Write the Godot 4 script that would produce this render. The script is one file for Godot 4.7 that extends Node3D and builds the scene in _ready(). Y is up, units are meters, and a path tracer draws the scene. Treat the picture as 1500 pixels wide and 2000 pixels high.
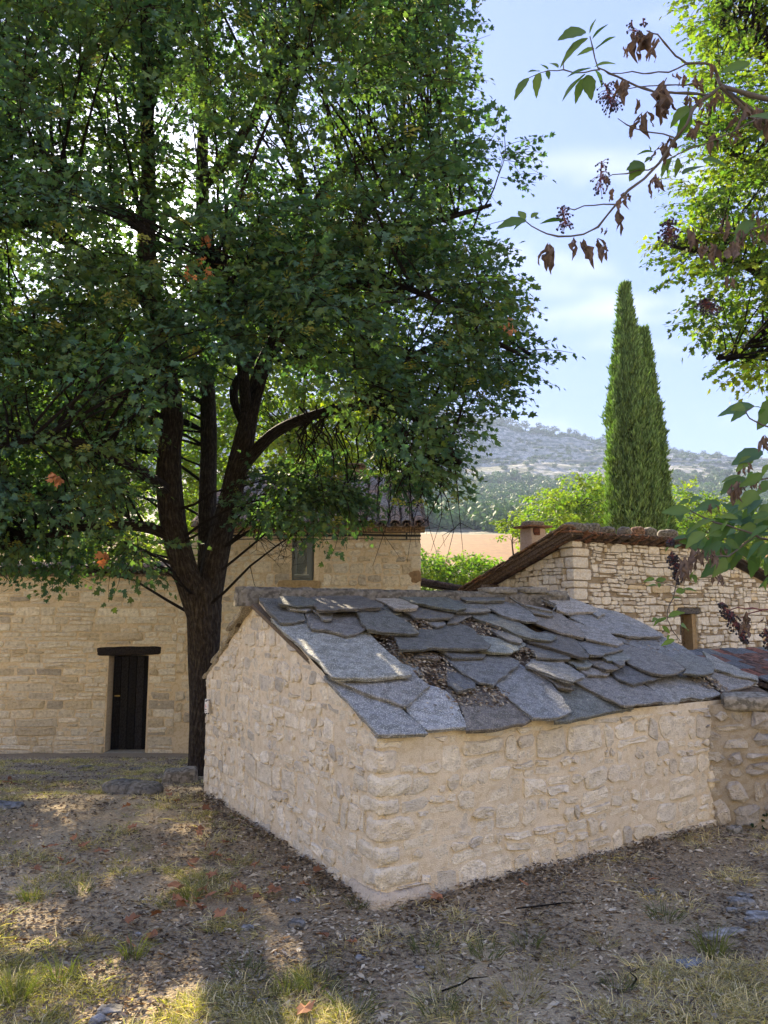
extends Node3D
# A small lime-pointed stone shed with a stone-slab roof, a maple behind it, two old houses, cypresses, a wheat field and a hill.

const SHED_A := Vector3(-0.028, 0.0, -4.48)
const SHED_B := Vector3(-1.645, 0.0, -7.33)
const SHED_D := Vector3(2.55, 0.0, -6.165)
const ROOF_U := Vector3(0.83706, 0.0, -0.54711)
const ROOF_V := Vector3(-0.50962, 0.363785, -0.77971)
const ROOF_N := Vector3(0.19903, 0.931483, 0.30451)
const ROOF_O := Vector3(-0.028, 0.93, -4.48)
const PITCH := 0.1308997
const FOCAL := 1511.0

var M := {}
var T := {}
var names := {}
var rg := RandomNumberGenerator.new()
var sun_dir := Vector3(-0.2923, 0.4441, -0.8470).normalized()
var shafts := []
var nz := FastNoiseLite.new()


func _ready():
	rg.seed = 7
	nz.seed = 11
	nz.noise_type = FastNoiseLite.TYPE_SIMPLEX_SMOOTH
	nz.frequency = 1.0
	nz.fractal_type = FastNoiseLite.FRACTAL_FBM
	nz.fractal_octaves = 3
	# camera, sky, sun, exposure
	var cam := Camera3D.new()
	cam.name = "camera"
	cam.position = Vector3(0, 1.6, 0)
	cam.rotation.x = PITCH
	cam.fov = 2.0 * rad_to_deg(atan(1000.0 / FOCAL))
	cam.near = 0.05
	cam.far = 4000.0
	add_child(cam)
	var env := Environment.new()
	env.background_mode = Environment.BG_SKY
	env.sky = Sky.new()
	env.sky.sky_material = make_sky()
	env.background_energy_multiplier = 1.0
	env.tonemap_mode = Environment.TONE_MAPPER_LINEAR
	env.tonemap_exposure = EXPOSURE
	env.fog_enabled = true
	env.fog_light_color = Color(0.80, 0.88, 1.0)
	env.fog_density = 0.00042
	env.sdfgi_enabled = true
	env.ssao_enabled = true
	env.ssil_enabled = true
	var we := WorldEnvironment.new()
	we.name = "environment"
	we.environment = env
	add_child(we)
	var sun := DirectionalLight3D.new()
	sun.name = "sun"
	sun.light_energy = 1.5
	sun.light_color = Color(1.0, 0.93, 0.80)
	sun.light_angular_distance = 0.5
	sun.shadow_enabled = true
	add_child(sun)
	sun.look_at_from_position(sun_dir * 50.0, Vector3.ZERO)
	make_materials()
	terrain()
	shed()
	farm_house()
	dry_stone_house()
	garden_wall()
	lean_to()
	maple()
	right_maple()
	back_trees()
	cypresses()
	hill_trees()
	elder()
	ground_litter()
	yard_things()


const EXPOSURE := 5.7


func make_sky() -> PanoramaSkyMaterial:
	var w := 768
	var h := 384
	var im := Image.create(w, h, false, Image.FORMAT_RGBF)
	var wisp := FastNoiseLite.new()
	wisp.seed = 5
	wisp.noise_type = FastNoiseLite.TYPE_SIMPLEX_SMOOTH
	wisp.frequency = 1.0
	wisp.fractal_type = FastNoiseLite.FRACTAL_FBM
	wisp.fractal_octaves = 6
	for j in h:
		var el := PI * 0.5 - PI * (j + 0.5) / h
		var se := sin(el)
		for i in w:
			var az := TAU * (i + 0.5) / w
			var d := Vector3(sin(az) * cos(el), se, -cos(az) * cos(el))
			var up := maxf(se, 0.0)
			var c := Vector3(0.092, 0.137, 0.252).lerp(Vector3(0.061, 0.088, 0.206), pow(up, 0.7))
			var ang := rad_to_deg(acos(clampf(d.dot(sun_dir), -1.0, 1.0)))
			var halo := 2.2 * exp(-ang / 3.5) + 0.16 * exp(-ang / 13.0)
			c += Vector3(1.0, 0.96, 0.88) * halo
			if se > 0.0:
				var p := Vector3(d.x / (se + 0.25) * 1.6 + d.z * 0.5, 0.0, d.z / (se + 0.25) * 4.2)
				var k := wisp.get_noise_3d(p.x + 0.35 * wisp.get_noise_2d(p.x * 2.0, p.z * 2.0), 3.0, p.z)
				k = clampf((k - 0.10) * 2.0, 0.0, 1.0) * smoothstep(0.06, 0.3, se)
				c = c.lerp(Vector3(0.24, 0.245, 0.27) * (1.0 + halo), 0.6 * k)
			im.set_pixel(i, j, Color(c.x, c.y, c.z))
	var m := PanoramaSkyMaterial.new()
	m.panorama = ImageTexture.create_from_image(im)
	return m


# a point of the place: where the sight line through a pixel of the 1500 x 2000 photograph meets the upright plane at that distance
func at(px: float, py: float, depth: float) -> Vector3:
	var d := Vector3((px - 750.0) / FOCAL, 0, 0) + (1000.0 - py) / FOCAL * Vector3(0, cos(PITCH), sin(PITCH)) + Vector3(0, sin(PITCH), -cos(PITCH))
	return Vector3(0, 1.6, 0) + d * (depth / -d.z)


func rr(a: float, b: float) -> float:
	return rg.randf_range(a, b)


func n3(p: Vector3, f: float) -> float:
	return nz.get_noise_3d(p.x * f, p.y * f, p.z * f)


# ------------------------------------------------------------------ names, things, parts
func numbered(called: String) -> String:
	if not names.has(called):
		names[called] = 0
		return called
	names[called] += 1
	return "%s_%03d" % [called, names[called]]


func tag(o: Node3D, label := "", category := "", group := "", kind := "") -> Node3D:
	if label:
		o.set_meta("label", label)
	if category:
		o.set_meta("category", category)
	if group:
		o.set_meta("group", group)
	if kind:
		o.set_meta("kind", kind)
	return o


func thing(called: String, where: Vector3, label: String, category: String, group := "", turn := 0.0) -> Node3D:
	var o := Node3D.new()
	o.name = numbered(called)
	o.position = where
	o.rotation.y = turn
	add_child(o)
	tag(o, label, category, group)
	return o


func part(called: String, mesh: Mesh, mat: Material, parent: Node3D, xf := Transform3D()) -> MeshInstance3D:
	var o := MeshInstance3D.new()
	o.mesh = mesh
	o.material_override = mat
	o.transform = xf
	if parent == self:
		o.name = numbered(called)
		add_child(o)
	else:
		var kids: Dictionary = parent.get_meta("kids", {})
		var n: int = kids.get(called, -1) + 1
		kids[called] = n
		parent.set_meta("kids", kids)
		o.name = called if n == 0 else "%s_%03d" % [called, n]
		parent.add_child(o, true)
	return o


func scatter(called: String, mesh: Mesh, mat: Material, parent: Node3D, places: Array, tints: PackedColorArray) -> MultiMeshInstance3D:
	var mm := MultiMesh.new()
	mm.transform_format = MultiMesh.TRANSFORM_3D
	mm.use_colors = tints.size() > 0
	mm.mesh = mesh
	mm.instance_count = places.size()
	for i in places.size():
		mm.set_instance_transform(i, places[i])
		if tints.size():
			mm.set_instance_color(i, tints[i])
	var o := MultiMeshInstance3D.new()
	o.multimesh = mm
	o.material_override = mat
	o.name = numbered(called) if parent == self else called
	o.set_meta("kind", "stuff")
	parent.add_child(o, true)
	return o


# ------------------------------------------------------------------ meshes
class MB:
	var v := PackedVector3Array()
	var c := PackedColorArray()
	var uv := PackedVector2Array()
	var ix := PackedInt32Array()
	var col := Color(1, 1, 1)

	func p(a: Vector3, u := Vector2.ZERO) -> int:
		v.append(a)
		c.append(col)
		uv.append(u)
		return v.size() - 1

	func t(a: int, b: int, d: int) -> void:
		ix.append(a)
		ix.append(d)
		ix.append(b)

	func q(a: int, b: int, d: int, e: int) -> void:
		t(a, b, d)
		t(a, d, e)

	func tri(a: Vector3, b: Vector3, d: Vector3) -> void:
		t(p(a), p(b), p(d))

	func quad(a: Vector3, b: Vector3, d: Vector3, e: Vector3) -> void:
		var i := p(a)
		var j := p(b)
		var k := p(d)
		var l := p(e)
		q(i, j, k, l)

	func box(o: Vector3, x: Vector3, y: Vector3, z: Vector3) -> void:
		# o: the low corner; x, y, z: its edges (right-handed)
		quad(o, o + y, o + x + y, o + x)
		quad(o + z, o + x + z, o + x + y + z, o + y + z)
		quad(o, o + x, o + x + z, o + z)
		quad(o + y, o + y + z, o + x + y + z, o + x + y)
		quad(o, o + z, o + y + z, o + y)
		quad(o + x, o + x + y, o + x + y + z, o + x + z)

	func tube(pts: Array, radii: Array, sides: int, cap := false, vscale := 1.0, wobble := 0.0, seed_ := 0.0) -> void:
		var last := -1
		var along := 0.0
		var side := Vector3.ZERO
		for i in pts.size():
			var d: Vector3 = (pts[mini(i + 1, pts.size() - 1)] - pts[maxi(i - 1, 0)]).normalized()
			if side == Vector3.ZERO:
				side = d.cross(Vector3(0.3, 0.1, 1.0)).normalized()
			side = (side - d * side.dot(d)).normalized()
			var other := d.cross(side)
			if i > 0:
				along += (pts[i] - pts[i - 1]).length()
			var first := v.size()
			for k in sides + 1:
				var a := TAU * k / sides
				var w := 1.0 + wobble * sin(a * 3.0 + seed_ + along * 2.1) + wobble * 0.7 * sin(a * 5.0 - along * 3.7 + seed_ * 2.0)
				p(pts[i] + (side * cos(a) + other * sin(a)) * radii[i] * w, Vector2(float(k) / sides, along * vscale))
			if last >= 0:
				for k in sides:
					q(last + k, last + k + 1, first + k + 1, first + k)
			last = first
		if cap:
			var m := p(pts[-1], Vector2(0.5, along * vscale))
			for k in sides:
				t(last + k, last + k + 1, m)

	func mesh(flat := false) -> ArrayMesh:
		var vv := v
		var cc := c
		var uu := uv
		var ii := ix
		if flat:
			vv = PackedVector3Array()
			cc = PackedColorArray()
			uu = PackedVector2Array()
			ii = PackedInt32Array()
			for k in ix:
				ii.append(vv.size())
				vv.append(v[k])
				cc.append(c[k])
				uu.append(uv[k])
		var n := PackedVector3Array()
		n.resize(vv.size())
		for k in range(0, ii.size(), 3):
			var a := vv[ii[k]]
			var f := (vv[ii[k + 2]] - a).cross(vv[ii[k + 1]] - a)
			n[ii[k]] += f
			n[ii[k + 1]] += f
			n[ii[k + 2]] += f
		for k in n.size():
			n[k] = n[k].normalized() if n[k].length_squared() > 0.0 else Vector3.UP
		var arr := []
		arr.resize(Mesh.ARRAY_MAX)
		arr[Mesh.ARRAY_VERTEX] = vv
		arr[Mesh.ARRAY_NORMAL] = n
		arr[Mesh.ARRAY_COLOR] = cc
		arr[Mesh.ARRAY_TEX_UV] = uu
		arr[Mesh.ARRAY_INDEX] = ii
		var m := ArrayMesh.new()
		m.add_surface_from_arrays(Mesh.PRIMITIVE_TRIANGLES, arr)
		return m


# ------------------------------------------------------------------ textures and materials
func field(seed_: int, freq: float, kind: int, oct: int, n := 512) -> PackedByteArray:
	var f := FastNoiseLite.new()
	f.seed = seed_
	f.noise_type = kind
	f.frequency = freq
	f.fractal_type = FastNoiseLite.FRACTAL_FBM
	f.fractal_octaves = oct
	if kind == FastNoiseLite.TYPE_CELLULAR:
		f.fractal_type = FastNoiseLite.FRACTAL_NONE
	var im := f.get_seamless_image(n, n)
	im.convert(Image.FORMAT_L8)
	return im.get_data()


# three layers mixed: base colour a to b after field f, then colour d where field g is over its threshold
func picture(a: Color, b: Color, f: PackedByteArray, d: Color, g: PackedByteArray, cut: float, wide: float, strength: float, e: Color, h: PackedByteArray, cut2: float, wide2: float, strength2: float) -> ImageTexture:
	var n := int(sqrt(f.size()))
	var out := PackedByteArray()
	out.resize(n * n * 3)
	for i in n * n:
		var x := f[i] / 255.0
		var y := clampf((g[i] / 255.0 - cut) / wide, 0.0, 1.0) * strength
		var z := clampf((h[i] / 255.0 - cut2) / wide2, 0.0, 1.0) * strength2
		var r := lerpf(lerpf(lerpf(a.r, b.r, x), d.r, y), e.r, z)
		var gg := lerpf(lerpf(lerpf(a.g, b.g, x), d.g, y), e.g, z)
		var bb := lerpf(lerpf(lerpf(a.b, b.b, x), d.b, y), e.b, z)
		out[i * 3] = int(r * 255.0)
		out[i * 3 + 1] = int(gg * 255.0)
		out[i * 3 + 2] = int(bb * 255.0)
	return ImageTexture.create_from_image(Image.create_from_data(n, n, false, Image.FORMAT_RGB8, out))


func grey(a: PackedByteArray, wa: float, b: PackedByteArray, wb: float, c: PackedByteArray, wc: float) -> ImageTexture:
	var n := int(sqrt(a.size()))
	var out := PackedByteArray()
	out.resize(n * n)
	for i in n * n:
		out[i] = clampi(int(a[i] * wa + b[i] * wb + c[i] * wc), 0, 255)
	return ImageTexture.create_from_image(Image.create_from_data(n, n, false, Image.FORMAT_L8, out))


func surf(called: String, tex: Texture2D, size: float, bump: Texture2D, relief: float, rough := 0.95, tri := true, spec := 0.3) -> StandardMaterial3D:
	var m := StandardMaterial3D.new()
	m.resource_name = called
	m.vertex_color_use_as_albedo = true
	m.albedo_texture = tex
	m.roughness = rough
	m.metallic_specular = spec
	if bump:
		m.heightmap_enabled = true
		m.heightmap_texture = bump
		m.heightmap_scale = relief
	if tri:
		m.uv1_triplanar = true
		m.uv1_world_triplanar = true
		m.uv1_triplanar_sharpness = 4.0
		m.uv1_scale = Vector3.ONE / size
	M[called] = m
	return m


func leafy(called: String, glow: Color, rough := 0.6) -> StandardMaterial3D:
	var m := StandardMaterial3D.new()
	m.resource_name = called
	m.vertex_color_use_as_albedo = true
	m.roughness = rough
	m.metallic_specular = 0.25
	m.backlight_enabled = true
	m.backlight = glow
	m.cull_mode = BaseMaterial3D.CULL_DISABLED
	M[called] = m
	return m


func plain(called: String, c: Color, rough := 0.7, metal := 0.0) -> StandardMaterial3D:
	var m := StandardMaterial3D.new()
	m.resource_name = called
	m.albedo_color = c.linear_to_srgb()
	m.roughness = rough
	m.metallic = metal
	M[called] = m
	return m


func make_materials() -> void:
	var S := FastNoiseLite.TYPE_SIMPLEX_SMOOTH
	var V := FastNoiseLite.TYPE_VALUE
	var P := FastNoiseLite.TYPE_PERLIN
	var C := FastNoiseLite.TYPE_CELLULAR
	var coarse := field(1, 0.008, S, 5)
	var medium := field(2, 0.025, P, 4)
	var fine := field(3, 0.12, P, 3)
	var grain := field(4, 0.35, V, 2)
	var cells := field(5, 0.09, C, 1)
	var blots := field(6, 0.014, S, 4)
	var b_stone := grey(medium, 0.45, fine, 0.35, grain, 0.2)
	var b_grain := grey(fine, 0.45, grain, 0.45, medium, 0.1)
	var b_rough := grey(coarse, 0.3, medium, 0.4, fine, 0.3)
	# limewashed stone: nearly white here, tinted by the colour of each stone
	surf("limestone", picture(Color(0.88, 0.86, 0.82), Color(1.0, 0.99, 0.97), medium, Color(0.74, 0.72, 0.70), blots, 0.58, 0.22, 0.5, Color(0.60, 0.58, 0.55), fine, 0.68, 0.1, 0.5), 0.7, b_stone, 2.0)
	surf("mortar", picture(Color(0.86, 0.82, 0.76), Color(1.0, 0.98, 0.95), fine, Color(0.82, 0.76, 0.66), blots, 0.5, 0.25, 0.5, Color(0.62, 0.58, 0.52), grain, 0.75, 0.12, 0.5), 0.45, b_grain, 0.8)
	surf("dry_stone", picture(Color(0.84, 0.82, 0.80), Color(1.0, 0.99, 0.97), medium, Color(0.86, 0.78, 0.64), blots, 0.58, 0.2, 0.5, Color(0.55, 0.53, 0.5), fine, 0.68, 0.1, 0.5), 0.6, b_stone, 0.8)
	surf("slate", picture(Color(0.50, 0.50, 0.50), Color(0.80, 0.80, 0.80), medium, Color(0.48, 0.48, 0.46), coarse, 0.5, 0.15, 0.7, Color(1.0, 1.0, 0.95), fine, 0.63, 0.05, 0.9), 0.6, b_rough, 2.2, 0.72, true, 0.5)
	M["slate"].uv1_scale = Vector3(1.0 / 0.55, 1.0 / 0.4, 1.0 / 0.55)
	surf("rock", picture(Color(0.7, 0.68, 0.64), Color(1, 1, 1), medium, Color(0.5, 0.49, 0.46), blots, 0.5, 0.2, 0.7, Color(0.9, 0.9, 0.85), fine, 0.7, 0.08, 0.6), 0.5, b_rough, 1.2)
	surf("soil", picture(Color(0.54, 0.51, 0.47), Color(0.80, 0.76, 0.70), fine, Color(0.72, 0.67, 0.58), cells, 0.62, 0.1, 0.0, Color(0.88, 0.84, 0.76), grain, 0.74, 0.08, 0.65), 0.8, b_rough, 3.0)
	surf("stubble", picture(Color(0.78, 0.62, 0.42), Color(1.0, 0.9, 0.7), medium, Color(0.8, 0.66, 0.46), blots, 0.5, 0.2, 0.6, Color(0.7, 0.55, 0.36), fine, 0.6, 0.15, 0.5), 14.0, null, 0.0)
	surf("hillside", picture(Color(0.60, 0.59, 0.56), Color(1.0, 0.99, 0.97), medium, Color(0.40, 0.45, 0.36), blots, 0.5, 0.12, 0.8, Color(0.35, 0.42, 0.30), fine, 0.58, 0.1, 0.7), 60.0, null, 0.0)
	surf("terracotta", picture(Color(0.66, 0.62, 0.58), Color(1.0, 0.96, 0.92), medium, Color(0.62, 0.62, 0.60), blots, 0.48, 0.15, 0.75, Color(0.36, 0.35, 0.34), coarse, 0.56, 0.15, 0.7), 0.5, b_stone, 0.7)
	# bark and old wood have their own long grain
	var ridged := FastNoiseLite.new()
	ridged.seed = 21
	ridged.noise_type = FastNoiseLite.TYPE_SIMPLEX_SMOOTH
	ridged.frequency = 0.02
	ridged.fractal_type = FastNoiseLite.FRACTAL_RIDGED
	ridged.fractal_octaves = 4
	var rim := ridged.get_seamless_image(512, 128)
	rim.resize(512, 512, Image.INTERPOLATE_CUBIC)
	rim.convert(Image.FORMAT_L8)
	var bark := rim.get_data()
	surf("bark", picture(Color(0.75, 0.72, 0.68), Color(0.30, 0.27, 0.25), bark, Color(0.85, 0.82, 0.76), blots, 0.6, 0.15, 0.4, Color(0.5, 0.46, 0.42), fine, 0.6, 0.2, 0.4), 1.0, invert(bark), 3.5, 0.95, false)
	M["bark"].uv1_scale = Vector3(2.0, 1.6, 1.0)
	surf("old_wood", picture(Color(0.55, 0.52, 0.5), Color(1.0, 0.98, 0.95), bark, Color(0.45, 0.42, 0.4), blots, 0.5, 0.25, 0.6, Color(0.8, 0.78, 0.74), grain, 0.75, 0.1, 0.4), 0.35, b_grain, 0.6)
	leafy("maple_leaf", Color(0.90, 1.0, 0.55), 0.62)
	leafy("elder_leaf", Color(0.85, 1.0, 0.4), 0.42)
	leafy("dry_leaf", Color(0.6, 0.45, 0.28), 0.85)
	leafy("grass", Color(0.8, 0.9, 0.35), 0.8)
	leafy("needle", Color(0.5, 0.6, 0.2), 0.7)
	plain("berry", Color(0.012, 0.008, 0.014), 0.35)
	plain("stem", Color(0.10, 0.085, 0.07), 0.8)
	plain("red_stem", Color(0.14, 0.045, 0.05), 0.7)
	plain("cable", Color(0.02, 0.022, 0.025), 0.6)
	plain("window_paint", Color(0.13, 0.145, 0.145), 0.45)
	plain("sill_strip", Color(0.4, 0.42, 0.42), 0.4, 0.6)
	plain("plaque", Color(0.75, 0.73, 0.72), 0.35)
	plain("plaque_red", Color(0.55, 0.05, 0.05), 0.5)
	plain("plaque_ink", Color(0.04, 0.04, 0.05), 0.5)
	plain("iron", Color(0.03, 0.03, 0.032), 0.6, 0.5)
	plain("brass", Color(0.35, 0.26, 0.10), 0.4, 0.8)
	plain("cobweb", Color(0.35, 0.34, 0.32), 0.9)
	var glass := StandardMaterial3D.new()
	glass.resource_name = "pane"
	glass.transparency = BaseMaterial3D.TRANSPARENCY_ALPHA
	glass.albedo_color = Color(0.85, 0.9, 0.9, 0.12)
	glass.roughness = 0.03
	glass.metallic_specular = 0.5
	M["pane"] = glass


func invert(a: PackedByteArray) -> ImageTexture:
	var n := int(sqrt(a.size()))
	var out := PackedByteArray()
	out.resize(n * n)
	for i in n * n:
		out[i] = 255 - a[i]
	return ImageTexture.create_from_image(Image.create_from_data(n, n, false, Image.FORMAT_L8, out))


# ------------------------------------------------------------------ the ground and the hill
const PROFILE_D := [-400.0, -110.0, -16.0, 7.0, 9.0, 14.0, 22.0, 40.0, 62.0, 90.0, 172.0, 300.0, 430.0, 560.0, 700.0]
const PROFILE_Y := [70.0, 44.0, 0.0, 0.0, -0.25, -0.82, -1.0, -0.6, 1.5, 7.0, 20.0, 41.0, 72.0, 116.0, 0.0]


func ridge(x: float) -> float:
	return clampf(177.0 - (x - 93.0) * 0.175, 90.0, 200.0) + 4.0 * n3(Vector3(x, 0, 0), 0.02)


func gh(x: float, z: float) -> float:
	var d := -z
	var y := 0.0
	if d >= 700.0:
		y = ridge(x) - (d - 700.0) * 0.22
	else:
		for i in range(1, PROFILE_D.size()):
			if d <= PROFILE_D[i]:
				var a: float = PROFILE_Y[i - 1]
				var b: float = PROFILE_Y[i]
				if i == PROFILE_D.size() - 1:
					b = ridge(x)
				var t: float = clampf((d - PROFILE_D[i - 1]) / (PROFILE_D[i] - PROFILE_D[i - 1]), 0.0, 1.0)
				y = lerpf(a, b, t)
				break
	if d < 16.0:
		y += 0.022 * n3(Vector3(x, 0, z), 0.9) + 0.010 * n3(Vector3(x, 5, z), 3.1)
	elif d > 180.0:
		var s := clampf((d - 180.0) / 200.0, 0.0, 1.0)
		y += s * (2.5 * n3(Vector3(x, 0, z), 0.008) + 1.6 * n3(Vector3(x, 0, z), 0.04))
		if d > 520.0 and d < 700.0:
			var step := 5.0
			var f := fposmod(y, step) / step
			y += (smoothstep(0.55, 0.95, f) - f) * step * 0.75
	return y


func ground_sheet(called: String, xs: Array, ds: Array, mat: Material, label: String, tint: Callable) -> void:
	var b := MB.new()
	for d in ds:
		for x in xs:
			b.col = tint.call(x, d)
			b.p(Vector3(x, gh(x, -d), -d))
	var n := xs.size()
	for j in ds.size() - 1:
		for i in n - 1:
			b.q(j * n + i, j * n + i + 1, j * n + n + i + 1, j * n + n + i)
	tag(part(called, b.mesh(), mat, self), label, called.replace("_", " "), "", "structure")


func spread(a: float, b: float, n: int, power := 1.0) -> Array:
	var o := []
	for i in n:
		o.append(lerpf(a, b, pow(float(i) / (n - 1), power)))
	return o


func terrain() -> void:
	var near := []
	for i in range(-60, 61):
		near.append(i * 0.12)
	var wide := []
	for k in range(14, 0, -1):
		wide.append(-7.2 - 2.0 * pow(1.42, k))
	wide.append_array(near)
	for k in range(1, 15):
		wide.append(7.2 + 2.0 * pow(1.42, k))
	var ds := [-400.0, -200.0, -100.0, -50.0, -25.0, -16.0, -12.0, -6.0, -3.0, -1.0, 0.0, 0.6, 1.2]
	ds.append_array(spread(1.6, 10.0, 100))
	ds.append_array(spread(10.2, 24.0, 45))
	ds.append_array(spread(25.0, 90.0, 34))
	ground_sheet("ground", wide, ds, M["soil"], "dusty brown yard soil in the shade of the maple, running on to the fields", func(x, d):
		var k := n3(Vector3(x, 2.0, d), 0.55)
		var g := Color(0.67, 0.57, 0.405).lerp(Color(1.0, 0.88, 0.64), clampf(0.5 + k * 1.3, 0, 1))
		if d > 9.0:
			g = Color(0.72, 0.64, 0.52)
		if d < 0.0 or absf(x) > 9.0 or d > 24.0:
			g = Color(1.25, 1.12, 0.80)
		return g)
	var far := spread(-420.0, 760.0, 150)
	ground_sheet("wheat_field", far, spread(90.0, 158.0, 220), M["stubble"], "golden stubble field on the rise beyond the houses", func(x, d):
		var row := 0.88 + 0.14 * sin(d * 2.4 + 5.0 * n3(Vector3(x, 0, d), 0.02)) * (0.6 + n3(Vector3(x, 3, d), 0.05))
		if absf(fposmod(d - 0.04 * x, 17.0) - 8.0) < 0.5:
			row *= 0.8
		return Color(0.29, 0.188, 0.078) * row)
	ground_sheet("hill", far, spread(158.0, 720.0, 170) + [760.0, 850.0, 1000.0, 1300.0, 1800.0], M["hillside"], "hazy grey limestone hill closing the view, wooded below its pale cliffs", func(x, d):
		var c := Color(0.15, 0.15, 0.09)
		if d < 180.0:
			c = Color(0.36, 0.31, 0.22)
		elif d > 450.0:
			var k := clampf((n3(Vector3(x, gh(x, -d) * 2.5, d), 0.03) + 0.15) * 2.0, 0.0, 1.0)
			c = Color(0.66, 0.63, 0.59).lerp(Color(0.17, 0.18, 0.11), k * (0.9 if d < 560.0 else 0.4))
		return c)


# ------------------------------------------------------------------ masonry
func frame_of(left: Vector3, right: Vector3) -> Transform3D:
	var u := Vector3(right.x - left.x, 0, right.z - left.z).normalized()
	return Transform3D(Basis(u, Vector3.UP, u.cross(Vector3.UP)), left)


func rect(u0: float, v0: float, u1: float, v1: float) -> PackedVector2Array:
	return PackedVector2Array([Vector2(u0, v0), Vector2(u1, v0), Vector2(u1, v1), Vector2(u0, v1)])


func area_of(p: PackedVector2Array) -> float:
	var s := 0.0
	for i in p.size():
		s += p[i].cross(p[(i + 1) % p.size()])
	return s * 0.5


func outline(c: Array, cut: float, jig: float) -> PackedVector2Array:
	var o := PackedVector2Array()
	for i in c.size():
		var a: Vector2 = c[i]
		var prev: Vector2 = c[(i + c.size() - 1) % c.size()]
		var next: Vector2 = c[(i + 1) % c.size()]
		var m := minf(a.distance_to(prev), a.distance_to(next))
		var k := minf(cut * rr(0.5, 1.5), m * 0.35)
		o.append(a.move_toward(prev, k) + Vector2(rr(-jig, jig), rr(-jig, jig)))
		o.append(a.move_toward(next, k) + Vector2(rr(-jig, jig), rr(-jig, jig)))
		if a.distance_to(next) > 0.16:
			o.append(a.lerp(next, rr(0.4, 0.6)) + Vector2(rr(-jig, jig), rr(-jig, jig)) * 1.3)
	return o


# courses of rubble that fill an outline; every stone comes back as its own outline
func courses(region: PackedVector2Array, holes: Array, ch: Vector2, cw: Vector2, gap: float, split: float, wavy: float, cut: float, jig: float, least := 0.0012) -> Array:
	var lo := Vector2(1e9, 1e9)
	var hi := -lo
	for p in region:
		lo = lo.min(p)
		hi = hi.max(p)
	var out := []
	var v := lo.y - rr(0.0, 0.03)
	var key := rr(0, 50)
	while v < hi.y:
		var h := rr(ch.x, ch.y)
		var u := lo.x - rr(0.0, cw.y * 0.6)
		var lean := 0.0
		while u < hi.x:
			var w := lerpf(cw.x, cw.y, pow(rg.randf(), 1.4)) * clampf(h / ch.y * 1.25, 0.7, 1.2)
			var next := rr(-0.025, 0.025)
			var cells := []
			if rg.randf() < split:
				var m := v + h * rr(0.35, 0.65)
				if rg.randf() < 0.4:
					var uu := u + w * rr(0.35, 0.65)
					cells.append([u, uu, v, m])
					cells.append([uu, u + w, v, m])
				else:
					cells.append([u, u + w, v, m])
				if rg.randf() < 0.4:
					var uu := u + w * rr(0.35, 0.65)
					cells.append([u, uu, m, v + h])
					cells.append([uu, u + w, m, v + h])
				else:
					cells.append([u, u + w, m, v + h])
			else:
				cells.append([u, u + w, v, v + h])
			for k in cells:
				var f0: float = (k[2] - v) / h
				var f1: float = (k[3] - v) / h
				var g := gap * rr(0.6, 1.5) * 0.5
				var l0 := lean if k[0] == u else 0.0
				var l1 := next if k[1] == u + w else 0.0
				var c := [
					Vector2(k[0] + l0 * (f0 - 0.5) + g, k[2] + g), Vector2(k[1] + l1 * (f0 - 0.5) - g, k[2] + g),
					Vector2(k[1] + l1 * (f1 - 0.5) - g, k[3] - g), Vector2(k[0] + l0 * (f1 - 0.5) + g, k[3] - g)]
				for i in 4:
					c[i].y += wavy * nz.get_noise_2d(c[i].x * 1.6 + key, c[i].y * 0.8)
				var pieces: Array = [outline(c, cut, jig)]
				pieces = Geometry2D.intersect_polygons(pieces[0], region)
				for hole in holes:
					var left := []
					for q in pieces:
						left.append_array(Geometry2D.clip_polygons(q, hole))
					pieces = left
				for q in pieces:
					if area_of(q) > least and q.size() < 26:
						out.append(q)
			u += w
			lean = next
		v += h
	return out


func stone_mesh(q: PackedVector2Array, mid: Vector2, proud: float, rough: float, square: float) -> ArrayMesh:
	var b := MB.new()
	var n := q.size()
	var s1 := lerpf(0.93, 0.985, square)
	var s2 := lerpf(0.66, 0.88, square)
	for p in q:
		var e := p - mid
		b.p(Vector3(e.x, e.y, -0.035))
	for p in q:
		var e := (p - mid) * (s1 + rr(-0.02, 0.02))
		b.p(Vector3(e.x, e.y, proud * lerpf(0.45, 0.85, square) * (1.0 + rr(-0.5, 0.5) * rough)))
	var tilt := Vector2(rr(-1, 1), rr(-1, 1)) * 0.05 * rough
	for p in q:
		var e := (p - mid) * (s2 + rr(-0.1, 0.1) * rough)
		b.p(Vector3(e.x, e.y, proud * (1.0 + rr(-0.45, 0.45) * rough) + e.dot(tilt)))
	var m := b.p(Vector3(rr(-0.01, 0.01), rr(-0.01, 0.01), proud * (1.0 + rr(-0.3, 0.45) * rough)))
	for i in n:
		var j := (i + 1) % n
		b.q(i, j, n + j, n + i)
		b.q(n + i, n + j, 2 * n + j, 2 * n + i)
		b.t(2 * n + i, 2 * n + j, m)
	return b.mesh(rough > 0.75)


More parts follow.
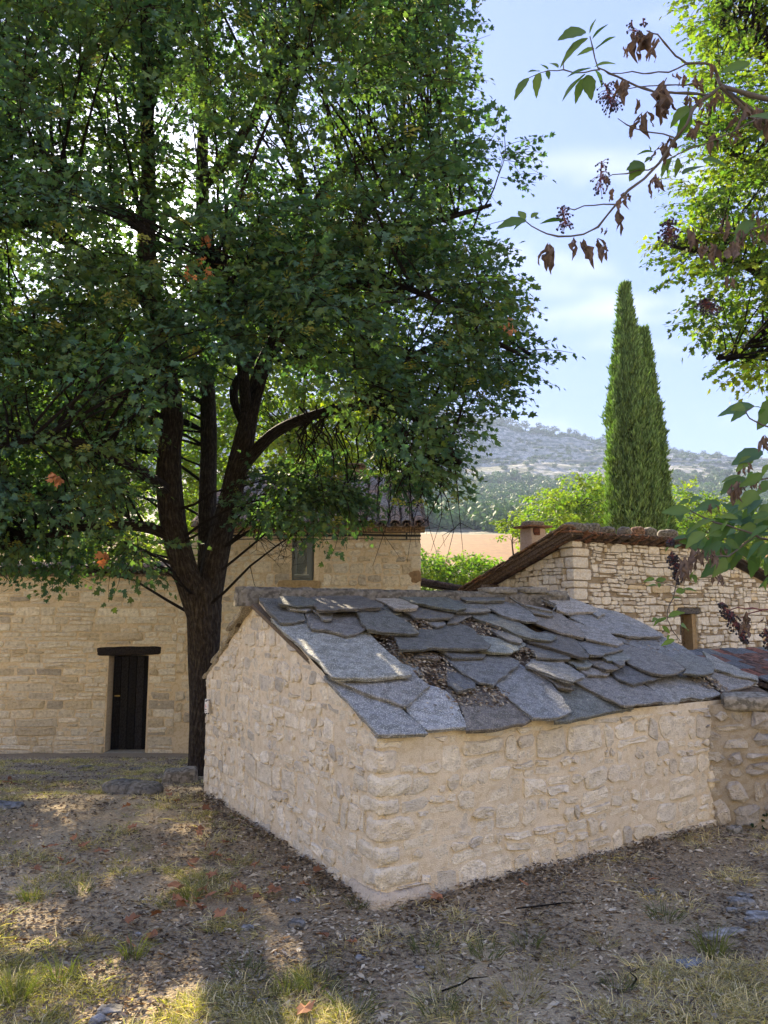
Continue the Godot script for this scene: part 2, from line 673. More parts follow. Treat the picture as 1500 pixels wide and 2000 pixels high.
func lay_stones(wall: Node3D, frame: Transform3D, polys: Array, proud: Vector2, rough: float, square: float, mat: Material, tints: Array, called := "stone", most := 300) -> void:
	polys.sort_custom(func(a, b): return area_of(a) > area_of(b))
	var rest := MB.new()
	for i in polys.size():
		var q: PackedVector2Array = polys[i]
		var mid := Vector2.ZERO
		for p in q:
			mid += p
		mid /= q.size()
		var t: Color = tints[mini(int(pow(rg.randf(), 1.7) * tints.size()), tints.size() - 1)]
		t = t * rr(0.88, 1.1)
		var me := stone_mesh(q, mid, rr(proud.x, proud.y), rough, square)
		var xf := Transform3D(Basis(), Vector3(mid.x, mid.y, 0))
		if i < most:
			me = tinted(me, t)
			part(called, me, mat, wall, xf)
		else:
			var arr := me.surface_get_arrays(0)
			var base := rest.v.size()
			rest.col = t
			for p in arr[Mesh.ARRAY_VERTEX]:
				rest.p(xf * p)
			for k in arr[Mesh.ARRAY_INDEX]:
				rest.ix.append(base + k)
	if rest.v.size():
		tag(part("small_stones", rest.mesh(), mat, wall), "", "", "", "stuff")


func tinted(me: ArrayMesh, t: Color) -> ArrayMesh:
	var arr := me.surface_get_arrays(0)
	var c := PackedColorArray()
	c.resize(arr[Mesh.ARRAY_VERTEX].size())
	for i in c.size():
		c[i] = t * rr(0.96, 1.04)
	arr[Mesh.ARRAY_COLOR] = c
	var o := ArrayMesh.new()
	o.add_surface_from_arrays(Mesh.PRIMITIVE_TRIANGLES, arr)
	return o


# an uneven sheet of pointing between bottom(u) and top(u), in a wall's own axes
func sheet(b: MB, u0: float, u1: float, bottom: Callable, top: Callable, step: float, amp: float, key: float, tone: Color) -> void:
	var nu := maxi(2, int((u1 - u0) / step) + 1)
	var first := b.v.size()
	var high := 0.0
	for i in nu:
		var u := lerpf(u0, u1, float(i) / (nu - 1))
		high = maxf(high, top.call(u) - bottom.call(u))
	var nv := maxi(2, int(high / step) + 1)
	for i in nu:
		var u := lerpf(u0, u1, float(i) / (nu - 1))
		var v0: float = bottom.call(u)
		var v1: float = top.call(u)
		for j in nv:
			var v := lerpf(v0, v1, float(j) / (nv - 1))
			var s := n3(Vector3(u, v, key), 3.2) * 0.6 + n3(Vector3(u, v, key + 9.0), 11.0) * 0.4
			b.col = tone * (1.0 + 0.10 * n3(Vector3(u, v, key + 4.0), 1.3))
			b.p(Vector3(u, v, amp * s))
	for i in nu - 1:
		for j in nv - 1:
			var a := first + i * nv + j
			b.q(a, a + nv, a + nv + 1, a + 1)


# a rounded block or boulder: a cube pushed toward a superellipsoid, then roughened
func block(size: Vector3, power: float, rough: float, freq: float, div: int, tone: Color, flat := false) -> ArrayMesh:
	var b := MB.new()
	b.col = tone
	var key := Vector3(rr(0, 40), rr(0, 40), rr(0, 40))
	for face in 6:
		var first := b.v.size()
		for j in div + 1:
			for i in div + 1:
				var s := 2.0 * i / div - 1.0
				var t := 2.0 * j / div - 1.0
				var c := Vector3(s, t, 1)
				match face:
					1: c = Vector3(-s, t, -1)
					2: c = Vector3(1, t, -s)
					3: c = Vector3(-1, t, s)
					4: c = Vector3(s, 1, -t)
					5: c = Vector3(s, -1, t)
				var l := pow(pow(absf(c.x), power) + pow(absf(c.y), power) + pow(absf(c.z), power), 1.0 / power)
				var e := c / l
				var k := e * size * 0.5
				var d := rough * (nz.get_noise_3d(k.x * freq + key.x, k.y * freq + key.y, k.z * freq + key.z) + 0.5 * nz.get_noise_3d(k.x * freq * 2.7 + key.y, k.y * freq * 2.7, k.z * freq * 2.7))
				b.p(k + e.normalized() * d)
		for j in div:
			for i in div:
				var a := first + j * (div + 1) + i
				b.q(a, a + 1, a + div + 2, a + div + 1)
	return b.mesh(flat)


# ------------------------------------------------------------------ the shed
func plate(pts: PackedVector2Array, a: float, bb: float, th: float, tone: Color, jig := 0.011) -> ArrayMesh:
	# pts in a roof's own axes (x along the eave, y up the slope); a + bb * y is the height of the top face
	var mid := Vector2.ZERO
	for p in pts:
		mid += p
	mid /= pts.size()
	if area_of(pts) < 0.0:
		pts.reverse()
	var q := PackedVector2Array()
	for i in pts.size():
		var e := pts[(i + 1) % pts.size()]
		var n := maxi(1, int(pts[i].distance_to(e) / 0.06))
		for k in n:
			q.append(pts[i].lerp(e, float(k) / n) + (Vector2(rr(-jig, jig), rr(-jig, jig)) if k > 0 else Vector2.ZERO))
	var b := MB.new()
	var m := q.size()
	var ring := [[0.0, 0.0], [0.004, -0.22], [0.0, -0.62], [-0.006, -1.0]]
	for k in 4:
		for i in m:
			var tang := (q[(i + 1) % m] - q[(i + m - 1) % m]).normalized()
			var outw := Vector2(tang.y, -tang.x)
			var r: Array = ring[k]
			var p = q[i] + outw * (r[0] - 0.007 + (rr(-0.012, 0.006) if k > 1 else 0.0))
			var top := a + bb * q[i].y + 0.006 * nz.get_noise_2d(q[i].x * 4.0 + mid.x * 9.0, q[i].y * 4.0)
			b.col = tone * (1.0 if k < 1 else rr(0.72, 1.0))
			b.p(Vector3(p.x - mid.x, p.y - mid.y, top + r[1] * th + (rr(-0.003, 0.003) if k == 1 or k == 2 else 0.0)))
	for k in 3:
		for i in m:
			var j := (i + 1) % m
			b.q(k * m + j, k * m + i, k * m + m + i, k * m + m + j)
	# inner points for an uneven face
	var inner := PackedVector2Array()
	for i in m:
		inner.append(Vector2(b.v[i].x, b.v[i].y))
	var tr := Geometry2D.triangulate_polygon(inner)
	b.col = tone
	for k in range(0, tr.size(), 3):
		var x := tr[k]
		var y := tr[k + 1]
		var z := tr[k + 2]
		if (inner[y] - inner[x]).cross(inner[z] - inner[x]) < 0.0:
			var s := y
			y = z
			z = s
		b.tri(b.v[x], b.v[y], b.v[z])
		b.tri(b.v[3 * m + x], b.v[3 * m + z], b.v[3 * m + y])
	return b.mesh(true)


func slab(roof: Node3D, n: Array, a: float, b: float, th: float, kind: int) -> void:
	var pts := PackedVector2Array()
	var mid := Vector2.ZERO
	for i in range(0, n.size(), 2):
		pts.append(Vector2(n[i], minf(n[i + 1], 2.27)))
		mid += pts[-1]
	mid /= pts.size()
	var tone: Color = [Color(0.37, 0.345, 0.305), Color(0.54, 0.505, 0.45), Color(0.78, 0.735, 0.66)][kind]
	tone *= rr(0.72, 1.25)
	tone = tone * Color(1, 1, 1).lerp([Color(1.12, 1.0, 0.86), Color(0.94, 1.02, 0.94), Color(0.95, 1.0, 1.06)][rg.randi() % 3], rg.randf())
	var me := plate(pts, a, b, th, tone)
	part("stone_slab", me, M["slate"], roof, Transform3D(Basis(ROOF_U, ROOF_V, ROOF_N), ROOF_O + ROOF_U * mid.x + ROOF_V * mid.y))


func shed() -> void:
	var A := SHED_A
	var B := SHED_B
	var D := SHED_D
	var s := thing("stone_shed", A, "low limewashed stone shed with sagging grey stone-slab roof, nearest the camera", "shed")
	var inv := Transform3D(Basis(), -A)
	var lime := [Color(0.85, 0.775, 0.64), Color(0.87, 0.80, 0.67), Color(0.84, 0.76, 0.62), Color(0.87, 0.81, 0.70), Color(0.83, 0.76, 0.63), Color(0.77, 0.70, 0.59), Color(0.64, 0.595, 0.52)]
	var tone := Color(0.855, 0.78, 0.64)
	# gable wall, seen from outside: B on the left, A on the right
	var gf := inv * frame_of(B, A)
	var gl := A.distance_to(B)
	var apex_u := 1.28
	var gtop := func(u): return lerpf(1.03, 1.715, u / apex_u) if u < apex_u else lerpf(1.715, 0.925, (u - apex_u) / (gl - apex_u))
	var low := func(_u): return -0.3
	var gb := MB.new()
	sheet(gb, 0.0, gl - 0.05, low, gtop, 0.028, 0.015, 3.0, tone)
	var gable := part("gable_wall", gb.mesh(), M["mortar"], s, gf)
	var region := PackedVector2Array([Vector2(0.02, -0.2), Vector2(gl, -0.2), Vector2(gl, 0.90), Vector2(apex_u, 1.67), Vector2(0.02, 1.0)])
	var quoins := [[0.36, 0.36, -0.12, 0.20, 0.03], [0.30, 0.20, 0.09, 0.13, 0.0], [0.17, 0.27, 0.22, 0.11, 0.0], [0.27, 0.17, 0.33, 0.15, 0.0], [0.16, 0.24, 0.48, 0.10, 0.0], [0.24, 0.15, 0.58, 0.13, 0.0], [0.15, 0.2, 0.71, 0.14, 0.0]]
	var gh_ := []
	var fh := []
	for q in quoins:
		fh.append(rect(-0.1, q[2], q[0] - 0.01, q[2] + q[3]))
		gh_.append(rect(gl - q[1] + 0.01, q[2], gl + 0.1, q[2] + q[3]))
	lay_stones(gable, Transform3D(), courses(region, gh_, Vector2(0.085, 0.16), Vector2(0.09, 0.27), 0.012, 0.42, 0.05, 0.022, 0.009), Vector2(-0.004, 0.020), 0.85, 0.42, M["limestone"], lime)
	# front wall: A on the left, D on the right, running on behind the garden wall to the roof's end
	var far := A + (D - A).normalized() * 3.95
	var ff := inv * frame_of(A, far)
	var fl := 3.95
	var fb := MB.new()
	sheet(fb, 0.05, fl, low, func(_u): return 0.93, 0.028, 0.015, 13.0, tone)
	var front := part("front_wall", fb.mesh(), M["mortar"], s, ff)
	lay_stones(front, Transform3D(), courses(rect(0.0, -0.2, 3.2, 0.88), fh, Vector2(0.09, 0.19), Vector2(0.10, 0.33), 0.016, 0.36, 0.045, 0.026, 0.010), Vector2(-0.004, 0.021), 0.85, 0.42, M["limestone"], lime)
	# corner stones, each reaching round both faces
	var u := ff.basis.x
	var w := (B - A).normalized()
	var bead := MB.new()
	for j in 46:
		var y := -0.2 + j * 0.025
		for i in 11:
			var f := i / 10.0
			var p := w * 0.07 * (1.0 - f) * (1.0 - f) + u * 0.07 * f * f + Vector3(0, y, 0)
			var outw := -(w * (1.0 - f) * 0.2 + u * f * 0.2 + (u + w) * 0.5).normalized()
			bead.col = tone * (1.0 + 0.12 * n3(p, 3.0))
			bead.p(p + outw * (0.004 + 0.018 * n3(p, 5.0) + 0.008 * n3(p, 17.0)))
	for j in 45:
		for i in 10:
			bead.q(j * 11 + i, j * 11 + i + 1, j * 11 + i + 12, j * 11 + i + 11)
	part("corner_pointing", bead.mesh(), M["mortar"], s)
	for q in quoins:
		var size := Vector3(q[0], q[3] - 0.012, q[1])
		var c: Color = lime[rg.randi() % 4 + 1]
		if q[4] > 0.0:
			size += Vector3(0.06, 0.02, 0.06)
			c = Color(0.62, 0.545, 0.445)
		var bas := Basis(u, Vector3.UP, -w)
		var e: float = 0.014 + q[4]
		part("corner_stone", block(size, 5.0, 0.02, 9.0, 8, c), M["limestone"], s, Transform3D(bas, u * (size.x * 0.5 - e) + w * (size.z * 0.5 - e) + Vector3(0, q[2] + size.y * 0.5, 0)))
	# the body behind the two faces, closed on every side
	var body := MB.new()
	body.col = tone
	var back := far + (B - A)
	var k := [A, far, back, B]
	var off := 0.03
	var cx := (A + far + back + B) * 0.25
	var foot := []
	var head := []
	for p in k:
		var pp: Vector3 = p + (cx - p).normalized() * off * 1.4
		foot.append(pp - A + Vector3(0, -0.6, 0))
		head.append(pp - A + Vector3(0, 0.90, 0))
	for i in 4:
		var j := (i + 1) % 4
		body.quad(foot[i], foot[j], head[j], head[i])
	var r0 := B.lerp(A, apex_u / gl) + Vector3(0, 1.64, 0) - A + u * 0.03
	var r1 := far + w * (gl - apex_u) + Vector3(0, 1.64, 0) - A - u * 0.03
	body.quad(head[0], head[1], r1, r0)
	body.quad(head[2], head[3], r0, r1)
	body.tri(head[3], head[0], r0)
	body.tri(head[1], head[2], r1)
	part("rear_walls", body.mesh(true), M["mortar"], s)
	# roof: a bed of dark earth and laths, then the slabs, one by one
	var rb := MB.new()
	rb.col = Color(0.34, 0.29, 0.24)
	var ro := ROOF_O - A
	var e0 := ro + ROOF_U * 0.06 + ROOF_V * 0.07 - ROOF_N * 0.012
	var e1 := ro + ROOF_U * 4.02 - ROOF_N * 0.012
	rb.box(e0 - ROOF_V * 0.02 - ROOF_N * 0.03, ROOF_U * 3.9, ROOF_V * 2.08, ROOF_N * 0.03)
	var top0 := e0 + ROOF_V * 2.07
	var bv := (B - A + Vector3(0, 1.02, 0) + u * 0.03 - w * 0.0) - top0
	rb.quad(top0 + ROOF_N * 0.02, top0 + ROOF_U * 3.9 + ROOF_N * 0.02, top0 + ROOF_U * 3.9 + bv, top0 + bv)
	var roof := part("roof", rb.mesh(true), M["soil"], s)
	roof.set_meta("kids", {})
	front_slabs(roof)
	for c in roof.get_children():
		c.position -= A
	# back slope: slabs whose edges show along the gable
	var wv := -bv.normalized()
	var wn := ROOF_U.cross(wv).normalized()
	if wn.y < 0.0:
		wn = -wn
	var bo := top0 + bv
	var bl := bv.length()
	var v := -0.12
	var row := 0
	while v < bl - 0.2:
		var len_ := rr(0.42, 0.55)
		var x := -0.045 + rr(-0.02, 0.02)
		var cols := 0
		while x < 3.9:
			var wd := rr(0.5, 0.8)
			var p := PackedVector2Array([Vector2(x, v + rr(-0.03, 0.03)), Vector2(x + wd, v + rr(-0.03, 0.03)), Vector2(x + wd - 0.03, minf(v + len_, bl - 0.03)), Vector2(x + 0.02, minf(v + len_, bl - 0.03))])
			var mid := Vector2.ZERO
			for i in p:
				mid += i * 0.25
			for i in 4:
				p[i].x = -p[i].x
			part("stone_slab", plate(p, 0.05 + v * 0.06, -0.06, 0.03, Color(0.98, 0.84, 0.62) * rr(0.85, 1.0)), M["slate"], roof, Transform3D(Basis(-ROOF_U, wv, (-ROOF_U).cross(wv)), bo + ROOF_U * mid.x + wv * mid.y))
			x += wd + 0.01
			cols += 1
			if cols > 2:
				break
		v += len_ * 0.72
		row += 1
	# crest of rough mortar and stones along the ridge
	var crest := MB.new()
	var n := 60
	for i in n + 1:
		var x := lerpf(-0.02, 3.62, float(i) / n)
		var o := ro + ROOF_U * x + ROOF_V * 2.20
		var up := 0.085 + 0.007 * nz.get_noise_2d(x * 6.0, 3.0) + 0.008 * nz.get_noise_2d(x * 25.0, 1.0)
		var wid := 0.10 + 0.02 * nz.get_noise_2d(x * 5.0, 8.0)
		crest.col = Color(0.25, 0.225, 0.185) * (1.0 + 0.4 * nz.get_noise_2d(x * 7.0, 2.0))
		var side := Vector3(ROOF_V.x, 0, ROOF_V.z).normalized()
		for e in [[-wid, -0.07], [-wid * 0.9, up * 0.6], [-wid * 0.5, up], [wid * 0.5, up * 1.02], [wid, -0.07]]:
			crest.p(o + side * e[0] + Vector3(0, e[1], 0))
	for i in n:
		for j in 4:
			crest.q(i * 5 + j + 1, i * 5 + j, i * 5 + 5 + j, i * 5 + 6 + j)
	crest.q(0, 1, 2, 3)
	crest.t(0, 3, 4)
	var last := n * 5
	crest.q(last + 3, last + 2, last + 1, last)
	crest.t(last + 4, last + 3, last)
	part("ridge_crest", crest.mesh(), M["rock"], s)
	for q in [[3.15, 0.34, 0.03], [3.46, 0.30, 0.0], [2.72, 0.4, 0.02]]:
		var o = ro + ROOF_U * q[0] + ROOF_V * 2.2 + Vector3(0, 0.075 + q[2], 0)
		part("ridge_stone", block(Vector3(q[1], 0.07, 0.22), 5.0, 0.014, 11.0, 5, Color(0.36, 0.34, 0.30)), M["rock"], s, Transform3D(Basis(ROOF_U, Vector3.UP, ROOF_U.cross(Vector3.UP)), o))
	# needles, flakes and dead leaves caught in the gaps between the slabs
	var fl_mesh := flake_mesh()
	var pl := []
	var ti := PackedColorArray()
	for i in 9000:
		var x := rr(0.25, 3.9)
		var y := rr(0.1, 2.2)
		var dens := 0.35 + nz.get_noise_2d(x * 2.2, y * 2.2 + 7.0) + (0.5 if absf(x - y * 0.3 - 1.0) < 0.45 else 0.0)
		if rg.randf() > dens:
			continue
		var bas := Basis(ROOF_U, ROOF_N, -ROOF_V).rotated(ROOF_N, rr(0, TAU)).rotated(ROOF_U, rr(-0.4, 0.4))
		pl.append(Transform3D(bas.scaled(Vector3.ONE * rr(0.35, 1.0)), ro + ROOF_U * x + ROOF_V * y + ROOF_N * rr(0.0, 0.026)))
		ti.append([Color(0.30, 0.22, 0.13), Color(0.42, 0.35, 0.24), Color(0.16, 0.11, 0.07), Color(0.5, 0.43, 0.3), Color(0.10, 0.075, 0.055)][rg.randi() % 5])
	for q in [[0.93, 0.80, 0.20, 0.24], [0.79, 0.60, 0.14, 0.14], [1.29, 1.48, 0.16, 0.12], [0.81, 1.22, 0.14, 0.16], [1.98, 1.38, 0.25, 0.16], [1.90, 0.87, 0.16, 0.2], [0.98, 0.28, 0.3, 0.14], [3.33, 0.22, 0.14, 0.2], [0.75, 0.91, 0.1, 0.14]]:
		for i in 260:
			var a := rr(0, TAU)
			var far_ := sqrt(rg.randf())
			var x: float = q[0] + cos(a) * far_ * q[2]
			var y: float = q[1] + sin(a) * far_ * q[3]
			var bas := Basis(ROOF_U, ROOF_N, -ROOF_V).rotated(ROOF_N, rr(0, TAU)).rotated(ROOF_U, rr(-0.5, 0.5))
			pl.append(Transform3D(bas.scaled(Vector3.ONE * rr(0.35, 1.0)), ro + ROOF_U * x + ROOF_V * y + ROOF_N * (0.015 + 0.05 * (1.0 - far_) + rr(0.0, 0.02))))
			ti.append([Color(0.30, 0.22, 0.13), Color(0.42, 0.35, 0.24), Color(0.16, 0.11, 0.07), Color(0.5, 0.43, 0.3), Color(0.10, 0.075, 0.055)][rg.randi() % 5])
	for i in 700:
		var x := rr(0.1, 3.8)
		var y := rr(0.05, 2.3)
		var bas := Basis(ROOF_U, ROOF_N, -ROOF_V).rotated(ROOF_N, rr(0, TAU))
		pl.append(Transform3D(bas.scaled(Vector3(0.45, 0.45, 0.2) * rr(0.5, 1.0)), ro + ROOF_U * x + ROOF_V * y + ROOF_N * rr(0.026, 0.075)))
		ti.append(Color(0.55, 0.52, 0.44) * rr(0.7, 1.1))
	var heap := scatter("leaf_litter", fl_mesh, M["dry_leaf"], s, pl, ti)
	# the plaque near the far end of the gable wall
	var pb := thing("wall_plaque", B + frame_of(B, A).basis * Vector3(0.16, 0.77, 0.045), "small white enamel plaque with red emblem high on the gable wall of the shed", "plaque")
	pb.basis = frame_of(B, A).basis
	part("board", block(Vector3(0.085, 0.13, 0.012), 14.0, 0.0, 1.0, 4, Color(1, 1, 1)), M["plaque"], pb)
	for sx in [-1, 1]:
		for sy in [-1, 1]:
			var c := CylinderMesh.new()
			c.top_radius = 0.005
			c.bottom_radius = 0.005
			c.height = 0.03
			c.radial_segments = 8
			part("screw", c, M["iron"], pb, Transform3D(Basis(Vector3.RIGHT, PI / 2), Vector3(0.036 * sx, 0.058 * sy, 0.0)))
	var em := MB.new()
	for q in [[0.0, 0.017, 0.010, 0.007], [-0.007, 0.003, 0.008, 0.010], [0.007, 0.0, 0.008, 0.011], [0.0, -0.014, 0.011, 0.006]]:
		em.box(Vector3(q[0] - q[2] * 0.5, q[1] - q[3] * 0.5, 0.0), Vector3(q[2], 0, 0), Vector3(0, q[3], 0), Vector3(0, 0, 0.002))
	part("emblem", em.mesh(true), M["plaque_red"], pb, Transform3D(Basis(), Vector3(0, 0.0, 0.007)))
	var ink := MB.new()
	for y in [0.042, -0.031, -0.046]:
		for i in 6:
			ink.box(Vector3(-0.026 + i * 0.0088, y, 0.0), Vector3(0.0055, 0, 0), Vector3(0, 0.008 if y > -0.04 else 0.004, 0), Vector3(0, 0, 0.0015))
	part("print", ink.mesh(true), M["plaque_ink"], pb, Transform3D(Basis(), Vector3(0, 0.0, 0.007)))


func flake_mesh() -> ArrayMesh:
	var b := MB.new()
	var a := b.p(Vector3(-0.022, 0.002, 0.0))
	var c := b.p(Vector3(-0.004, 0.006, 0.010))
	var d := b.p(Vector3(0.024, 0.0, 0.002))
	var e := b.p(Vector3(0.002, 0.005, -0.011))
	var m := b.p(Vector3(0.0, 0.0, 0.0))
	b.t(a, c, m)
	b.t(c, d, m)
	b.t(d, e, m)
	b.t(e, a, m)
	return b.mesh()


func front_slabs(r: Node3D) -> void:
	slab(r, [0.781, 0.439, 0.725, 0.202, 0.587, -0.038, 0.550, -0.092, 0.693, -0.111, 0.865, -0.101, 1.014, -0.096, 1.119, -0.056, 1.144, -0.019, 1.167, 0.155, 1.140, 0.419, 0.991, 0.556], 0.025, 0.000, 0.030, 0)
	slab(r, [1.728, 0.477, 1.517, 0.011, 1.288, -0.069, 1.275, -0.101, 1.416, -0.109, 1.601, -0.088, 1.818, -0.055, 2.000, -0.051, 2.123, -0.038, 2.083, 0.121, 1.984, 0.433, 1.823, 0.511], 0.025, 0.000, 0.030, 0)
	slab(r, [-0.002, 0.714, -0.023, 0.310, -0.038, 0.051, -0.039, -0.043, 0.091, -0.065, 0.280, -0.091, 0.295, -0.016, 0.293, 0.136, 0.302, 0.285, 0.201, 0.566, 0.148, 0.691], 0.025, 0.000, 0.030, 2)
	slab(r, [0.315, 0.294, 0.295, 0.071, 0.288, -0.026, 0.303, -0.047, 0.424, -0.055, 0.573, -0.067, 0.607, -0.028, 0.737, 0.229, 0.761, 0.393, 0.653, 0.565, 0.492, 0.465], 0.025, 0.000, 0.030, 2)
	slab(r, [1.176, 0.429, 1.120, 0.165, 1.100, -0.017, 1.089, -0.082, 1.208, -0.112, 1.293, -0.109, 1.449, -0.065, 1.471, -0.053, 1.601, 0.163, 1.741, 0.480, 1.706, 0.835, 1.519, 0.757], 0.055, -0.040, 0.027, 1)
	slab(r, [2.655, 0.374, 2.559, 0.061, 2.475, 0.010, 2.515, -0.013, 2.667, -0.011, 2.730, 0.025, 2.872, 0.042, 2.954, -0.007, 3.092, 0.007, 3.259, 0.038, 3.284, 0.103, 3.414, 0.421, 3.238, 0.573, 2.885, 0.478], 0.025, 0.000, 0.030, 2)
	slab(r, [1.905, 0.418, 1.927, 0.249, 1.931, 0.089, 1.943, -0.049, 1.979, -0.072, 2.165, -0.080, 2.388, -0.064, 2.484, -0.003, 2.569, 0.328, 2.538, 0.574, 2.289, 0.645, 1.999, 0.515], 0.067, -0.070, 0.027, 1)
	slab(r, [3.470, 0.395, 3.328, 0.105, 3.305, 0.070, 3.422, 0.079, 3.715, 0.123, 3.967, 0.165, 4.048, 0.210, 3.991, 0.434, 3.862, 0.654], 0.025, 0.000, 0.030, 2)
	slab(r, [3.986, 0.761, 3.665, 0.428, 3.834, 0.242, 3.945, 0.155, 4.054, 0.228, 4.005, 0.355, 4.028, 0.646, 4.033, 0.784], 0.052, 0.000, 0.027, 1)
	slab(r, [-0.006, 0.645, 0.019, 0.586, 0.069, 0.479, 0.138, 0.363, 0.224, 0.284, 0.279, 0.193, 0.305, 0.199, 0.469, 0.308, 0.650, 0.431, 0.660, 0.678, 0.445, 0.759, 0.096, 0.765], 0.052, 0.000, 0.027, 1)
	slab(r, [1.687, 0.623, 1.667, 0.345, 1.641, 0.262, 1.742, 0.210, 1.841, 0.297, 1.836, 0.468, 1.754, 0.611], 0.068, 0.000, 0.030, 0)
	slab(r, [2.322, 0.307, 2.367, 0.199, 2.522, 0.220, 2.806, 0.280, 2.873, 0.328, 2.845, 0.456, 2.748, 0.700, 2.590, 0.650, 2.423, 0.532], 0.097, -0.070, 0.030, 0)
	slab(r, [3.401, 0.673, 3.236, 0.385, 3.048, 0.281, 3.212, 0.201, 3.396, 0.233, 3.579, 0.341, 3.870, 0.633, 3.768, 0.810, 3.576, 0.761], 0.144, -0.140, 0.027, 1)
	slab(r, [0.798, 0.451, 0.745, 0.283, 0.797, 0.285, 0.932, 0.314, 0.986, 0.380, 1.092, 0.695, 1.050, 0.816], 0.119, -0.130, 0.030, 0)
	slab(r, [1.657, 0.634, 1.652, 0.458, 1.671, 0.262, 1.691, 0.184, 1.897, 0.264, 1.938, 0.297, 2.088, 0.653, 2.058, 0.830, 1.850, 0.782], 0.171, -0.160, 0.027, 1)
	slab(r, [3.085, 1.047, 2.700, 0.558, 2.683, 0.402, 2.680, 0.300, 2.762, 0.239, 2.887, 0.248, 3.128, 0.320, 3.191, 0.366, 3.392, 0.648, 3.333, 0.916, 3.192, 1.076], 0.149, -0.120, 0.027, 1)
	slab(r, [1.088, 0.943, 1.023, 0.643, 1.017, 0.444, 1.017, 0.388, 1.098, 0.322, 1.165, 0.369, 1.411, 0.533, 1.640, 0.668, 1.677, 0.708, 1.697, 0.995, 1.517, 1.108, 1.238, 1.075], 0.107, -0.070, 0.030, 0)
	slab(r, [2.155, 0.581, 2.113, 0.424, 2.303, 0.391, 2.356, 0.417, 2.444, 0.506, 2.353, 0.583], 0.094, -0.070, 0.027, 1)
	slab(r, [0.842, 0.657, 0.813, 0.578, 0.844, 0.512, 0.871, 0.525, 0.900, 0.602, 0.908, 0.700], 0.022, 0.000, 0.027, 1)
	slab(r, [2.418, 0.782, 2.303, 0.547, 2.296, 0.418, 2.416, 0.401, 2.480, 0.436, 2.589, 0.751, 2.565, 0.954], 0.172, -0.160, 0.027, 1)
	slab(r, [2.512, 0.562, 2.437, 0.408, 2.505, 0.414, 2.655, 0.545], 0.199, -0.160, 0.027, 1)
	slab(r, [2.159, 0.724, 2.085, 0.523, 2.208, 0.492, 2.323, 0.564, 2.454, 0.823, 2.367, 0.949], 0.170, -0.160, 0.027, 1)
	slab(r, [0.797, 1.202, 0.891, 1.165, 0.829, 0.892, 0.770, 0.670, 0.743, 0.640, 0.625, 0.642, 0.684, 0.883], 0.025, 0.000, 0.030, 2)
	slab(r, [0.050, 1.704, 0.013, 1.328, -0.002, 0.877, -0.046, 0.543, 0.114, 0.507, 0.301, 0.502, 0.552, 0.520, 0.582, 0.571, 0.613, 0.775, 0.676, 1.195, 0.744, 1.540, 0.563, 1.692, 0.354, 1.785], 0.126, -0.060, 0.030, 2)
	slab(r, [3.377, 1.406, 3.272, 1.106, 3.335, 0.946, 3.377, 0.853, 3.515, 0.737, 3.762, 0.715, 3.928, 0.771, 3.991, 0.955, 3.985, 1.266, 3.740, 1.387], 0.022, 0.000, 0.027, 1)
	slab(r, [2.708, 0.971, 2.449, 0.550, 2.537, 0.533, 2.697, 0.544, 2.799, 0.601, 3.023, 0.978, 2.871, 1.056], 0.200, -0.160, 0.027, 1)
	slab(r, [2.127, 1.222, 1.846, 0.718, 1.927, 0.667, 2.053, 0.640, 2.128, 0.631, 2.213, 0.707, 2.275, 0.968, 2.268, 1.206], 0.188, -0.140, 0.030, 0)
	slab(r, [2.105, 1.199, 2.071, 1.053, 2.143, 0.804, 2.174, 0.584, 2.242, 0.562, 2.337, 0.638, 2.726, 1.189, 2.600, 1.384, 2.296, 1.270], 0.218, -0.140, 0.030, 0)
	slab(r, [2.768, 1.250, 2.352, 0.650, 2.426, 0.611, 2.894, 0.757, 3.010, 0.957, 2.949, 1.230], 0.227, -0.160, 0.027, 1)
	slab(r, [1.072, 0.974, 1.069, 0.768, 1.359, 0.760, 1.424, 0.813, 1.397, 0.928, 1.215, 0.987], 0.137, -0.070, 0.030, 0)
	slab(r, [0.884, 1.119, 0.789, 0.851, 0.948, 0.811, 1.023, 0.824, 1.132, 1.129, 1.020, 1.231], 0.195, -0.160, 0.030, 0)
	slab(r, [1.378, 0.908, 1.480, 0.825, 1.654, 0.779, 2.020, 1.019, 2.062, 1.189, 1.865, 1.236, 1.764, 1.348, 1.513, 1.083], 0.217, -0.150, 0.027, 1)
	slab(r, [3.168, 1.711, 2.714, 1.034, 2.745, 0.935, 2.843, 0.787, 3.001, 0.860, 3.228, 1.229, 3.198, 1.513], 0.229, -0.130, 0.027, 1)
	slab(r, [0.885, 1.275, 0.661, 0.867, 0.869, 0.848, 0.945, 0.890, 1.189, 0.841, 1.417, 0.798, 1.560, 0.929, 1.760, 1.425, 1.793, 1.603, 1.640, 1.679, 1.303, 1.494, 1.137, 1.337], 0.239, -0.140, 0.030, 0)
	slab(r, [1.959, 1.480, 1.846, 1.059, 1.879, 0.941, 1.959, 1.000, 2.035, 1.135, 2.020, 1.447], 0.256, -0.160, 0.027, 1)
	slab(r, [2.014, 1.771, 1.957, 1.626, 2.037, 1.342, 2.015, 1.128, 2.068, 1.027, 2.211, 0.949, 2.390, 1.052, 2.422, 1.138, 2.293, 1.203, 2.391, 1.616, 2.274, 1.769, 2.115, 1.857], 0.208, -0.100, 0.030, 0)
	slab(r, [3.289, 1.871, 3.166, 1.650, 3.130, 1.365, 3.223, 1.236, 3.338, 1.190, 3.396, 1.119, 3.846, 1.098, 3.919, 1.138, 3.963, 1.281, 4.043, 1.553, 4.058, 1.849, 3.897, 1.971, 3.594, 1.935], 0.118, -0.050, 0.027, 1)
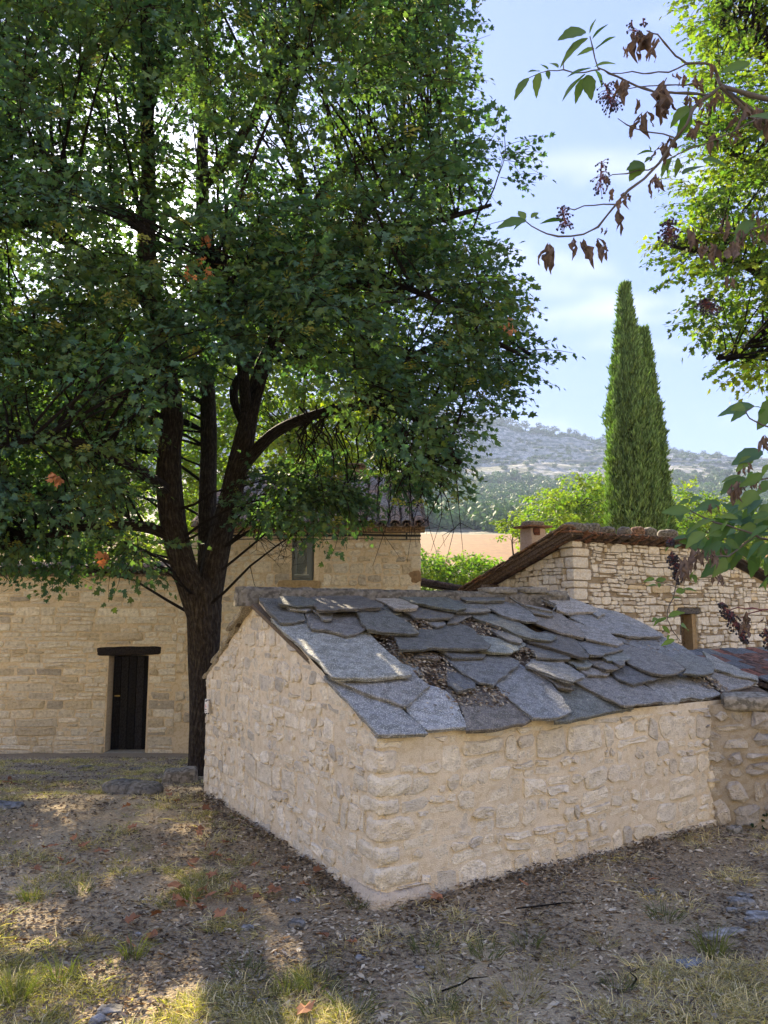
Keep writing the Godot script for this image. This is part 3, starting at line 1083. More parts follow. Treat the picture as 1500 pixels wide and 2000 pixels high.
	slab(r, [2.514, 1.500, 2.539, 1.319, 2.582, 1.173, 2.682, 1.028, 2.760, 1.066, 2.920, 1.277, 3.148, 1.739, 3.090, 1.916, 2.790, 1.785], 0.180, -0.080, 0.027, 1)
	slab(r, [0.843, 1.370, 0.782, 1.254, 0.920, 1.297, 0.967, 1.387], 0.025, 0.000, 0.030, 2)
	slab(r, [0.383, 1.849, 0.234, 1.426, 0.220, 1.365, 0.327, 1.328, 0.428, 1.201, 0.548, 1.245, 0.682, 1.343, 0.884, 1.655, 0.883, 1.945, 0.609, 1.978], 0.156, -0.060, 0.030, 0)
	slab(r, [0.799, 1.838, 0.625, 1.266, 0.723, 1.191, 0.933, 1.147, 1.042, 1.161, 1.066, 1.217, 1.102, 1.452, 1.069, 1.697, 0.899, 1.895], 0.171, -0.050, 0.030, 0)
	slab(r, [1.335, 1.697, 1.347, 1.353, 1.525, 1.464, 1.657, 1.751, 1.435, 1.788], 0.267, -0.140, 0.027, 1)
	slab(r, [1.647, 1.627, 1.552, 1.485, 1.658, 1.497, 1.985, 1.691, 2.073, 1.902, 1.933, 1.954], 0.177, -0.080, 0.027, 1)
	slab(r, [2.360, 2.081, 2.266, 1.631, 2.299, 1.532, 2.365, 1.418, 2.486, 1.416, 2.594, 1.495, 2.839, 1.969, 2.669, 2.194], 0.235, -0.100, 0.027, 1)
	slab(r, [0.128, 2.200, 0.074, 1.854, 0.033, 1.505, 0.084, 1.495, 0.272, 1.550, 0.477, 2.030, 0.358, 2.219], 0.156, -0.060, 0.030, 0)
	slab(r, [0.992, 1.981, 1.074, 1.620, 1.322, 1.657, 1.362, 1.703, 1.385, 2.008, 1.210, 2.106, 1.026, 2.021], 0.022, 0.000, 0.027, 1)
	slab(r, [0.411, 1.817, 0.376, 1.481, 0.450, 1.490, 0.536, 1.626, 0.509, 1.778, 0.447, 1.853], 0.183, -0.060, 0.027, 1)
	slab(r, [1.291, 1.798, 1.244, 1.520, 1.371, 1.496, 1.597, 1.516, 1.705, 1.598, 1.815, 1.779, 1.690, 2.048, 1.580, 2.099], 0.273, -0.120, 0.030, 0)
	slab(r, [3.523, 1.709, 3.498, 1.605, 3.732, 1.709, 3.781, 1.775, 3.726, 1.807], 0.148, -0.050, 0.030, 2)
	slab(r, [2.789, 1.979, 2.701, 1.698, 2.805, 1.574, 2.921, 1.632, 3.017, 1.794, 2.909, 1.951], 0.207, -0.080, 0.027, 1)
	slab(r, [1.135, 1.880, 1.110, 1.738, 1.170, 1.704, 1.257, 1.727, 1.315, 1.810, 1.234, 1.905], 0.049, 0.000, 0.027, 1)
	slab(r, [3.231, 2.438, 3.228, 1.927, 3.103, 1.793, 3.157, 1.681, 3.392, 1.730, 3.627, 1.731, 3.731, 1.799, 3.765, 1.885, 3.751, 2.456, 3.489, 2.430], 0.168, -0.060, 0.030, 2)
	slab(r, [2.056, 2.169, 1.811, 1.709, 1.921, 1.675, 2.217, 1.719, 2.335, 1.974, 2.298, 2.213], 0.263, -0.110, 0.030, 0)
	slab(r, [0.221, 1.850, 0.221, 1.747, 0.341, 1.689, 0.438, 1.749, 0.494, 1.870, 0.365, 1.921], 0.183, -0.060, 0.027, 1)
	slab(r, [2.848, 2.454, 2.772, 2.111, 2.719, 1.869, 2.804, 1.705, 2.908, 1.648, 3.040, 1.741, 3.191, 1.880, 3.246, 2.358, 3.245, 2.459, 3.026, 2.493], 0.218, -0.070, 0.027, 1)
	slab(r, [0.502, 1.935, 0.339, 1.567, 0.412, 1.524, 0.608, 1.571, 0.842, 1.651, 0.975, 1.646, 1.076, 1.759, 1.076, 2.161, 0.781, 2.125, 0.556, 2.058], 0.395, -0.160, 0.030, 0)
	slab(r, [1.479, 2.350, 1.461, 1.911, 1.613, 1.724, 1.729, 1.616, 1.903, 1.692, 1.984, 1.808, 2.050, 2.310, 1.788, 2.376], 0.330, -0.130, 0.030, 0)
	slab(r, [1.245, 2.299, 1.144, 1.709, 1.174, 1.669, 1.371, 1.693, 1.447, 1.777, 1.507, 2.280], 0.379, -0.160, 0.030, 2)
	slab(r, [0.183, 1.914, 0.151, 1.794, 0.269, 1.713, 0.443, 1.727, 0.489, 1.802, 0.517, 1.926, 0.430, 1.993, 0.239, 1.990], 0.213, -0.060, 0.030, 0)
	slab(r, [2.197, 2.334, 2.123, 1.969, 2.283, 1.954, 2.636, 2.011, 2.772, 2.169, 2.805, 2.436, 2.516, 2.443], 0.336, -0.130, 0.030, 0)


# ------------------------------------------------------------------ clay tiles
func canal_tile(r0: float, r1: float, len_: float, tone: Color) -> ArrayMesh:
	# a half-round tile lying along z: narrow end at -z, wide end at +z; y up
	var b := MB.new()
	b.col = tone
	var n := 6
	for e in [[-len_ * 0.5, r1, 0.0], [len_ * 0.5, r0, 0.0], [len_ * 0.5, r0 - 0.014, 0.0], [-len_ * 0.5, r1 - 0.014, 0.0]]:
		for i in n + 1:
			var a := PI * i / n
			b.p(Vector3(cos(a) * e[1], sin(a) * e[1] * 0.72, e[0]))
	for k in 4:
		var j := (k + 1) % 4
		for i in n:
			b.q(k * (n + 1) + i, j * (n + 1) + i, j * (n + 1) + i + 1, k * (n + 1) + i + 1)
	return b.mesh(true)


func tile_roof(parent: Node3D, o: Vector3, across: Vector3, up: Vector3, cols: int, rows: int, pitch: float, step: float, tones: Array, first_row_troughs := true, skip := 0.0, most := 300) -> void:
	# o: the low left corner; across: unit vector along the eave; up: unit vector up the slope
	var out := across.cross(up).normalized()
	var kinds := []
	for t in tones:
		kinds.append(canal_tile(0.098, 0.078, 0.44, t))
	var more := []
	var tints := PackedColorArray()
	var count := 0
	for c in cols:
		for r in rows:
			if rg.randf() < skip:
				continue
			var b := Basis(across, out, -up).rotated(out, rr(-0.045, 0.045)).rotated(across, rr(-0.03, 0.03) + 0.03)
			var p := o + across * (c * pitch + rr(-0.012, 0.012)) + up * (r * step + rr(-0.03, 0.03) + 0.2) + out * (0.055 + rr(0, 0.012))
			if count < most:
				part("tile", kinds[rg.randi() % kinds.size()], M["terracotta"], parent, Transform3D(b, p))
			else:
				more.append(Transform3D(b, p))
				tints.append(Color(1, 1, 1) * rr(0.8, 1.1))
			count += 1
			if first_row_troughs and r == 0:
				var bt := Basis(across, out, -up).rotated(up, PI)
				part("tile", kinds[rg.randi() % kinds.size()], M["terracotta"], parent, Transform3D(bt, o + across * ((c + 0.5) * pitch) + up * 0.18 + out * 0.065))
	if more.size():
		scatter("far_tiles", kinds[0], M["terracotta"], parent, more, tints)


# ------------------------------------------------------------------ the long house behind the maple
func farm_house() -> void:
	var z := -14.0
	var x0 := -8.6
	var x1 := 0.66
	var o := Vector3(x0, -0.9, z)
	var h := thing("farmhouse", o, "long two-storey limestone house behind the maple, canal-tiled roof and dark low door", "house")
	var wl := x1 - x0
	var top := 4.06
	var fr := Transform3D(Basis(), Vector3.ZERO)
	var cream := [Color(0.83, 0.75, 0.62), Color(0.85, 0.78, 0.66), Color(0.80, 0.71, 0.57), Color(0.86, 0.80, 0.69), Color(0.76, 0.68, 0.55), Color(0.68, 0.58, 0.43), Color(0.58, 0.52, 0.44)]
	var tone := Color(0.82, 0.715, 0.55)
	var d0 := -4.90 - x0
	var d1 := -4.19 - x0
	var dt := 1.77
	var w0 := -1.67 - x0
	var w1 := -1.19 - x0
	var wb := 3.10
	var wt := 3.87
	var b := MB.new()
	var ut := 5.25
	var side := 3.18
	var low := func(_u): return -0.5
	var high := func(_u): return top
	var wing := func(_u): return side
	for q in [[0.0, d0, low, wing], [d0, d1, func(_u): return dt, wing], [d1, ut, low, wing], [ut, w0, low, high], [w0, w1, low, func(_u): return wb], [w0, w1, func(_u): return wt, high], [w1, wl, low, high]]:
		sheet(b, q[0], q[1], q[2], q[3], 0.05, 0.016, 31.0, tone)
	# reveals of the two openings, and the closed body behind the face
	b.col = tone * 1.02
	for q in [[d0, d1, 0.06, dt, 0.30], [w0, w1, wb, wt, 0.22]]:
		var a := Vector3(q[0], q[2], 0.004)
		var c := Vector3(q[1], q[3], 0.004)
		var dp: float = q[4]
		b.quad(a, Vector3(a.x, a.y, -dp), Vector3(a.x, c.y, -dp), Vector3(a.x, c.y, a.z))
		b.quad(Vector3(c.x, a.y, -dp), Vector3(c.x, a.y, a.z), c, Vector3(c.x, c.y, -dp))
		b.quad(Vector3(a.x, c.y, -dp), Vector3(c.x, c.y, -dp), c, Vector3(a.x, c.y, a.z))
		b.quad(a, Vector3(c.x, a.y, a.z), Vector3(c.x, a.y, -dp), Vector3(a.x, a.y, -dp))
	var deep := 6.4
	b.quad(Vector3(wl, -0.5, 0), Vector3(wl, -0.5, -deep), Vector3(wl, top, -deep), Vector3(wl, top, 0))
	b.tri(Vector3(wl, top, 0), Vector3(wl, top, -deep), Vector3(wl, top + 1.36, -deep * 0.5))
	b.quad(Vector3(ut, -0.5, -deep), Vector3(ut, -0.5, 0), Vector3(ut, top, 0), Vector3(ut, top, -deep))
	b.tri(Vector3(ut, top, -deep), Vector3(ut, top, 0), Vector3(ut, top + 1.36, -deep * 0.5))
	b.quad(Vector3(wl, -0.5, -deep), Vector3(ut, -0.5, -deep), Vector3(ut, top, -deep), Vector3(wl, top, -deep))
	b.quad(Vector3(0, -0.5, -4.0), Vector3(0, -0.5, 0), Vector3(0, side, 0), Vector3(0, side, -4.0))
	b.quad(Vector3(ut, -0.5, -4.0), Vector3(0, -0.5, -4.0), Vector3(0, side, -4.0), Vector3(ut, side, -4.0))
	# closed room behind both openings
	b.quad(Vector3(0.05, -0.5, -0.5), Vector3(wl - 0.05, -0.5, -0.5), Vector3(wl - 0.05, side, -0.5), Vector3(0.05, side, -0.5))
	b.quad(Vector3(ut, 2.9, -4.5), Vector3(wl, 2.9, -4.5), Vector3(wl, top, -4.5), Vector3(ut, top, -4.5))
	b.quad(Vector3(ut, 2.95, -0.02), Vector3(wl, 2.95, -0.02), Vector3(wl, 2.95, -4.5), Vector3(ut, 2.95, -4.5))
	b.quad(Vector3(ut, top - 0.01, -0.02), Vector3(ut, top - 0.01, -4.5), Vector3(wl, top - 0.01, -4.5), Vector3(wl, top - 0.01, -0.02))
	var wall := part("front_wall", b.mesh(), M["mortar"], h)
	var holes := [rect(d0 - 0.02, -0.3, d1 + 0.02, dt), rect(d0 - 0.24, dt - 0.02, d1 + 0.22, dt + 0.19), rect(w0 - 0.03, wb - 0.05, w1 + 0.10, wt + 0.1), rect(w0 - 0.28, wb - 0.2, w1 + 0.06, wb), rect(wl - 0.14, 0, wl + 0.2, top)]
	var left := courses(rect(0.9, -0.15, 4.9, 3.1), holes, Vector2(0.09, 0.17), Vector2(0.22, 0.72), 0.014, 0.42, 0.03, 0.018, 0.009, 0.006)
	var right := courses(rect(4.9, 0.6, wl - 0.02, top - 0.12), holes, Vector2(0.11, 0.24), Vector2(0.12, 0.42), 0.018, 0.4, 0.04, 0.03, 0.012, 0.005)
	left.append_array(right)
	lay_stones(wall, fr, left, Vector2(0.004, 0.028), 0.85, 0.25, M["limestone"], cream)
	for i in 16:
		var y := -0.1 + i * 0.262
		var lx := rr(0.2, 0.42)
		var c: Color = cream[rg.randi() % 5]
		if i == 12:
			c = Color(0.36, 0.24, 0.14)
		part("corner_stone", block(Vector3(lx, 0.245, 0.3), 8.0, 0.014, 7.0, 5, c), M["limestone"], h, Transform3D(Basis(), Vector3(wl - lx * 0.5 + rr(0.0, 0.025), y + 0.12, -0.135)))
	# door: dark boards far back in the opening, an old beam above, a stone threshold
	var dw := (d1 - d0) / 5.0
	var door := part("door", box_mesh(Vector3(d1 - d0 - 0.02, dt - 0.12, 0.03), Color(0.02, 0.02, 0.022)), M["old_wood"], h, Transform3D(Basis(), Vector3((d0 + d1) * 0.5, 0.09 + (dt - 0.12) * 0.5, -0.30)))
	for i in 5:
		part("board", box_mesh(Vector3(dw - 0.012, dt - 0.12, 0.025), Color(0.036, 0.036, 0.039) * rr(0.6, 1.6)), M["old_wood"], door, Transform3D(Basis(), Vector3((i - 2.0) * dw * 0.985, rr(-0.008, 0.0), 0.026 + rr(0, 0.004))))
	part("latch", box_mesh(Vector3(0.10, 0.022, 0.012), Color(1, 1, 1)), M["brass"], door, Transform3D(Basis(), Vector3(-0.26, 0.12, 0.048)))
	var ring := TorusMesh.new()
	ring.inner_radius = 0.02
	ring.outer_radius = 0.028
	ring.rings = 14
	ring.ring_segments = 6
	part("ring_handle", ring, M["iron"], door, Transform3D(Basis(Vector3.RIGHT, PI / 2), Vector3(-0.25, 0.0, 0.052)))
	part("lintel_beam", block(Vector3(d1 - d0 + 0.44, 0.16, 0.26), 9.0, 0.010, 8.0, 8, Color(0.05, 0.042, 0.038)), M["old_wood"], h, Transform3D(Basis(Vector3(0, 0, 1), 0.02), Vector3((d0 + d1) * 0.5, dt + 0.075, -0.098)))
	part("threshold", block(Vector3(d1 - d0 + 0.06, 0.14, 0.40), 9.0, 0.008, 8.0, 6, Color(0.42, 0.38, 0.32)), M["limestone"], h, Transform3D(Basis(), Vector3((d0 + d1) * 0.5, 0.03, -0.10)))
	# window: grey frame, casement, pane and sill
	var win := part("window", frame_mesh(w1 - w0 - 0.10, wt - wb, 0.035, 0.07, Color(1, 1, 1)), M["window_paint"], h, Transform3D(Basis(), Vector3((w0 + w1) * 0.5 - 0.05, (wb + wt) * 0.5, -0.07)))
	part("casement", frame_mesh(w1 - w0 - 0.19, wt - wb - 0.09, 0.055, 0.055, Color(1, 1, 1)), M["window_paint"], win, Transform3D(Basis(), Vector3(-0.008, 0.0, 0.02)))
	part("mullion", box_mesh(Vector3(0.05, wt - wb - 0.07, 0.05), Color(1, 1, 1)), M["window_paint"], win, Transform3D(Basis(), Vector3((w1 - w0) * 0.5 - 0.10, 0, 0.03)))
	part("pane", box_mesh(Vector3(w1 - w0 - 0.28, wt - wb - 0.18, 0.006), Color(1, 1, 1)), M["pane"], win, Transform3D(Basis(), Vector3(-0.008, 0.0, 0.012)))
	part("drip_strip", box_mesh(Vector3(w1 - w0 - 0.22, 0.014, 0.03), Color(1, 1, 1)), M["sill_strip"], win, Transform3D(Basis(), Vector3(-0.01, -(wt - wb) * 0.5 + 0.10, 0.05)))
	part("jamb", box_mesh(Vector3(0.085, wt - wb, 0.16), tone * 1.12), M["mortar"], h, Transform3D(Basis(), Vector3(w1 - 0.036, (wb + wt) * 0.5, -0.075)))
	part("sill", block(Vector3(w1 - w0 + 0.3, 0.17, 0.24), 9.0, 0.010, 8.0, 7, Color(0.50, 0.37, 0.21)), M["limestone"], h, Transform3D(Basis(), Vector3((w0 + w1) * 0.5 - 0.1, wb - 0.088, -0.085)))
	# roof
	var up := Vector3(0, 1.42, -3.42).normalized()
	var rb := MB.new()
	rb.col = Color(0.30, 0.24, 0.18)
	var eo := Vector3(ut - 0.12, top - 0.02, 0.2)
	var ol := up.cross(Vector3.LEFT).normalized()
	if ol.y < 0.0:
		ol = -ol
	rb.box(eo, Vector3(wl - ut + 0.24, 0, 0), ol * 0.03, up * 3.75)
	var ro := eo + up * 3.74
	rb.quad(Vector3(wl + 0.12, ro.y, ro.z), Vector3(ut - 0.12, ro.y, ro.z), Vector3(ut - 0.12, top - 0.1, -deep - 0.2), Vector3(wl + 0.12, top - 0.1, -deep - 0.2))
	var roof := part("roof", rb.mesh(true), M["old_wood"], h)
	tile_roof(roof, eo + Vector3(0.10, 0.02, 0), Vector3.RIGHT, up, 20, 11, 0.21, 0.34, [Color(0.52, 0.41, 0.34), Color(0.47, 0.41, 0.36), Color(0.42, 0.40, 0.38), Color(0.58, 0.41, 0.31), Color(0.50, 0.47, 0.43)], true, 0.0, 300)
	# the lower wing beside the door: a lean-to roof that rises to the back, tiles along its eave
	var wb2 := MB.new()
	wb2.col = Color(0.30, 0.24, 0.18)
	wb2.box(Vector3(-0.1, side - 0.02, 0.16), Vector3(ut + 0.06, 0, 0), Vector3(0, 0.05, 0.006), Vector3(0, 0.5, -4.2))
	var low_roof := part("low_roof", wb2.mesh(true), M["old_wood"], h)
	tile_roof(low_roof, Vector3(0.0, side + 0.03, 0.16), Vector3.RIGHT, Vector3(0, 0.5, -4.2).normalized(), 25, 3, 0.21, 0.34, [Color(0.36, 0.26, 0.21), Color(0.30, 0.25, 0.22), Color(0.26, 0.23, 0.21)])
	for c in 10:
		var b2 := Basis(Vector3(0, 0, 1), Vector3.UP, Vector3(-1, 0, 0))
		part("ridge_tile", canal_tile(0.115, 0.095, 0.48, Color(0.31, 0.26, 0.22) * rr(0.8, 1.1)), M["terracotta"], roof, Transform3D(b2.rotated(Vector3.UP, rr(-0.03, 0.03)), Vector3(wl - c * 0.44 - 0.1, ro.y + 0.05, ro.z)))
	# eaves: a board, two dark cables and their clips
	part("eave_board", box_mesh(Vector3(wl - ut + 0.15, 0.10, 0.16), Color(0.42, 0.30, 0.18)), M["old_wood"], h, Transform3D(Basis(), Vector3((wl + ut) * 0.5, top - 0.05, 0.085)))
	for q in [[0.035, top - 0.14, 0.045], [0.012, top - 0.21, 0.055]]:
		var t := MB.new()
		var pts := []
		var rad := []
		for i in 24:
			var x := lerpf(ut + 0.1, wl + 0.01, i / 23.0)
			pts.append(Vector3(x, q[1] - 0.015 * absf(sin(x * 1.9)), q[2]))
			rad.append(q[0] * 0.55)
		t.tube(pts, rad, 6)
		part("cable", t.mesh(), M["cable"], h)
	for i in 4:
		part("cable_clip", box_mesh(Vector3(0.03, 0.12, 0.05), Color(1, 1, 1)), M["cable"], h, Transform3D(Basis(), Vector3(wl - 0.25 - i * 0.9, top - 0.17, 0.03)))
	# chimney on the ridge
	var cp := Vector3(7.95, ro.y + 0.02, ro.z - 0.1)
	var ch := part("chimney", block(Vector3(0.36, 0.50, 0.36), 12.0, 0.008, 8.0, 6, Color(0.45, 0.36, 0.27)), M["mortar"], h, Transform3D(Basis(), cp))
	part("chimney_cap", block(Vector3(0.46, 0.05, 0.46), 10.0, 0.006, 8.0, 5, Color(0.36, 0.28, 0.22)), M["terracotta"], ch, Transform3D(Basis(), Vector3(0, 0.35, 0)))
	for sx in [-0.13, 0.13]:
		part("brick", block(Vector3(0.09, 0.10, 0.36), 10.0, 0.003, 8.0, 4, Color(0.38, 0.22, 0.15)), M["terracotta"], ch, Transform3D(Basis(), Vector3(sx, 0.285, 0)))


func box_mesh(size: Vector3, tone: Color) -> ArrayMesh:
	# a box with narrow chamfers along its long edges
	var b := MB.new()
	b.col = tone
	var k := minf(0.004, minf(size.x, minf(size.y, size.z)) * 0.2)
	var hx := size.x * 0.5
	var hy := size.y * 0.5
	var hz := size.z * 0.5
	var ring := [Vector2(-hx + k, hz), Vector2(hx - k, hz), Vector2(hx, hz - k), Vector2(hx, -hz + k), Vector2(hx - k, -hz), Vector2(-hx + k, -hz), Vector2(-hx, -hz + k), Vector2(-hx, hz - k)]
	for e in [[-hy, 1.0], [hy, 1.0]]:
		for p in ring:
			b.p(Vector3(p.x, e[0], p.y))
	for i in 8:
		var j := (i + 1) % 8
		b.q(i, j, 8 + j, 8 + i)
	for i in range(1, 7):
		b.t(0, i + 1, i)
		b.t(8, 8 + i, 8 + i + 1)
	return b.mesh(true)


func frame_mesh(w: float, h: float, bar: float, deep: float, tone: Color) -> ArrayMesh:
	var b := MB.new()
	b.col = tone
	var x := w * 0.5
	var y := h * 0.5
	b.box(Vector3(-x, -y, -deep * 0.5), Vector3(bar, 0, 0), Vector3(0, h, 0), Vector3(0, 0, deep))
	b.box(Vector3(x - bar, -y, -deep * 0.5), Vector3(bar, 0, 0), Vector3(0, h, 0), Vector3(0, 0, deep))
	b.box(Vector3(-x + bar, -y, -deep * 0.5), Vector3(w - bar * 2.0, 0, 0), Vector3(0, bar, 0), Vector3(0, 0, deep - 0.002))
	b.box(Vector3(-x + bar, y - bar, -deep * 0.5), Vector3(w - bar * 2.0, 0, 0), Vector3(0, bar, 0), Vector3(0, 0, deep - 0.002))
	return b.mesh(true)


# ------------------------------------------------------------------ the dry-stone house on the right
func dry_stone_house() -> void:
	var K := Vector3(3.18, -0.9, -13.0)
	var dr := Vector3(0.8876, 0, -0.4606)
	var dl := Vector3(-0.4606, 0, -0.8876)
	var h := thing("dry_stone_house", K, "pale dry-stone house on the right with stones weighting its sloping tiled roof", "house")
	var white := [Color(0.88, 0.84, 0.79), Color(0.90, 0.87, 0.83), Color(0.86, 0.82, 0.77), Color(0.88, 0.83, 0.76), Color(0.90, 0.86, 0.80), Color(0.85, 0.80, 0.73), Color(0.84, 0.77, 0.69), Color(0.78, 0.66, 0.48), Color(0.58, 0.52, 0.46)]
	var dark := Color(0.42, 0.37, 0.31)
	var rl := 6.4
	var H := 3.78
	var rtop := func(u): return (H - 0.02 * u) if u < 3.1 else H - 0.06 - (u - 3.1) * 0.345
	# right-hand face
	var rf := Transform3D(Basis(dr, Vector3.UP, dr.cross(Vector3.UP)), Vector3.ZERO)
	var b := MB.new()
	var low := func(_u): return -0.5
	var w0 := 2.47
	var w1 := 2.86
	var wt := 2.50
	sheet(b, 0.0, w0, low, rtop, 0.06, 0.012, 51.0, dark)
	sheet(b, w0, w1, func(_u): return wt, rtop, 0.06, 0.012, 51.0, dark)
	sheet(b, w1, rl, low, rtop, 0.06, 0.012, 51.0, dark)
	for v in range(b.v.size()):
		b.v[v].z -= 0.03
	var face := part("long_wall", b.mesh(), M["mortar"], h, rf)
	var region := PackedVector2Array([Vector2(0.0, 1.55), Vector2(5.4, 1.55), Vector2(5.4, H - 0.9), Vector2(3.1, H - 0.10), Vector2(0.0, H - 0.06)])
	var holes := [rect(w0 - 0.02, 0, w1 + 0.02, wt), rect(w0 - 0.16, wt - 0.01, w1 + 0.12, wt + 0.12)]
	var fh := holes.duplicate()
	var quoins := []
	var y := 1.4
	while y < H - 0.12:
		var hh := rr(0.12, 0.24)
		hh = minf(hh, H - 0.05 - y)
		quoins.append([y, hh, rr(0.2, 0.42), rr(0.2, 0.42)])
		fh.append(rect(-0.1, y, quoins[-1][2], y + hh))
		y += hh
	var left := courses(PackedVector2Array([Vector2(0.0, 1.55), Vector2(4.15, 1.55), Vector2(4.15, H - 0.45), Vector2(3.1, H - 0.10), Vector2(0.0, H - 0.06)]), fh, Vector2(0.065, 0.165), Vector2(0.11, 0.44), 0.012, 0.6, 0.035, 0.018, 0.008, 0.003)
	var right := courses(PackedVector2Array([Vector2(4.17, 1.55), Vector2(5.6, 1.55), Vector2(5.6, H - 0.96), Vector2(4.17, H - 0.47)]), [], Vector2(0.07, 0.15), Vector2(0.14, 0.42), 0.010, 0.5, 0.012, 0.012, 0.005, 0.003)
	left.append_array(right)
	lay_stones(face, Transform3D(), left, Vector2(0.012, 0.034), 0.7, 0.8, M["dry_stone"], white)
	# left face under the sloping verge
	var ll := 3.4
	var lf := Transform3D(Basis(-dl, Vector3.UP, (-dl).cross(Vector3.UP)), dl * ll)
	var ltop := func(u): return lerpf(H - 1.02, H, u / ll)
	var lb := MB.new()
	sheet(lb, 0.0, ll, low, ltop, 0.06, 0.012, 61.0, dark)
	for v in range(lb.v.size()):
		lb.v[v].z -= 0.03
	var verge := part("end_wall", lb.mesh(), M["mortar"], h, lf)
	var lh := []
	for q in quoins:
		lh.append(rect(ll - q[3], q[0], ll + 0.1, q[0] + q[1]))
	lay_stones(verge, Transform3D(), courses(PackedVector2Array([Vector2(0.0, 1.7), Vector2(ll, 1.7), Vector2(ll, H - 0.08), Vector2(0.0, H - 1.10)]), lh, Vector2(0.085, 0.2), Vector2(0.12, 0.42), 0.011, 0.5, 0.03, 0.018, 0.008, 0.003), Vector2(0.012, 0.034), 0.7, 0.8, M["dry_stone"], white)
	for q in quoins:
		var size := Vector3(q[2] - 0.012, q[1] - 0.014, q[3] - 0.012)
		var bas := Basis(dr, Vector3.UP, -dl)
		part("corner_stone", block(size, 9.0, 0.010, 9.0, 6, (white[rg.randi() % 4] if rg.randf() < 0.72 else Color(0.36, 0.31, 0.26))), M["dry_stone"], h, Transform3D(bas, dr * (size.x * 0.5 - 0.03) + dl * (size.z * 0.5 - 0.03) + Vector3(0, q[0] + q[1] * 0.5, 0)))
	# body
	var body := MB.new()
	body.col = dark
	var i0 := 0.06
	var p := [dr * i0 + dl * i0, dr * (rl - i0) + dl * i0, dr * (rl - i0) + dl * ll, dr * i0 + dl * ll]
	var tops := [H - 0.06, H - 1.3, H - 2.2, H - 1.04]
	for i in 4:
		var j := (i + 1) % 4
		if i != 0:
			body.quad(p[i] + Vector3(0, -0.5, 0), p[j] + Vector3(0, -0.5, 0), p[j] + Vector3(0, tops[j], 0), p[i] + Vector3(0, tops[i], 0))
	body.quad(p[0] + dl * 0.5 + Vector3(0, -0.5, 0), p[1] + dl * 0.5 + Vector3(0, -0.5, 0), p[1] + dl * 0.5 + Vector3(0, H - 1.3, 0), p[0] + dl * 0.5 + Vector3(0, H - 0.2, 0))
	part("rear_walls", body.mesh(true), M["mortar"], h)
	# window: old grey frame, a tan reveal, a worn wooden lintel
	var win := part("window", box_mesh(Vector3(w1 - w0, 1.5, 0.02), Color(0.30, 0.235, 0.155)), M["old_wood"], h, rf * Transform3D(Basis(), Vector3((w0 + w1) * 0.5, wt - 0.75, -0.22)))
	part("frame_post", box_mesh(Vector3(0.10, 1.5, 0.07), Color(0.17, 0.17, 0.175)), M["old_wood"], win, Transform3D(Basis(), Vector3(-0.14, 0, 0.07)))
	part("frame_post", box_mesh(Vector3(0.05, 1.5, 0.05), Color(0.23, 0.22, 0.21)), M["old_wood"], win, Transform3D(Basis(), Vector3(-0.055, 0, 0.05)))
	part("jamb", box_mesh(Vector3(0.10, 1.5, 0.20), Color(0.46, 0.36, 0.24)), M["mortar"], win, Transform3D(Basis(), Vector3(0.165, 0, 0.10)))
	part("lintel", block(Vector3(w1 - w0 + 0.26, 0.11, 0.2), 8.0, 0.012, 9.0, 6, Color(0.21, 0.205, 0.21)), M["old_wood"], h, rf * Transform3D(Basis(), Vector3((w0 + w1) * 0.5 - 0.02, wt + 0.05, -0.07)))
	# roof that falls away from the long wall
	var fall := (dl * ll + Vector3(0, -1.02, 0)).normalized()
	var up := -fall
	var ro := Vector3(0, H + 0.05, 0) - dr * 0.20 - fall * 0.22
	var out := fall.cross(dr).normalized()
	if out.y < 0.0:
		out = -out
	var rb := MB.new()
	rb.col = Color(0.17, 0.13, 0.10)
	rb.box(ro + fall * 3.95 - out * 0.05, dr * 3.45, -fall * 3.95, dr.cross(-fall).normalized() * 0.05)
	var roof := part("roof", rb.mesh(true), M["old_wood"], h)
	for i in 4:
		rb = MB.new()
		part("verge_board", box_mesh(Vector3(0.035, 0.045, 3.9), Color(0.24, 0.175, 0.125) * rr(0.7, 1.3)), M["old_wood"], roof, Transform3D(Basis(dr, out, dr.cross(out)), ro + fall * 1.95 + dr * (-0.01 - 0.02 * (i % 2)) + out * (-0.11 + i * 0.045)))
	tile_roof(roof, ro + fall * 3.9 + dr * 0.08, dr, up, 16, 12, 0.215, 0.325, [Color(0.36, 0.22, 0.15), Color(0.30, 0.21, 0.16), Color(0.22, 0.17, 0.14), Color(0.44, 0.24, 0.15), Color(0.26, 0.22, 0.2)], false, 0.03, 300)
	for i in 15:
		for k in 2:
			var c := [Color(0.58, 0.35, 0.22), Color(0.46, 0.33, 0.25), Color(0.38, 0.31, 0.26), Color(0.56, 0.43, 0.32)]
			part("edge_tile", block(Vector3(0.26, 0.032, 0.34), 9.0, 0.010, 9.0, 4, c[rg.randi() % 4]), M["terracotta"], roof, Transform3D(Basis(dr, out, dr.cross(out)).rotated(dr, rr(-0.10, 0.02)).rotated(out, rr(-0.08, 0.08)), ro + fall * (0.2 + i * 0.255) + out * (0.03 + k * 0.045 + rr(0, 0.012)) + dr * (0.06 - k * 0.03 + rr(-0.03, 0.03))))
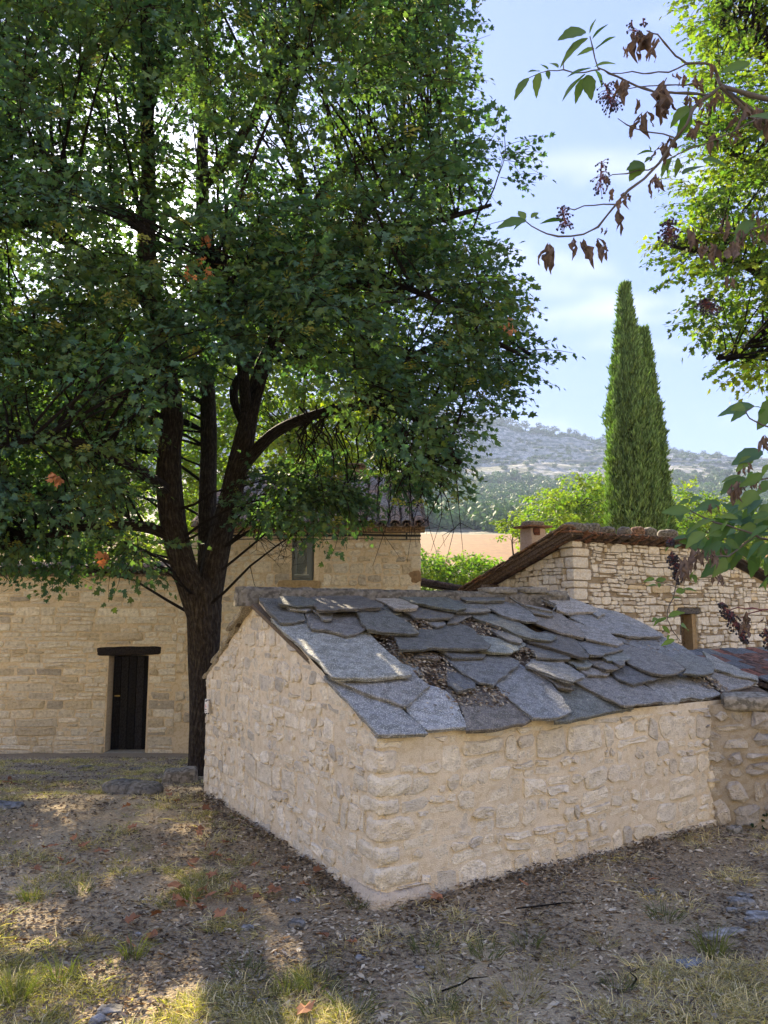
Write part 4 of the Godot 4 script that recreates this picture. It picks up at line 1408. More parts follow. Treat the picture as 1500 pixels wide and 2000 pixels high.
	# flat tiles bedded along the top of the wall, and stones that hold them down
	for i in 13:
		var c := [Color(0.54, 0.29, 0.18), Color(0.40, 0.29, 0.23), Color(0.30, 0.26, 0.23), Color(0.48, 0.34, 0.25)]
		part("edge_tile", block(Vector3(0.30, 0.035, 0.36), 9.0, 0.008, 9.0, 4, c[rg.randi() % 4]), M["terracotta"], roof, Transform3D(Basis(dr, Vector3.UP, dr.cross(Vector3.UP)).rotated(dr, rr(-0.06, 0.1)), Vector3(0, H + 0.075 + rr(-0.008, 0.012), 0) + dr * (-0.12 + i * 0.26) + dl * -0.06))
		if i < 12:
			part("rafter_end", block(Vector3(0.085, 0.075, 0.4), 6.0, 0.006, 9.0, 4, Color(0.06, 0.05, 0.045)), M["old_wood"], roof, Transform3D(Basis(dr, Vector3.UP, dr.cross(Vector3.UP)), Vector3(0, H - 0.005, 0) + dr * (0.05 + i * 0.27) + dl * 0.02))
			part("eave_stone", block(Vector3(rr(0.12, 0.17), 0.07, 0.3), 5.0, 0.012, 9.0, 4, white[rg.randi() % 4]), M["dry_stone"], roof, Transform3D(Basis(dr, Vector3.UP, dr.cross(Vector3.UP)), Vector3(0, H - 0.01, 0) + dr * (0.185 + i * 0.27) + dl * 0.1))
	part("purlin_end", log_mesh(0.075, 0.5), M["old_wood"], roof, Transform3D(Basis(dl.cross(Vector3.UP), Vector3.UP, dl).rotated(Vector3.UP, PI / 2), dl * 2.15 + Vector3(0, H - 0.80, 0) - dr * 0.12))
	# right-hand slope beyond the top of the wall
	var rfall := (dr * 3.0 + Vector3(0, -1.035, 0)).normalized()
	var r0 := dr * 3.12 + Vector3(0, H + 0.0, 0)
	var rout := dr.cross(Vector3.UP)
	var nrm := rout.cross(rfall)
	if nrm.y < 0.0:
		nrm = -nrm
	var verge2 := part("verge", box_mesh(Vector3(3.3, 0.05, 0.34), Color(0.07, 0.058, 0.05)), M["old_wood"], roof, Transform3D(Basis(rfall, nrm, rfall.cross(nrm)), r0 + rfall * 1.6 - rout * 0.02))
	for i in 11:
		for k in 2:
			part("edge_tile", block(Vector3(0.36, 0.03, 0.26), 9.0, 0.008, 9.0, 4, [Color(0.38, 0.30, 0.22), Color(0.44, 0.33, 0.23), Color(0.26, 0.22, 0.19)][rg.randi() % 3]), M["terracotta"], roof, Transform3D(Basis(rfall, nrm, rfall.cross(nrm)).rotated(rout, rr(-0.03, 0.05)), r0 + rfall * (0.15 + i * 0.29) + nrm * (0.045 + k * 0.035) + rout * (0.08 - k * 0.1)))
	# chimney beyond the slope
	var cpos := at(1041, 1062, 16.4) - K
	var ch := part("chimney", block(Vector3(0.40, 0.95, 0.42), 12.0, 0.008, 7.0, 7, Color(0.66, 0.54, 0.46)), M["mortar"], h, Transform3D(Basis(dr, Vector3.UP, dr.cross(Vector3.UP)), cpos + Vector3(0, -0.14, 0)))
	part("chimney_vent", block(Vector3(0.18, 0.16, 0.06), 9.0, 0.004, 9.0, 4, Color(0.30, 0.13, 0.09)), M["terracotta"], ch, Transform3D(Basis(), Vector3(-0.06, 0.375, 0.19)))
	part("chimney_cap", block(Vector3(0.66, 0.045, 0.62), 9.0, 0.008, 9.0, 5, Color(0.50, 0.30, 0.2)), M["terracotta"], ch, Transform3D(Basis(), Vector3(0, 0.495, 0)))
	part("chimney_top", block(Vector3(0.40, 0.10, 0.36), 7.0, 0.012, 9.0, 5, Color(0.42, 0.35, 0.28)), M["rock"], ch, Transform3D(Basis(), Vector3(0.0, 0.565, 0)))
	# the stones on the roof edge
	var spots := [[1120, 1027, 52, 20, "flat grey stone nearest the corner on the edge of the dry-stone house's roof"], [1146, 1022, 22, 20, "small dark stone second from the corner on the dry-stone house's roof edge"], [1160, 1020, 22, 22, "round grey stone third from the corner on the dry-stone house's roof edge"], [1183, 1028, 36, 16, "long pale lichened stone fourth from the corner on the roof edge"], [1219, 1033, 24, 18, "grey stone in front of the cypress trunk on the roof edge"], [1245, 1033, 28, 20, "reddish brown stone on the roof edge before the cypresses"], [1268, 1037, 28, 20, "rounded grey stone just right of the reddish stone on the roof edge"], [1304, 1045, 40, 18, "broad flat stone furthest along the roof edge beside the elder leaves"]]
	for i in spots.size():
		var q: Array = spots[i]
		var t := lerpf(0.0, 2.5, (q[0] - 1112.0) / 200.0)
		var dist := 13.0 + 0.4606 * t + 0.12
		var s: float = dist / FOCAL
		var pos := at(q[0], q[1] + 2.0, dist)
		pos.y = K.y + H + 0.10 + q[3] * s * 0.5 - 0.012
		var st := part("weight_stone", block(Vector3(q[2] * s, q[3] * s * 1.1, 0.24), 2.8, 0.018, 8.0, 6, Color(0.33, 0.30, 0.27) if i != 5 else Color(0.42, 0.26, 0.19)), M["rock"], self, Transform3D(Basis(Vector3.UP, rr(-0.3, 0.9)), pos))
		tag(st, q[4], "stone", "stones weighting the roof edge")


func log_mesh(r: float, len_: float) -> ArrayMesh:
	var b := MB.new()
	b.col = Color(0.32, 0.25, 0.18)
	b.tube([Vector3(0, 0, -len_ * 0.5), Vector3(0, 0, 0), Vector3(0, 0, len_ * 0.5)], [r, r * 1.02, r * 0.97], 10, true, 1.0, 0.03)
	return b.mesh()


# ------------------------------------------------------------------ the rough wall that meets the shed, and the low roof behind it
func garden_wall() -> void:
	var P := Vector3(2.40, 0, -6.17)
	var Q := Vector3(4.3, 0, -5.55)
	var g := thing("garden_wall", P, "rough brown rubble wall meeting the shed at the right edge of the picture", "wall")
	var fr := Transform3D(Basis(), -P) * frame_of(P, Q)
	var len_ := P.distance_to(Q)
	var top := func(u): return 0.885 + 0.04 * sin(u * 3.0)
	var b := MB.new()
	var tone := Color(0.49, 0.445, 0.37)
	sheet(b, 0.0, len_, func(_u): return -0.25, top, 0.03, 0.035, 71.0, tone)
	b.col = tone
	b.box(Vector3(0.0, -0.25, -0.36), Vector3(len_, 0, 0), Vector3(0, 1.10, 0), Vector3(0, 0, 0.33))
	var w := part("rubble_core", b.mesh(), M["mortar"], g, fr)
	var polys := courses(rect(0.03, -0.15, len_, 0.88), [], Vector2(0.09, 0.22), Vector2(0.10, 0.34), 0.03, 0.45, 0.08, 0.035, 0.014)
	lay_stones(w, Transform3D(), polys, Vector2(0.005, 0.045), 0.9, 0.1, M["limestone"], [Color(0.56, 0.51, 0.43), Color(0.50, 0.455, 0.39), Color(0.60, 0.55, 0.48), Color(0.45, 0.41, 0.36), Color(0.40, 0.375, 0.34)])
	var x := 0.22
	while x < len_:
		var l := rr(0.28, 0.42)
		part("cap_stone", block(Vector3(l, rr(0.08, 0.13), 0.42), 7.0, 0.014, 9.0, 6, Color(0.40, 0.36, 0.29) * rr(0.85, 1.15)), M["rock"], g, fr * Transform3D(Basis(Vector3.UP, rr(-0.05, 0.05)), Vector3(x + l * 0.5, 0.92, -0.15)))
		x += l + 0.015


func lean_to() -> void:
	var o := Vector3(3.5, 0, -6.95)
	var l := thing("tiled_lean_to", o, "low lean-to roof of red flat tiles and grey slabs behind the rubble wall", "roof")
	var dr := Vector3(0.8376, 0, -0.5463)
	var dn := Vector3(0.5463, 0, 0.8376)
	var b := MB.new()
	b.col = Color(0.30, 0.26, 0.2)
	b.box(dr * 0.05 - dn * 1.15 + Vector3(0, -0.3, 0), dr * 2.8, Vector3(0, 1.2, 0), dn * 1.15)
	part("wall_core", b.mesh(true), M["mortar"], l)
	var up := (-dn + Vector3(0, 0.20, 0)).normalized()
	var out := dr.cross(up)
	var rb := MB.new()
	rb.col = Color(0.16, 0.12, 0.10)
	rb.box(dr * 0.02 + dn * 0.1 + Vector3(0, 0.89, 0), dr * 2.9, up * 1.35, out * 0.04)
	var roof := part("roof", rb.mesh(true), M["old_wood"], l)
	for r in 5:
		for c in 12:
			var grey_ := rg.randf() < (0.8 if r > 3 else 0.2)
			var t = Color(0.19, 0.195, 0.21) * rr(0.8, 1.3) if grey_ else [Color(0.36, 0.16, 0.11), Color(0.30, 0.17, 0.13), Color(0.20, 0.13, 0.11)][rg.randi() % 3]
			part("tile", block(Vector3(0.27 if grey_ else 0.21, 0.024, 0.34), 10.0, 0.005, 9.0, 3, t), M["slate"] if grey_ else M["terracotta"], roof, Transform3D(Basis(dr, out, dr.cross(out)).rotated(dr, 0.09 + rr(-0.03, 0.03)).rotated(out, rr(-0.12, 0.12)), dr * (0.15 + c * 0.22 + rr(-0.02, 0.02)) + dn * 0.0 + Vector3(0, 0.93, 0) + up * (0.1 + r * 0.24) + out * (0.035 + rr(0, 0.012))))
	# the dark verge of another low roof seen past the shed's crest
	var v := thing("low_roof_edge", at(845, 1140, 17.0), "dark sloping roof edge just above the shed's crest, left of the field hedge", "roof")
	var mb := MB.new()
	mb.col = Color(0.12, 0.10, 0.09)
	mb.box(Vector3(-0.5, 0.04, -1.2), Vector3(1.3, -0.24, 0), Vector3(0.012, 0.06, 0), Vector3(0, 0, 1.4))
	part("verge", mb.mesh(true), M["old_wood"], v)
	for i in 8:
		part("tile", canal_tile(0.09, 0.075, 0.4, Color(0.22, 0.17, 0.15)), M["terracotta"], v, Transform3D(Basis(Vector3(0, 0, -1), Vector3(0.18, 1, 0).normalized(), Vector3(1, -0.18, 0).normalized()), Vector3(-0.35 + (i % 4) * 0.3, 0.09 - (i % 4) * 0.055, -0.1 - 0.22 * int(i / 4.0))))
	var wb := MB.new()
	wb.col = Color(0.34, 0.28, 0.2)
	wb.box(Vector3(-0.5, -2.6, -1.1), Vector3(1.3, 0, 0), Vector3(0, 2.38, 0), Vector3(0, 0, 1.2))
	part("wall_core", wb.mesh(true), M["mortar"], v)


# ------------------------------------------------------------------ leaves and sprays
const MAPLE := [[0, 0], [0.26, -0.03], [0.50, 0.20], [0.27, 0.33], [0.43, 0.63], [0.15, 0.60], [0, 0.96], [-0.15, 0.60], [-0.43, 0.63], [-0.27, 0.33], [-0.50, 0.20], [-0.26, -0.03]]


func maple_leaf(b: MB, o: Vector3, along: Vector3, out: Vector3, size: float, tone: Color) -> void:
	# along: from the stalk to the tip; out: the way the upper face looks
	var side := along.cross(out).normalized()
	out = side.cross(along).normalized()
	b.col = tone
	var fold := rr(0.05, 0.3)
	var droop := rr(0.0, 0.3)
	var first := b.v.size()
	b.p(o + (along * 0.32 - out * 0.03) * size)
	for q in MAPLE:
		var x: float = q[0]
		var y: float = q[1]
		b.p(o + (side * x + along * y + out * (absf(x) * fold - y * y * droop)) * size)
	for i in 12:
		b.t(first, first + 1 + i, first + 1 + (i + 1) % 12)


func maple_spray(seed_: int, greens: Array, n_pairs := 8, leaf := 0.074) -> ArrayMesh:
	rg.seed = seed_
	var b := MB.new()
	b.col = Color(0.06, 0.045, 0.035)
	var len_ := 0.42
	var bend := rr(-0.12, 0.12)
	var pts := []
	var rad := []
	for i in 4:
		var t := i / 3.0
		pts.append(Vector3(t * len_, -0.10 * t * t, bend * t * t))
		rad.append(lerpf(0.0045, 0.0018, t))
	b.tube(pts, rad, 3)
	for i in n_pairs:
		var t := (i + 0.6) / n_pairs
		var o := Vector3(t * len_, -0.10 * t * t, bend * t * t)
		for s in [-1, 1]:
			if i == n_pairs - 1 and s == 1:
				continue
			var a = rr(0.5, 1.25) * s
			var d := Vector3(cos(a), rr(-0.5, 0.25), sin(a)).normalized()
			var e := o + d * rr(0.03, 0.10)
			d = (d + Vector3(0, rr(-0.9, 0.1), 0)).normalized()
			var up := Vector3(rr(-0.7, 0.7), 1.0, rr(-0.7, 0.7)).normalized()
			maple_leaf(b, e, d, up, leaf * rr(0.65, 1.15), greens[rg.randi() % greens.size()] * rr(0.8, 1.2))
	return b.mesh(true)


func inside_poly(px: float, py: float, poly: PackedVector2Array) -> bool:
	return Geometry2D.is_point_in_polygon(Vector2(px, py), poly)


func poly_of(a: Array) -> PackedVector2Array:
	var o := PackedVector2Array()
	for i in range(0, a.size(), 2):
		o.append(Vector2(a[i], a[i + 1]))
	return o


# branch clumps of a crown: how a crown fills, as centres kept apart from each other
func clumps(poly: PackedVector2Array, n: int, apart: float, front: Callable, back: Callable, keep: Callable, lo: Vector2, hi: Vector2) -> Array:
	var out := []
	var tries := 0
	var cells := {}
	while out.size() < n and tries < n * 40:
		tries += 1
		var px := rr(lo.x, hi.x)
		var py := rr(lo.y, hi.y)
		if not inside_poly(px, py, poly):
			continue
		var f: float = front.call(px, py)
		var k: float = back.call(px, py)
		var c := at(px, py, lerpf(f, k, rg.randf()))
		if rg.randf() > keep.call(px, py):
			continue
		var cell := Vector3i((c / apart).floor())
		var ok := true
		for dx in [-1, 0, 1]:
			for dy in [-1, 0, 1]:
				for dz in [-1, 0, 1]:
					for o in cells.get(cell + Vector3i(dx, dy, dz), []):
						if c.distance_to(o) < apart:
							ok = false
		if not ok:
			continue
		if not cells.has(cell):
			cells[cell] = []
		cells[cell].append(c)
		out.append(c)
	return out


func hang_sprays(parent: Node3D, called: String, meshes: Array, mat: Material, centres: Array, per: int, spread_: Vector3, size: Vector2, heart: Vector3, tints: Array) -> void:
	var lists := []
	var cols := []
	for m in meshes:
		lists.append([])
		cols.append(PackedColorArray())
	for c in centres:
		var t: Color = tints[rg.randi() % tints.size()]
		for i in per:
			var e := Vector3(rr(-1, 1), rr(-1, 1), rr(-1, 1))
			if e.length() > 1.0:
				e = e.normalized() * rr(0.5, 1.0)
			var away = (e + (c - heart).normalized() * 0.55 + Vector3(rr(-0.4, 0.4), 0, rr(-0.4, 0.4)))
			away.y = away.y * 0.4 + rr(-0.25, 0.25)
			away = away.normalized()
			var up = (Vector3.UP - away * away.y).normalized().rotated(away, rr(-0.6, 0.6))
			var bas := Basis(away, up, away.cross(up)).scaled(Vector3.ONE * rr(size.x, size.y))
			var k := rg.randi() % meshes.size()
			var mid = c + e * spread_
			var open := false
			for s in shafts:
				var v: Vector3 = mid + away * 0.1 - s[0]
				if (v - sun_dir * v.dot(sun_dir)).length() < s[1]:
					open = true
			if open:
				continue
			lists[k].append(Transform3D(bas, mid - away * 0.2 * size.x - parent.position))
			cols[k].append(t * rr(0.85, 1.15))
	for k in meshes.size():
		scatter(called if k == 0 else "%s_%03d" % [called, k], meshes[k], mat, parent, lists[k], cols[k])


func limb_points(a: Array) -> Array:
	# quadruples px, py, distance, radius -> smooth points and radii
	var c := Curve3D.new()
	var pts := []
	var rad := []
	for i in range(0, a.size(), 4):
		pts.append(at(a[i], a[i + 1], a[i + 2]))
		rad.append(a[i + 3])
	var op := []
	var orr := []
	for i in pts.size() - 1:
		var p0: Vector3 = pts[maxi(i - 1, 0)]
		var p3: Vector3 = pts[mini(i + 2, pts.size() - 1)]
		for k in 4:
			var t := k / 4.0
			op.append(pts[i].cubic_interpolate(pts[i + 1], p0, p3, t))
			orr.append(lerpf(rad[i], rad[i + 1], t))
	op.append(pts[-1])
	orr.append(rad[-1])
	return [op, orr]


func grow_twigs(parent: Node3D, skeleton: Array, centres: Array, mat: Material, sub: int) -> void:
	var b := MB.new()
	b.col = Color(0.11, 0.095, 0.085)
	for c in centres:
		var best := Vector3.ZERO
		var bd := 1e9
		for s in skeleton:
			var p: Vector3 = s
			var d: float = (p.distance_to(c) + maxf(p.y - c.y + 0.25 * p.distance_to(c), 0.0) * 1.2) * rr(0.7, 1.35)
			if d < bd:
				bd = d
				best = p
		if best.distance_to(c) > 3.8:
			continue
		bd = best.distance_to(c)
		var mid := best.lerp(c, 0.5) + Vector3(rr(-0.12, 0.12), 0.08 * bd + rr(-0.1, 0.1), rr(-0.12, 0.12)) * minf(bd, 1.5)
		var pts := []
		var rad := []
		var n := 5
		for i in n + 1:
			var t := float(i) / n
			pts.append(best.lerp(mid, t).lerp(mid.lerp(c, t), t) + Vector3(rr(-1, 1), rr(-1, 1), rr(-1, 1)) * 0.02 * bd - parent.position)
			rad.append(lerpf(0.007 + 0.006 * bd, 0.004, t))
		b.tube(pts, rad, 5)
		for k in sub:
			var s: Vector3 = pts[rg.randi_range(2, n)]
			var e := s + Vector3(rr(-1, 1), rr(-0.6, 0.6), rr(-1, 1)).normalized() * rr(0.3, 0.6)
			var m := s.lerp(e, 0.5) + Vector3(rr(-0.06, 0.06), rr(-0.06, 0.06), rr(-0.06, 0.06))
			b.tube([s, m, e], [0.006, 0.004, 0.002], 3)
	tag(part("small_branches", b.mesh(), mat, parent), "", "", "", "stuff")


func bark_limb(called: String, a: Array, parent: Node3D, sides := 12, wob := 0.06) -> Array:
	var q := limb_points(a)
	var b := MB.new()
	b.col = Color(0.17, 0.15, 0.135)
	var pts := []
	for p in q[0]:
		pts.append(p - parent.position)
	b.tube(pts, q[1], sides, true, 1.0, wob, rr(0, 6))
	part(called, b.mesh(), M["bark"], parent)
	return q[0]


const GREENS := [Color(0.10, 0.17, 0.11), Color(0.088, 0.155, 0.11), Color(0.115, 0.185, 0.10), Color(0.08, 0.145, 0.115), Color(0.14, 0.20, 0.085)]
const LIMES := [Color(0.22, 0.275, 0.06), Color(0.19, 0.255, 0.065), Color(0.27, 0.295, 0.06), Color(0.16, 0.235, 0.065)]


func maple() -> void:
	var base := at(380, 1497, 9.6)
	var t := thing("maple_tree", base, "big dark green maple with forked rough trunk, filling the left of the picture", "tree")
	var sk := []
	bark_limb("trunk", [396, 1540, 9.6, 0.23, 396, 1480, 9.6, 0.17, 399, 1350, 9.6, 0.17, 400, 1250, 9.55, 0.195, 397, 1185, 9.5, 0.215, 394, 1130, 9.5, 0.15], t, 18)
	var limbs := [
		[396, 1215, 9.5, 0.17, 368, 1130, 9.4, 0.165, 343, 1045, 9.3, 0.155, 331, 960, 9.2, 0.15, 330, 880, 9.1, 0.14, 335, 800, 9.0, 0.13, 305, 640, 8.9, 0.13, 285, 480, 8.9, 0.11, 290, 330, 9.0, 0.09, 285, 150, 9.2, 0.07, 290, -60, 9.4, 0.05, 300, -260, 9.5, 0.03],
		[402, 1210, 9.5, 0.17, 419, 1100, 9.6, 0.155, 442, 1000, 9.6, 0.14, 470, 890, 9.5, 0.135, 492, 790, 9.4, 0.11, 525, 690, 9.2, 0.10, 580, 600, 9.0, 0.10, 640, 520, 8.8, 0.09, 720, 410, 8.8, 0.06, 800, 330, 8.8, 0.035],
		[406, 1110, 9.8, 0.13, 404, 980, 10.1, 0.115, 408, 850, 10.4, 0.115, 404, 720, 10.6, 0.105, 398, 500, 10.8, 0.11, 395, 330, 10.8, 0.09, 400, 150, 11.0, 0.06, 410, -50, 11.0, 0.04, 430, -250, 11.0, 0.025],
		[470, 915, 9.5, 0.09, 530, 850, 9.3, 0.07, 600, 815, 9.0, 0.06, 680, 796, 8.7, 0.05, 760, 796, 8.5, 0.042, 840, 835, 8.3, 0.04, 900, 905, 8.2, 0.02],
		[480, 840, 9.5, 0.055, 456, 765, 9.7, 0.055, 500, 690, 9.9, 0.05, 542, 600, 10.0, 0.045, 560, 480, 10.1, 0.035],
		[332, 830, 9.1, 0.10, 272, 800, 8.9, 0.08, 220, 765, 8.7, 0.07, 120, 735, 8.4, 0.05, 10, 715, 8.2, 0.03, -150, 700, 8.0, 0.02],
		[340, 1050, 9.3, 0.07, 282, 1030, 9.1, 0.06, 180, 1028, 8.8, 0.045, 80, 1050, 8.5, 0.03, -60, 1080, 8.3, 0.02],
		[398, 360, 10.8, 0.09, 432, 325, 10.6, 0.085, 500, 220, 10.4, 0.075, 545, 130, 10.2, 0.065, 600, 60, 10.0, 0.055, 655, -10, 9.9, 0.045, 700, -200, 9.9, 0.03],
		[545, 130, 10.2, 0.05, 555, 40, 10.1, 0.045, 545, -60, 10.0, 0.035],
		[285, 450, 8.9, 0.08, 200, 390, 8.8, 0.065, 110, 320, 8.6, 0.05, 25, 262, 8.5, 0.04, -150, 200, 8.4, 0.03],
		[300, 590, 8.9, 0.08, 205, 520, 8.7, 0.065, 130, 470, 8.5, 0.05, 55, 438, 8.4, 0.04, -40, 445, 8.3, 0.03],
		[600, 430, 9.2, 0.065, 640, 360, 9.2, 0.055, 700, 320, 9.1, 0.045, 790, 270, 9.0, 0.03, 880, 200, 8.9, 0.02],
		[605, 440, 9.2, 0.05, 585, 330, 9.3, 0.04, 560, 255, 9.4, 0.03, 540, 190, 9.5, 0.02],
		[640, 520, 8.8, 0.06, 720, 470, 8.7, 0.05, 860, 430, 8.5, 0.035, 960, 400, 8.4, 0.02],
		[700, 796, 8.6, 0.05, 800, 700, 8.2, 0.04, 930, 660, 7.9, 0.03, 1030, 700, 7.7, 0.015],
		[330, 960, 9.2, 0.08, 240, 900, 8.0, 0.06, 130, 860, 7.2, 0.04, 20, 870, 6.9, 0.02],
		[480, 800, 9.4, 0.08, 470, 690, 8.4, 0.06, 440, 600, 7.6, 0.045, 420, 520, 7.0, 0.03],
		[580, 600, 9.0, 0.07, 680, 560, 8.0, 0.05, 780, 560, 7.3, 0.035, 860, 590, 6.9, 0.02],
	]
	for l in limbs:
		sk.append_array(bark_limb("limb", l, t, 9))
	# drooping bare twigs under the right-hand bough
	var db := MB.new()
	db.col = Color(0.15, 0.125, 0.11)
	for i in 46:
		var x := rr(560, 900)
		var o := at(x, rr(790, 830) + maxf(x - 780, 0) * 0.5, rr(8.1, 8.9)) - t.position
		var pts := [o]
		var l := rr(0.5, 1.35)
		for k in range(1, 6):
			pts.append(pts[-1] + Vector3(rr(-0.16, 0.16), -l / 5.0 * (0.4 + 0.25 * k), rr(-0.10, 0.10)))
		db.tube(pts, [0.014, 0.010, 0.008, 0.006, 0.004, 0.002], 4)
		for k in 4:
			var s: Vector3 = pts[rg.randi_range(1, 4)]
			db.tube([s, s + Vector3(rr(-0.15, 0.15), rr(-0.15, 0.02), rr(-0.12, 0.12)), s + Vector3(rr(-0.28, 0.28), rr(-0.35, -0.05), rr(-0.2, 0.2))], [0.005, 0.0035, 0.0015], 3)
	for i in 14:
		var o := at(rr(470, 600), rr(1000, 1040), rr(8.5, 9.0)) - t.position
		var pts := [o]
		for k in range(1, 6):
			pts.append(pts[-1] + Vector3(rr(-0.06, 0.09), rr(-0.13, -0.03), rr(-0.04, 0.04)))
		db.tube(pts, [0.007, 0.006, 0.004, 0.003, 0.002, 0.0012], 3)
		for k in 5:
			var s: Vector3 = pts[rg.randi_range(1, 4)]
			db.tube([s, s + Vector3(rr(-0.2, 0.2), rr(-0.1, 0.06), rr(-0.08, 0.08))], [0.003, 0.001], 3)
	tag(part("bare_twigs", db.mesh(), M["bark"], t), "", "", "", "stuff")
	# the crown
	var crown := poly_of([-420, -420, 860, -420, 900, -120, 860, 0, 875, 60, 868, 130, 885, 170, 895, 230, 880, 300, 888, 345, 875, 420, 915, 470, 955, 560, 995, 640, 1015, 690, 990, 740, 945, 780, 900, 820, 885, 920, 850, 960, 800, 950, 800, 900, 750, 830, 700, 770, 640, 730, 560, 660, 500, 650, 440, 690, 360, 680, 310, 760, 285, 800, 262, 830, 255, 900, 280, 960, 250, 1040, 270, 1090, 215, 1080, 120, 1100, 40, 1120, -60, 1110, -420, 1020])
	var gaps := [[590, 250, 62], [640, 330, 60], [300, 230, 55], [370, 320, 55], [560, 330, 45], [90, 490, 55], [60, 540, 50], [120, 250, 45], [480, 90, 60], [690, 480, 50], [620, 140, 45], [200, 90, 40], [760, 380, 45], [40, 60, 45], [420, 170, 40], [705, 230, 40], [250, 450, 42], [330, 560, 30], [100, 560, 40], [60, 870, 40], [300, 900, 45], [240, 1010, 40]]
	var keep := func(px, py):
		for g in gaps:
			if Vector2(px - g[0], py - g[1]).length() < g[2]:
				return 0.05
		if py < 430.0:
			return 0.85
		return 1.0
	var thick := func(px, py):
		return 2.6 * sqrt(clampf(1.0 - pow((px - 330.0) / 820.0, 2.0) - pow((py - 450.0) / 1000.0, 2.0), 0.08, 1.0))
	for q in [[40, 1815, 0.22], [75, 1900, 0.25], [25, 1965, 0.24], [135, 1930, 0.2], [378, 1775, 0.12], [515, 1895, 0.15], [215, 1965, 0.2], [345, 1990, 0.2]]:
		shafts.append([on_ground(q[0], q[1]), q[2]])
	var cs := clumps(crown, 1150, 0.30, func(px, py): return 8.7 - thick.call(px, py), func(px, py): return 9.0 + thick.call(px, py) * 1.05, keep, Vector2(-420, -420), Vector2(1080, 1180))
	var low := poly_of([500, 960, 560, 920, 610, 905, 670, 920, 690, 970, 670, 1010, 640, 1015, 600, 990, 540, 1000, 505, 985])
	cs.append_array(clumps(low, 16, 0.22, func(_a, _b): return 8.4, func(_a, _b): return 9.2, func(_a, _b): return 1.0, Vector2(450, 880), Vector2(720, 1060)))
	cs.append(at(985, 300, 8.6))
	shafts.append([Vector3(0, 1.6, 0), 0.17])
	rg.seed = 71
	grow_twigs(t, sk, cs, M["bark"], 3)
	var sp := []
	for i in 6:
		sp.append(maple_spray(100 + i, GREENS))
	rg.seed = 72
	shafts.append([Vector3(0, 1.6, 0), 0.2])
	hang_sprays(t, "foliage", sp, M["maple_leaf"], cs, 13, Vector3(0.40, 0.30, 0.40), Vector2(0.8, 1.15), at(380, 620, 9.3), [Color(1, 1, 1), Color(0.85, 0.92, 1.0), Color(1.15, 1.08, 0.85), Color(0.92, 1.0, 0.95), Color(1.3, 1.15, 0.8)])
	# the leaves that show largest, one by one
	var kinds := []
	for i in 8:
		var b := MB.new()
		maple_leaf(b, Vector3.ZERO, Vector3(0, -0.35, 1).normalized(), Vector3(0, 1, 0.35).normalized(), 1.0, GREENS[i % 5] * rr(0.9, 1.2))
		kinds.append(b.mesh(true))
	var near := cs.duplicate()
	near.sort_custom(func(a, b): return a.z > b.z)
	for i in 300:
		var c: Vector3 = near[(i * 7) % 150] + Vector3(rr(-0.4, 0.4), rr(-0.35, 0.3), rr(0.0, 0.4))
		var bas := Basis.from_euler(Vector3(rr(-0.5, 0.9), rr(-1.4, 1.4), rr(-0.4, 0.4))).scaled(Vector3.ONE * rr(0.075, 0.115))
		part("leaf", kinds[rg.randi() % 8], M["maple_leaf"], t, Transform3D(bas, c - t.position))
	# yellow-green winged seeds in bunches, and dead orange leaf clusters
	var key := MB.new()
	key.col = Color(0.30, 0.25, 0.05)
	for i in 9:
		var o := Vector3(rr(-0.05, 0.05), rr(-0.06, 0.02), rr(-0.05, 0.05))
		for s in [-1.0, 1.0]:
			var d := Vector3(s, rr(-0.35, 0.05), rr(-0.4, 0.4)).normalized()
			var w := Vector3(0, 0.012, rr(-0.006, 0.006))
			key.col = Color(0.23, 0.225, 0.065) * rr(0.7, 1.25)
			key.quad(o, o + d * 0.028 - w * 0.7, o + d * 0.045, o + d * 0.025 + w)
	var pl := []
	var ti := PackedColorArray()
	for i in 800:
		var c: Vector3 = near[rg.randi() % (near.size() * 2 / 3)] + Vector3(rr(-0.45, 0.45), rr(-0.4, 0.25), rr(0.0, 0.45))
		pl.append(Transform3D(Basis(Vector3.UP, rr(0, TAU)).scaled(Vector3.ONE * rr(0.65, 1.1)), c - t.position))
		ti.append(Color(1, 1, 1) * rr(0.7, 1.3))
	scatter("seed_keys", key.mesh(true), M["maple_leaf"], t, pl, ti)
	for q in [[403, 470, 6.6, 1.0], [396, 515, 6.6, 0.6], [380, 532, 6.6, 1.0], [416, 540, 6.6, 1.0], [995, 637, 7.3, 1.2], [112, 938, 6.7, 1.0], [205, 1090, 8.2, 1.2], [668, 88, 7.5, 0.9]]:
		var b := MB.new()
		for i in 7:
			var d := Vector3(rr(-1, 1), rr(-1.3, 0.2), rr(-0.6, 1)).normalized()
			maple_leaf(b, Vector3(rr(-0.05, 0.05), rr(-0.06, 0.06), rr(-0.03, 0.06)), d, Vector3(rr(-1, 1), rr(0, 1), 0.8).normalized(), rr(0.05, 0.09) * q[3], Color(0.42, 0.19, 0.09) * rr(0.75, 1.25))
		part("dead_leaf_cluster", b.mesh(true), M["dry_leaf"], t, Transform3D(Basis(), at(q[0], q[1], q[2]) - t.position))


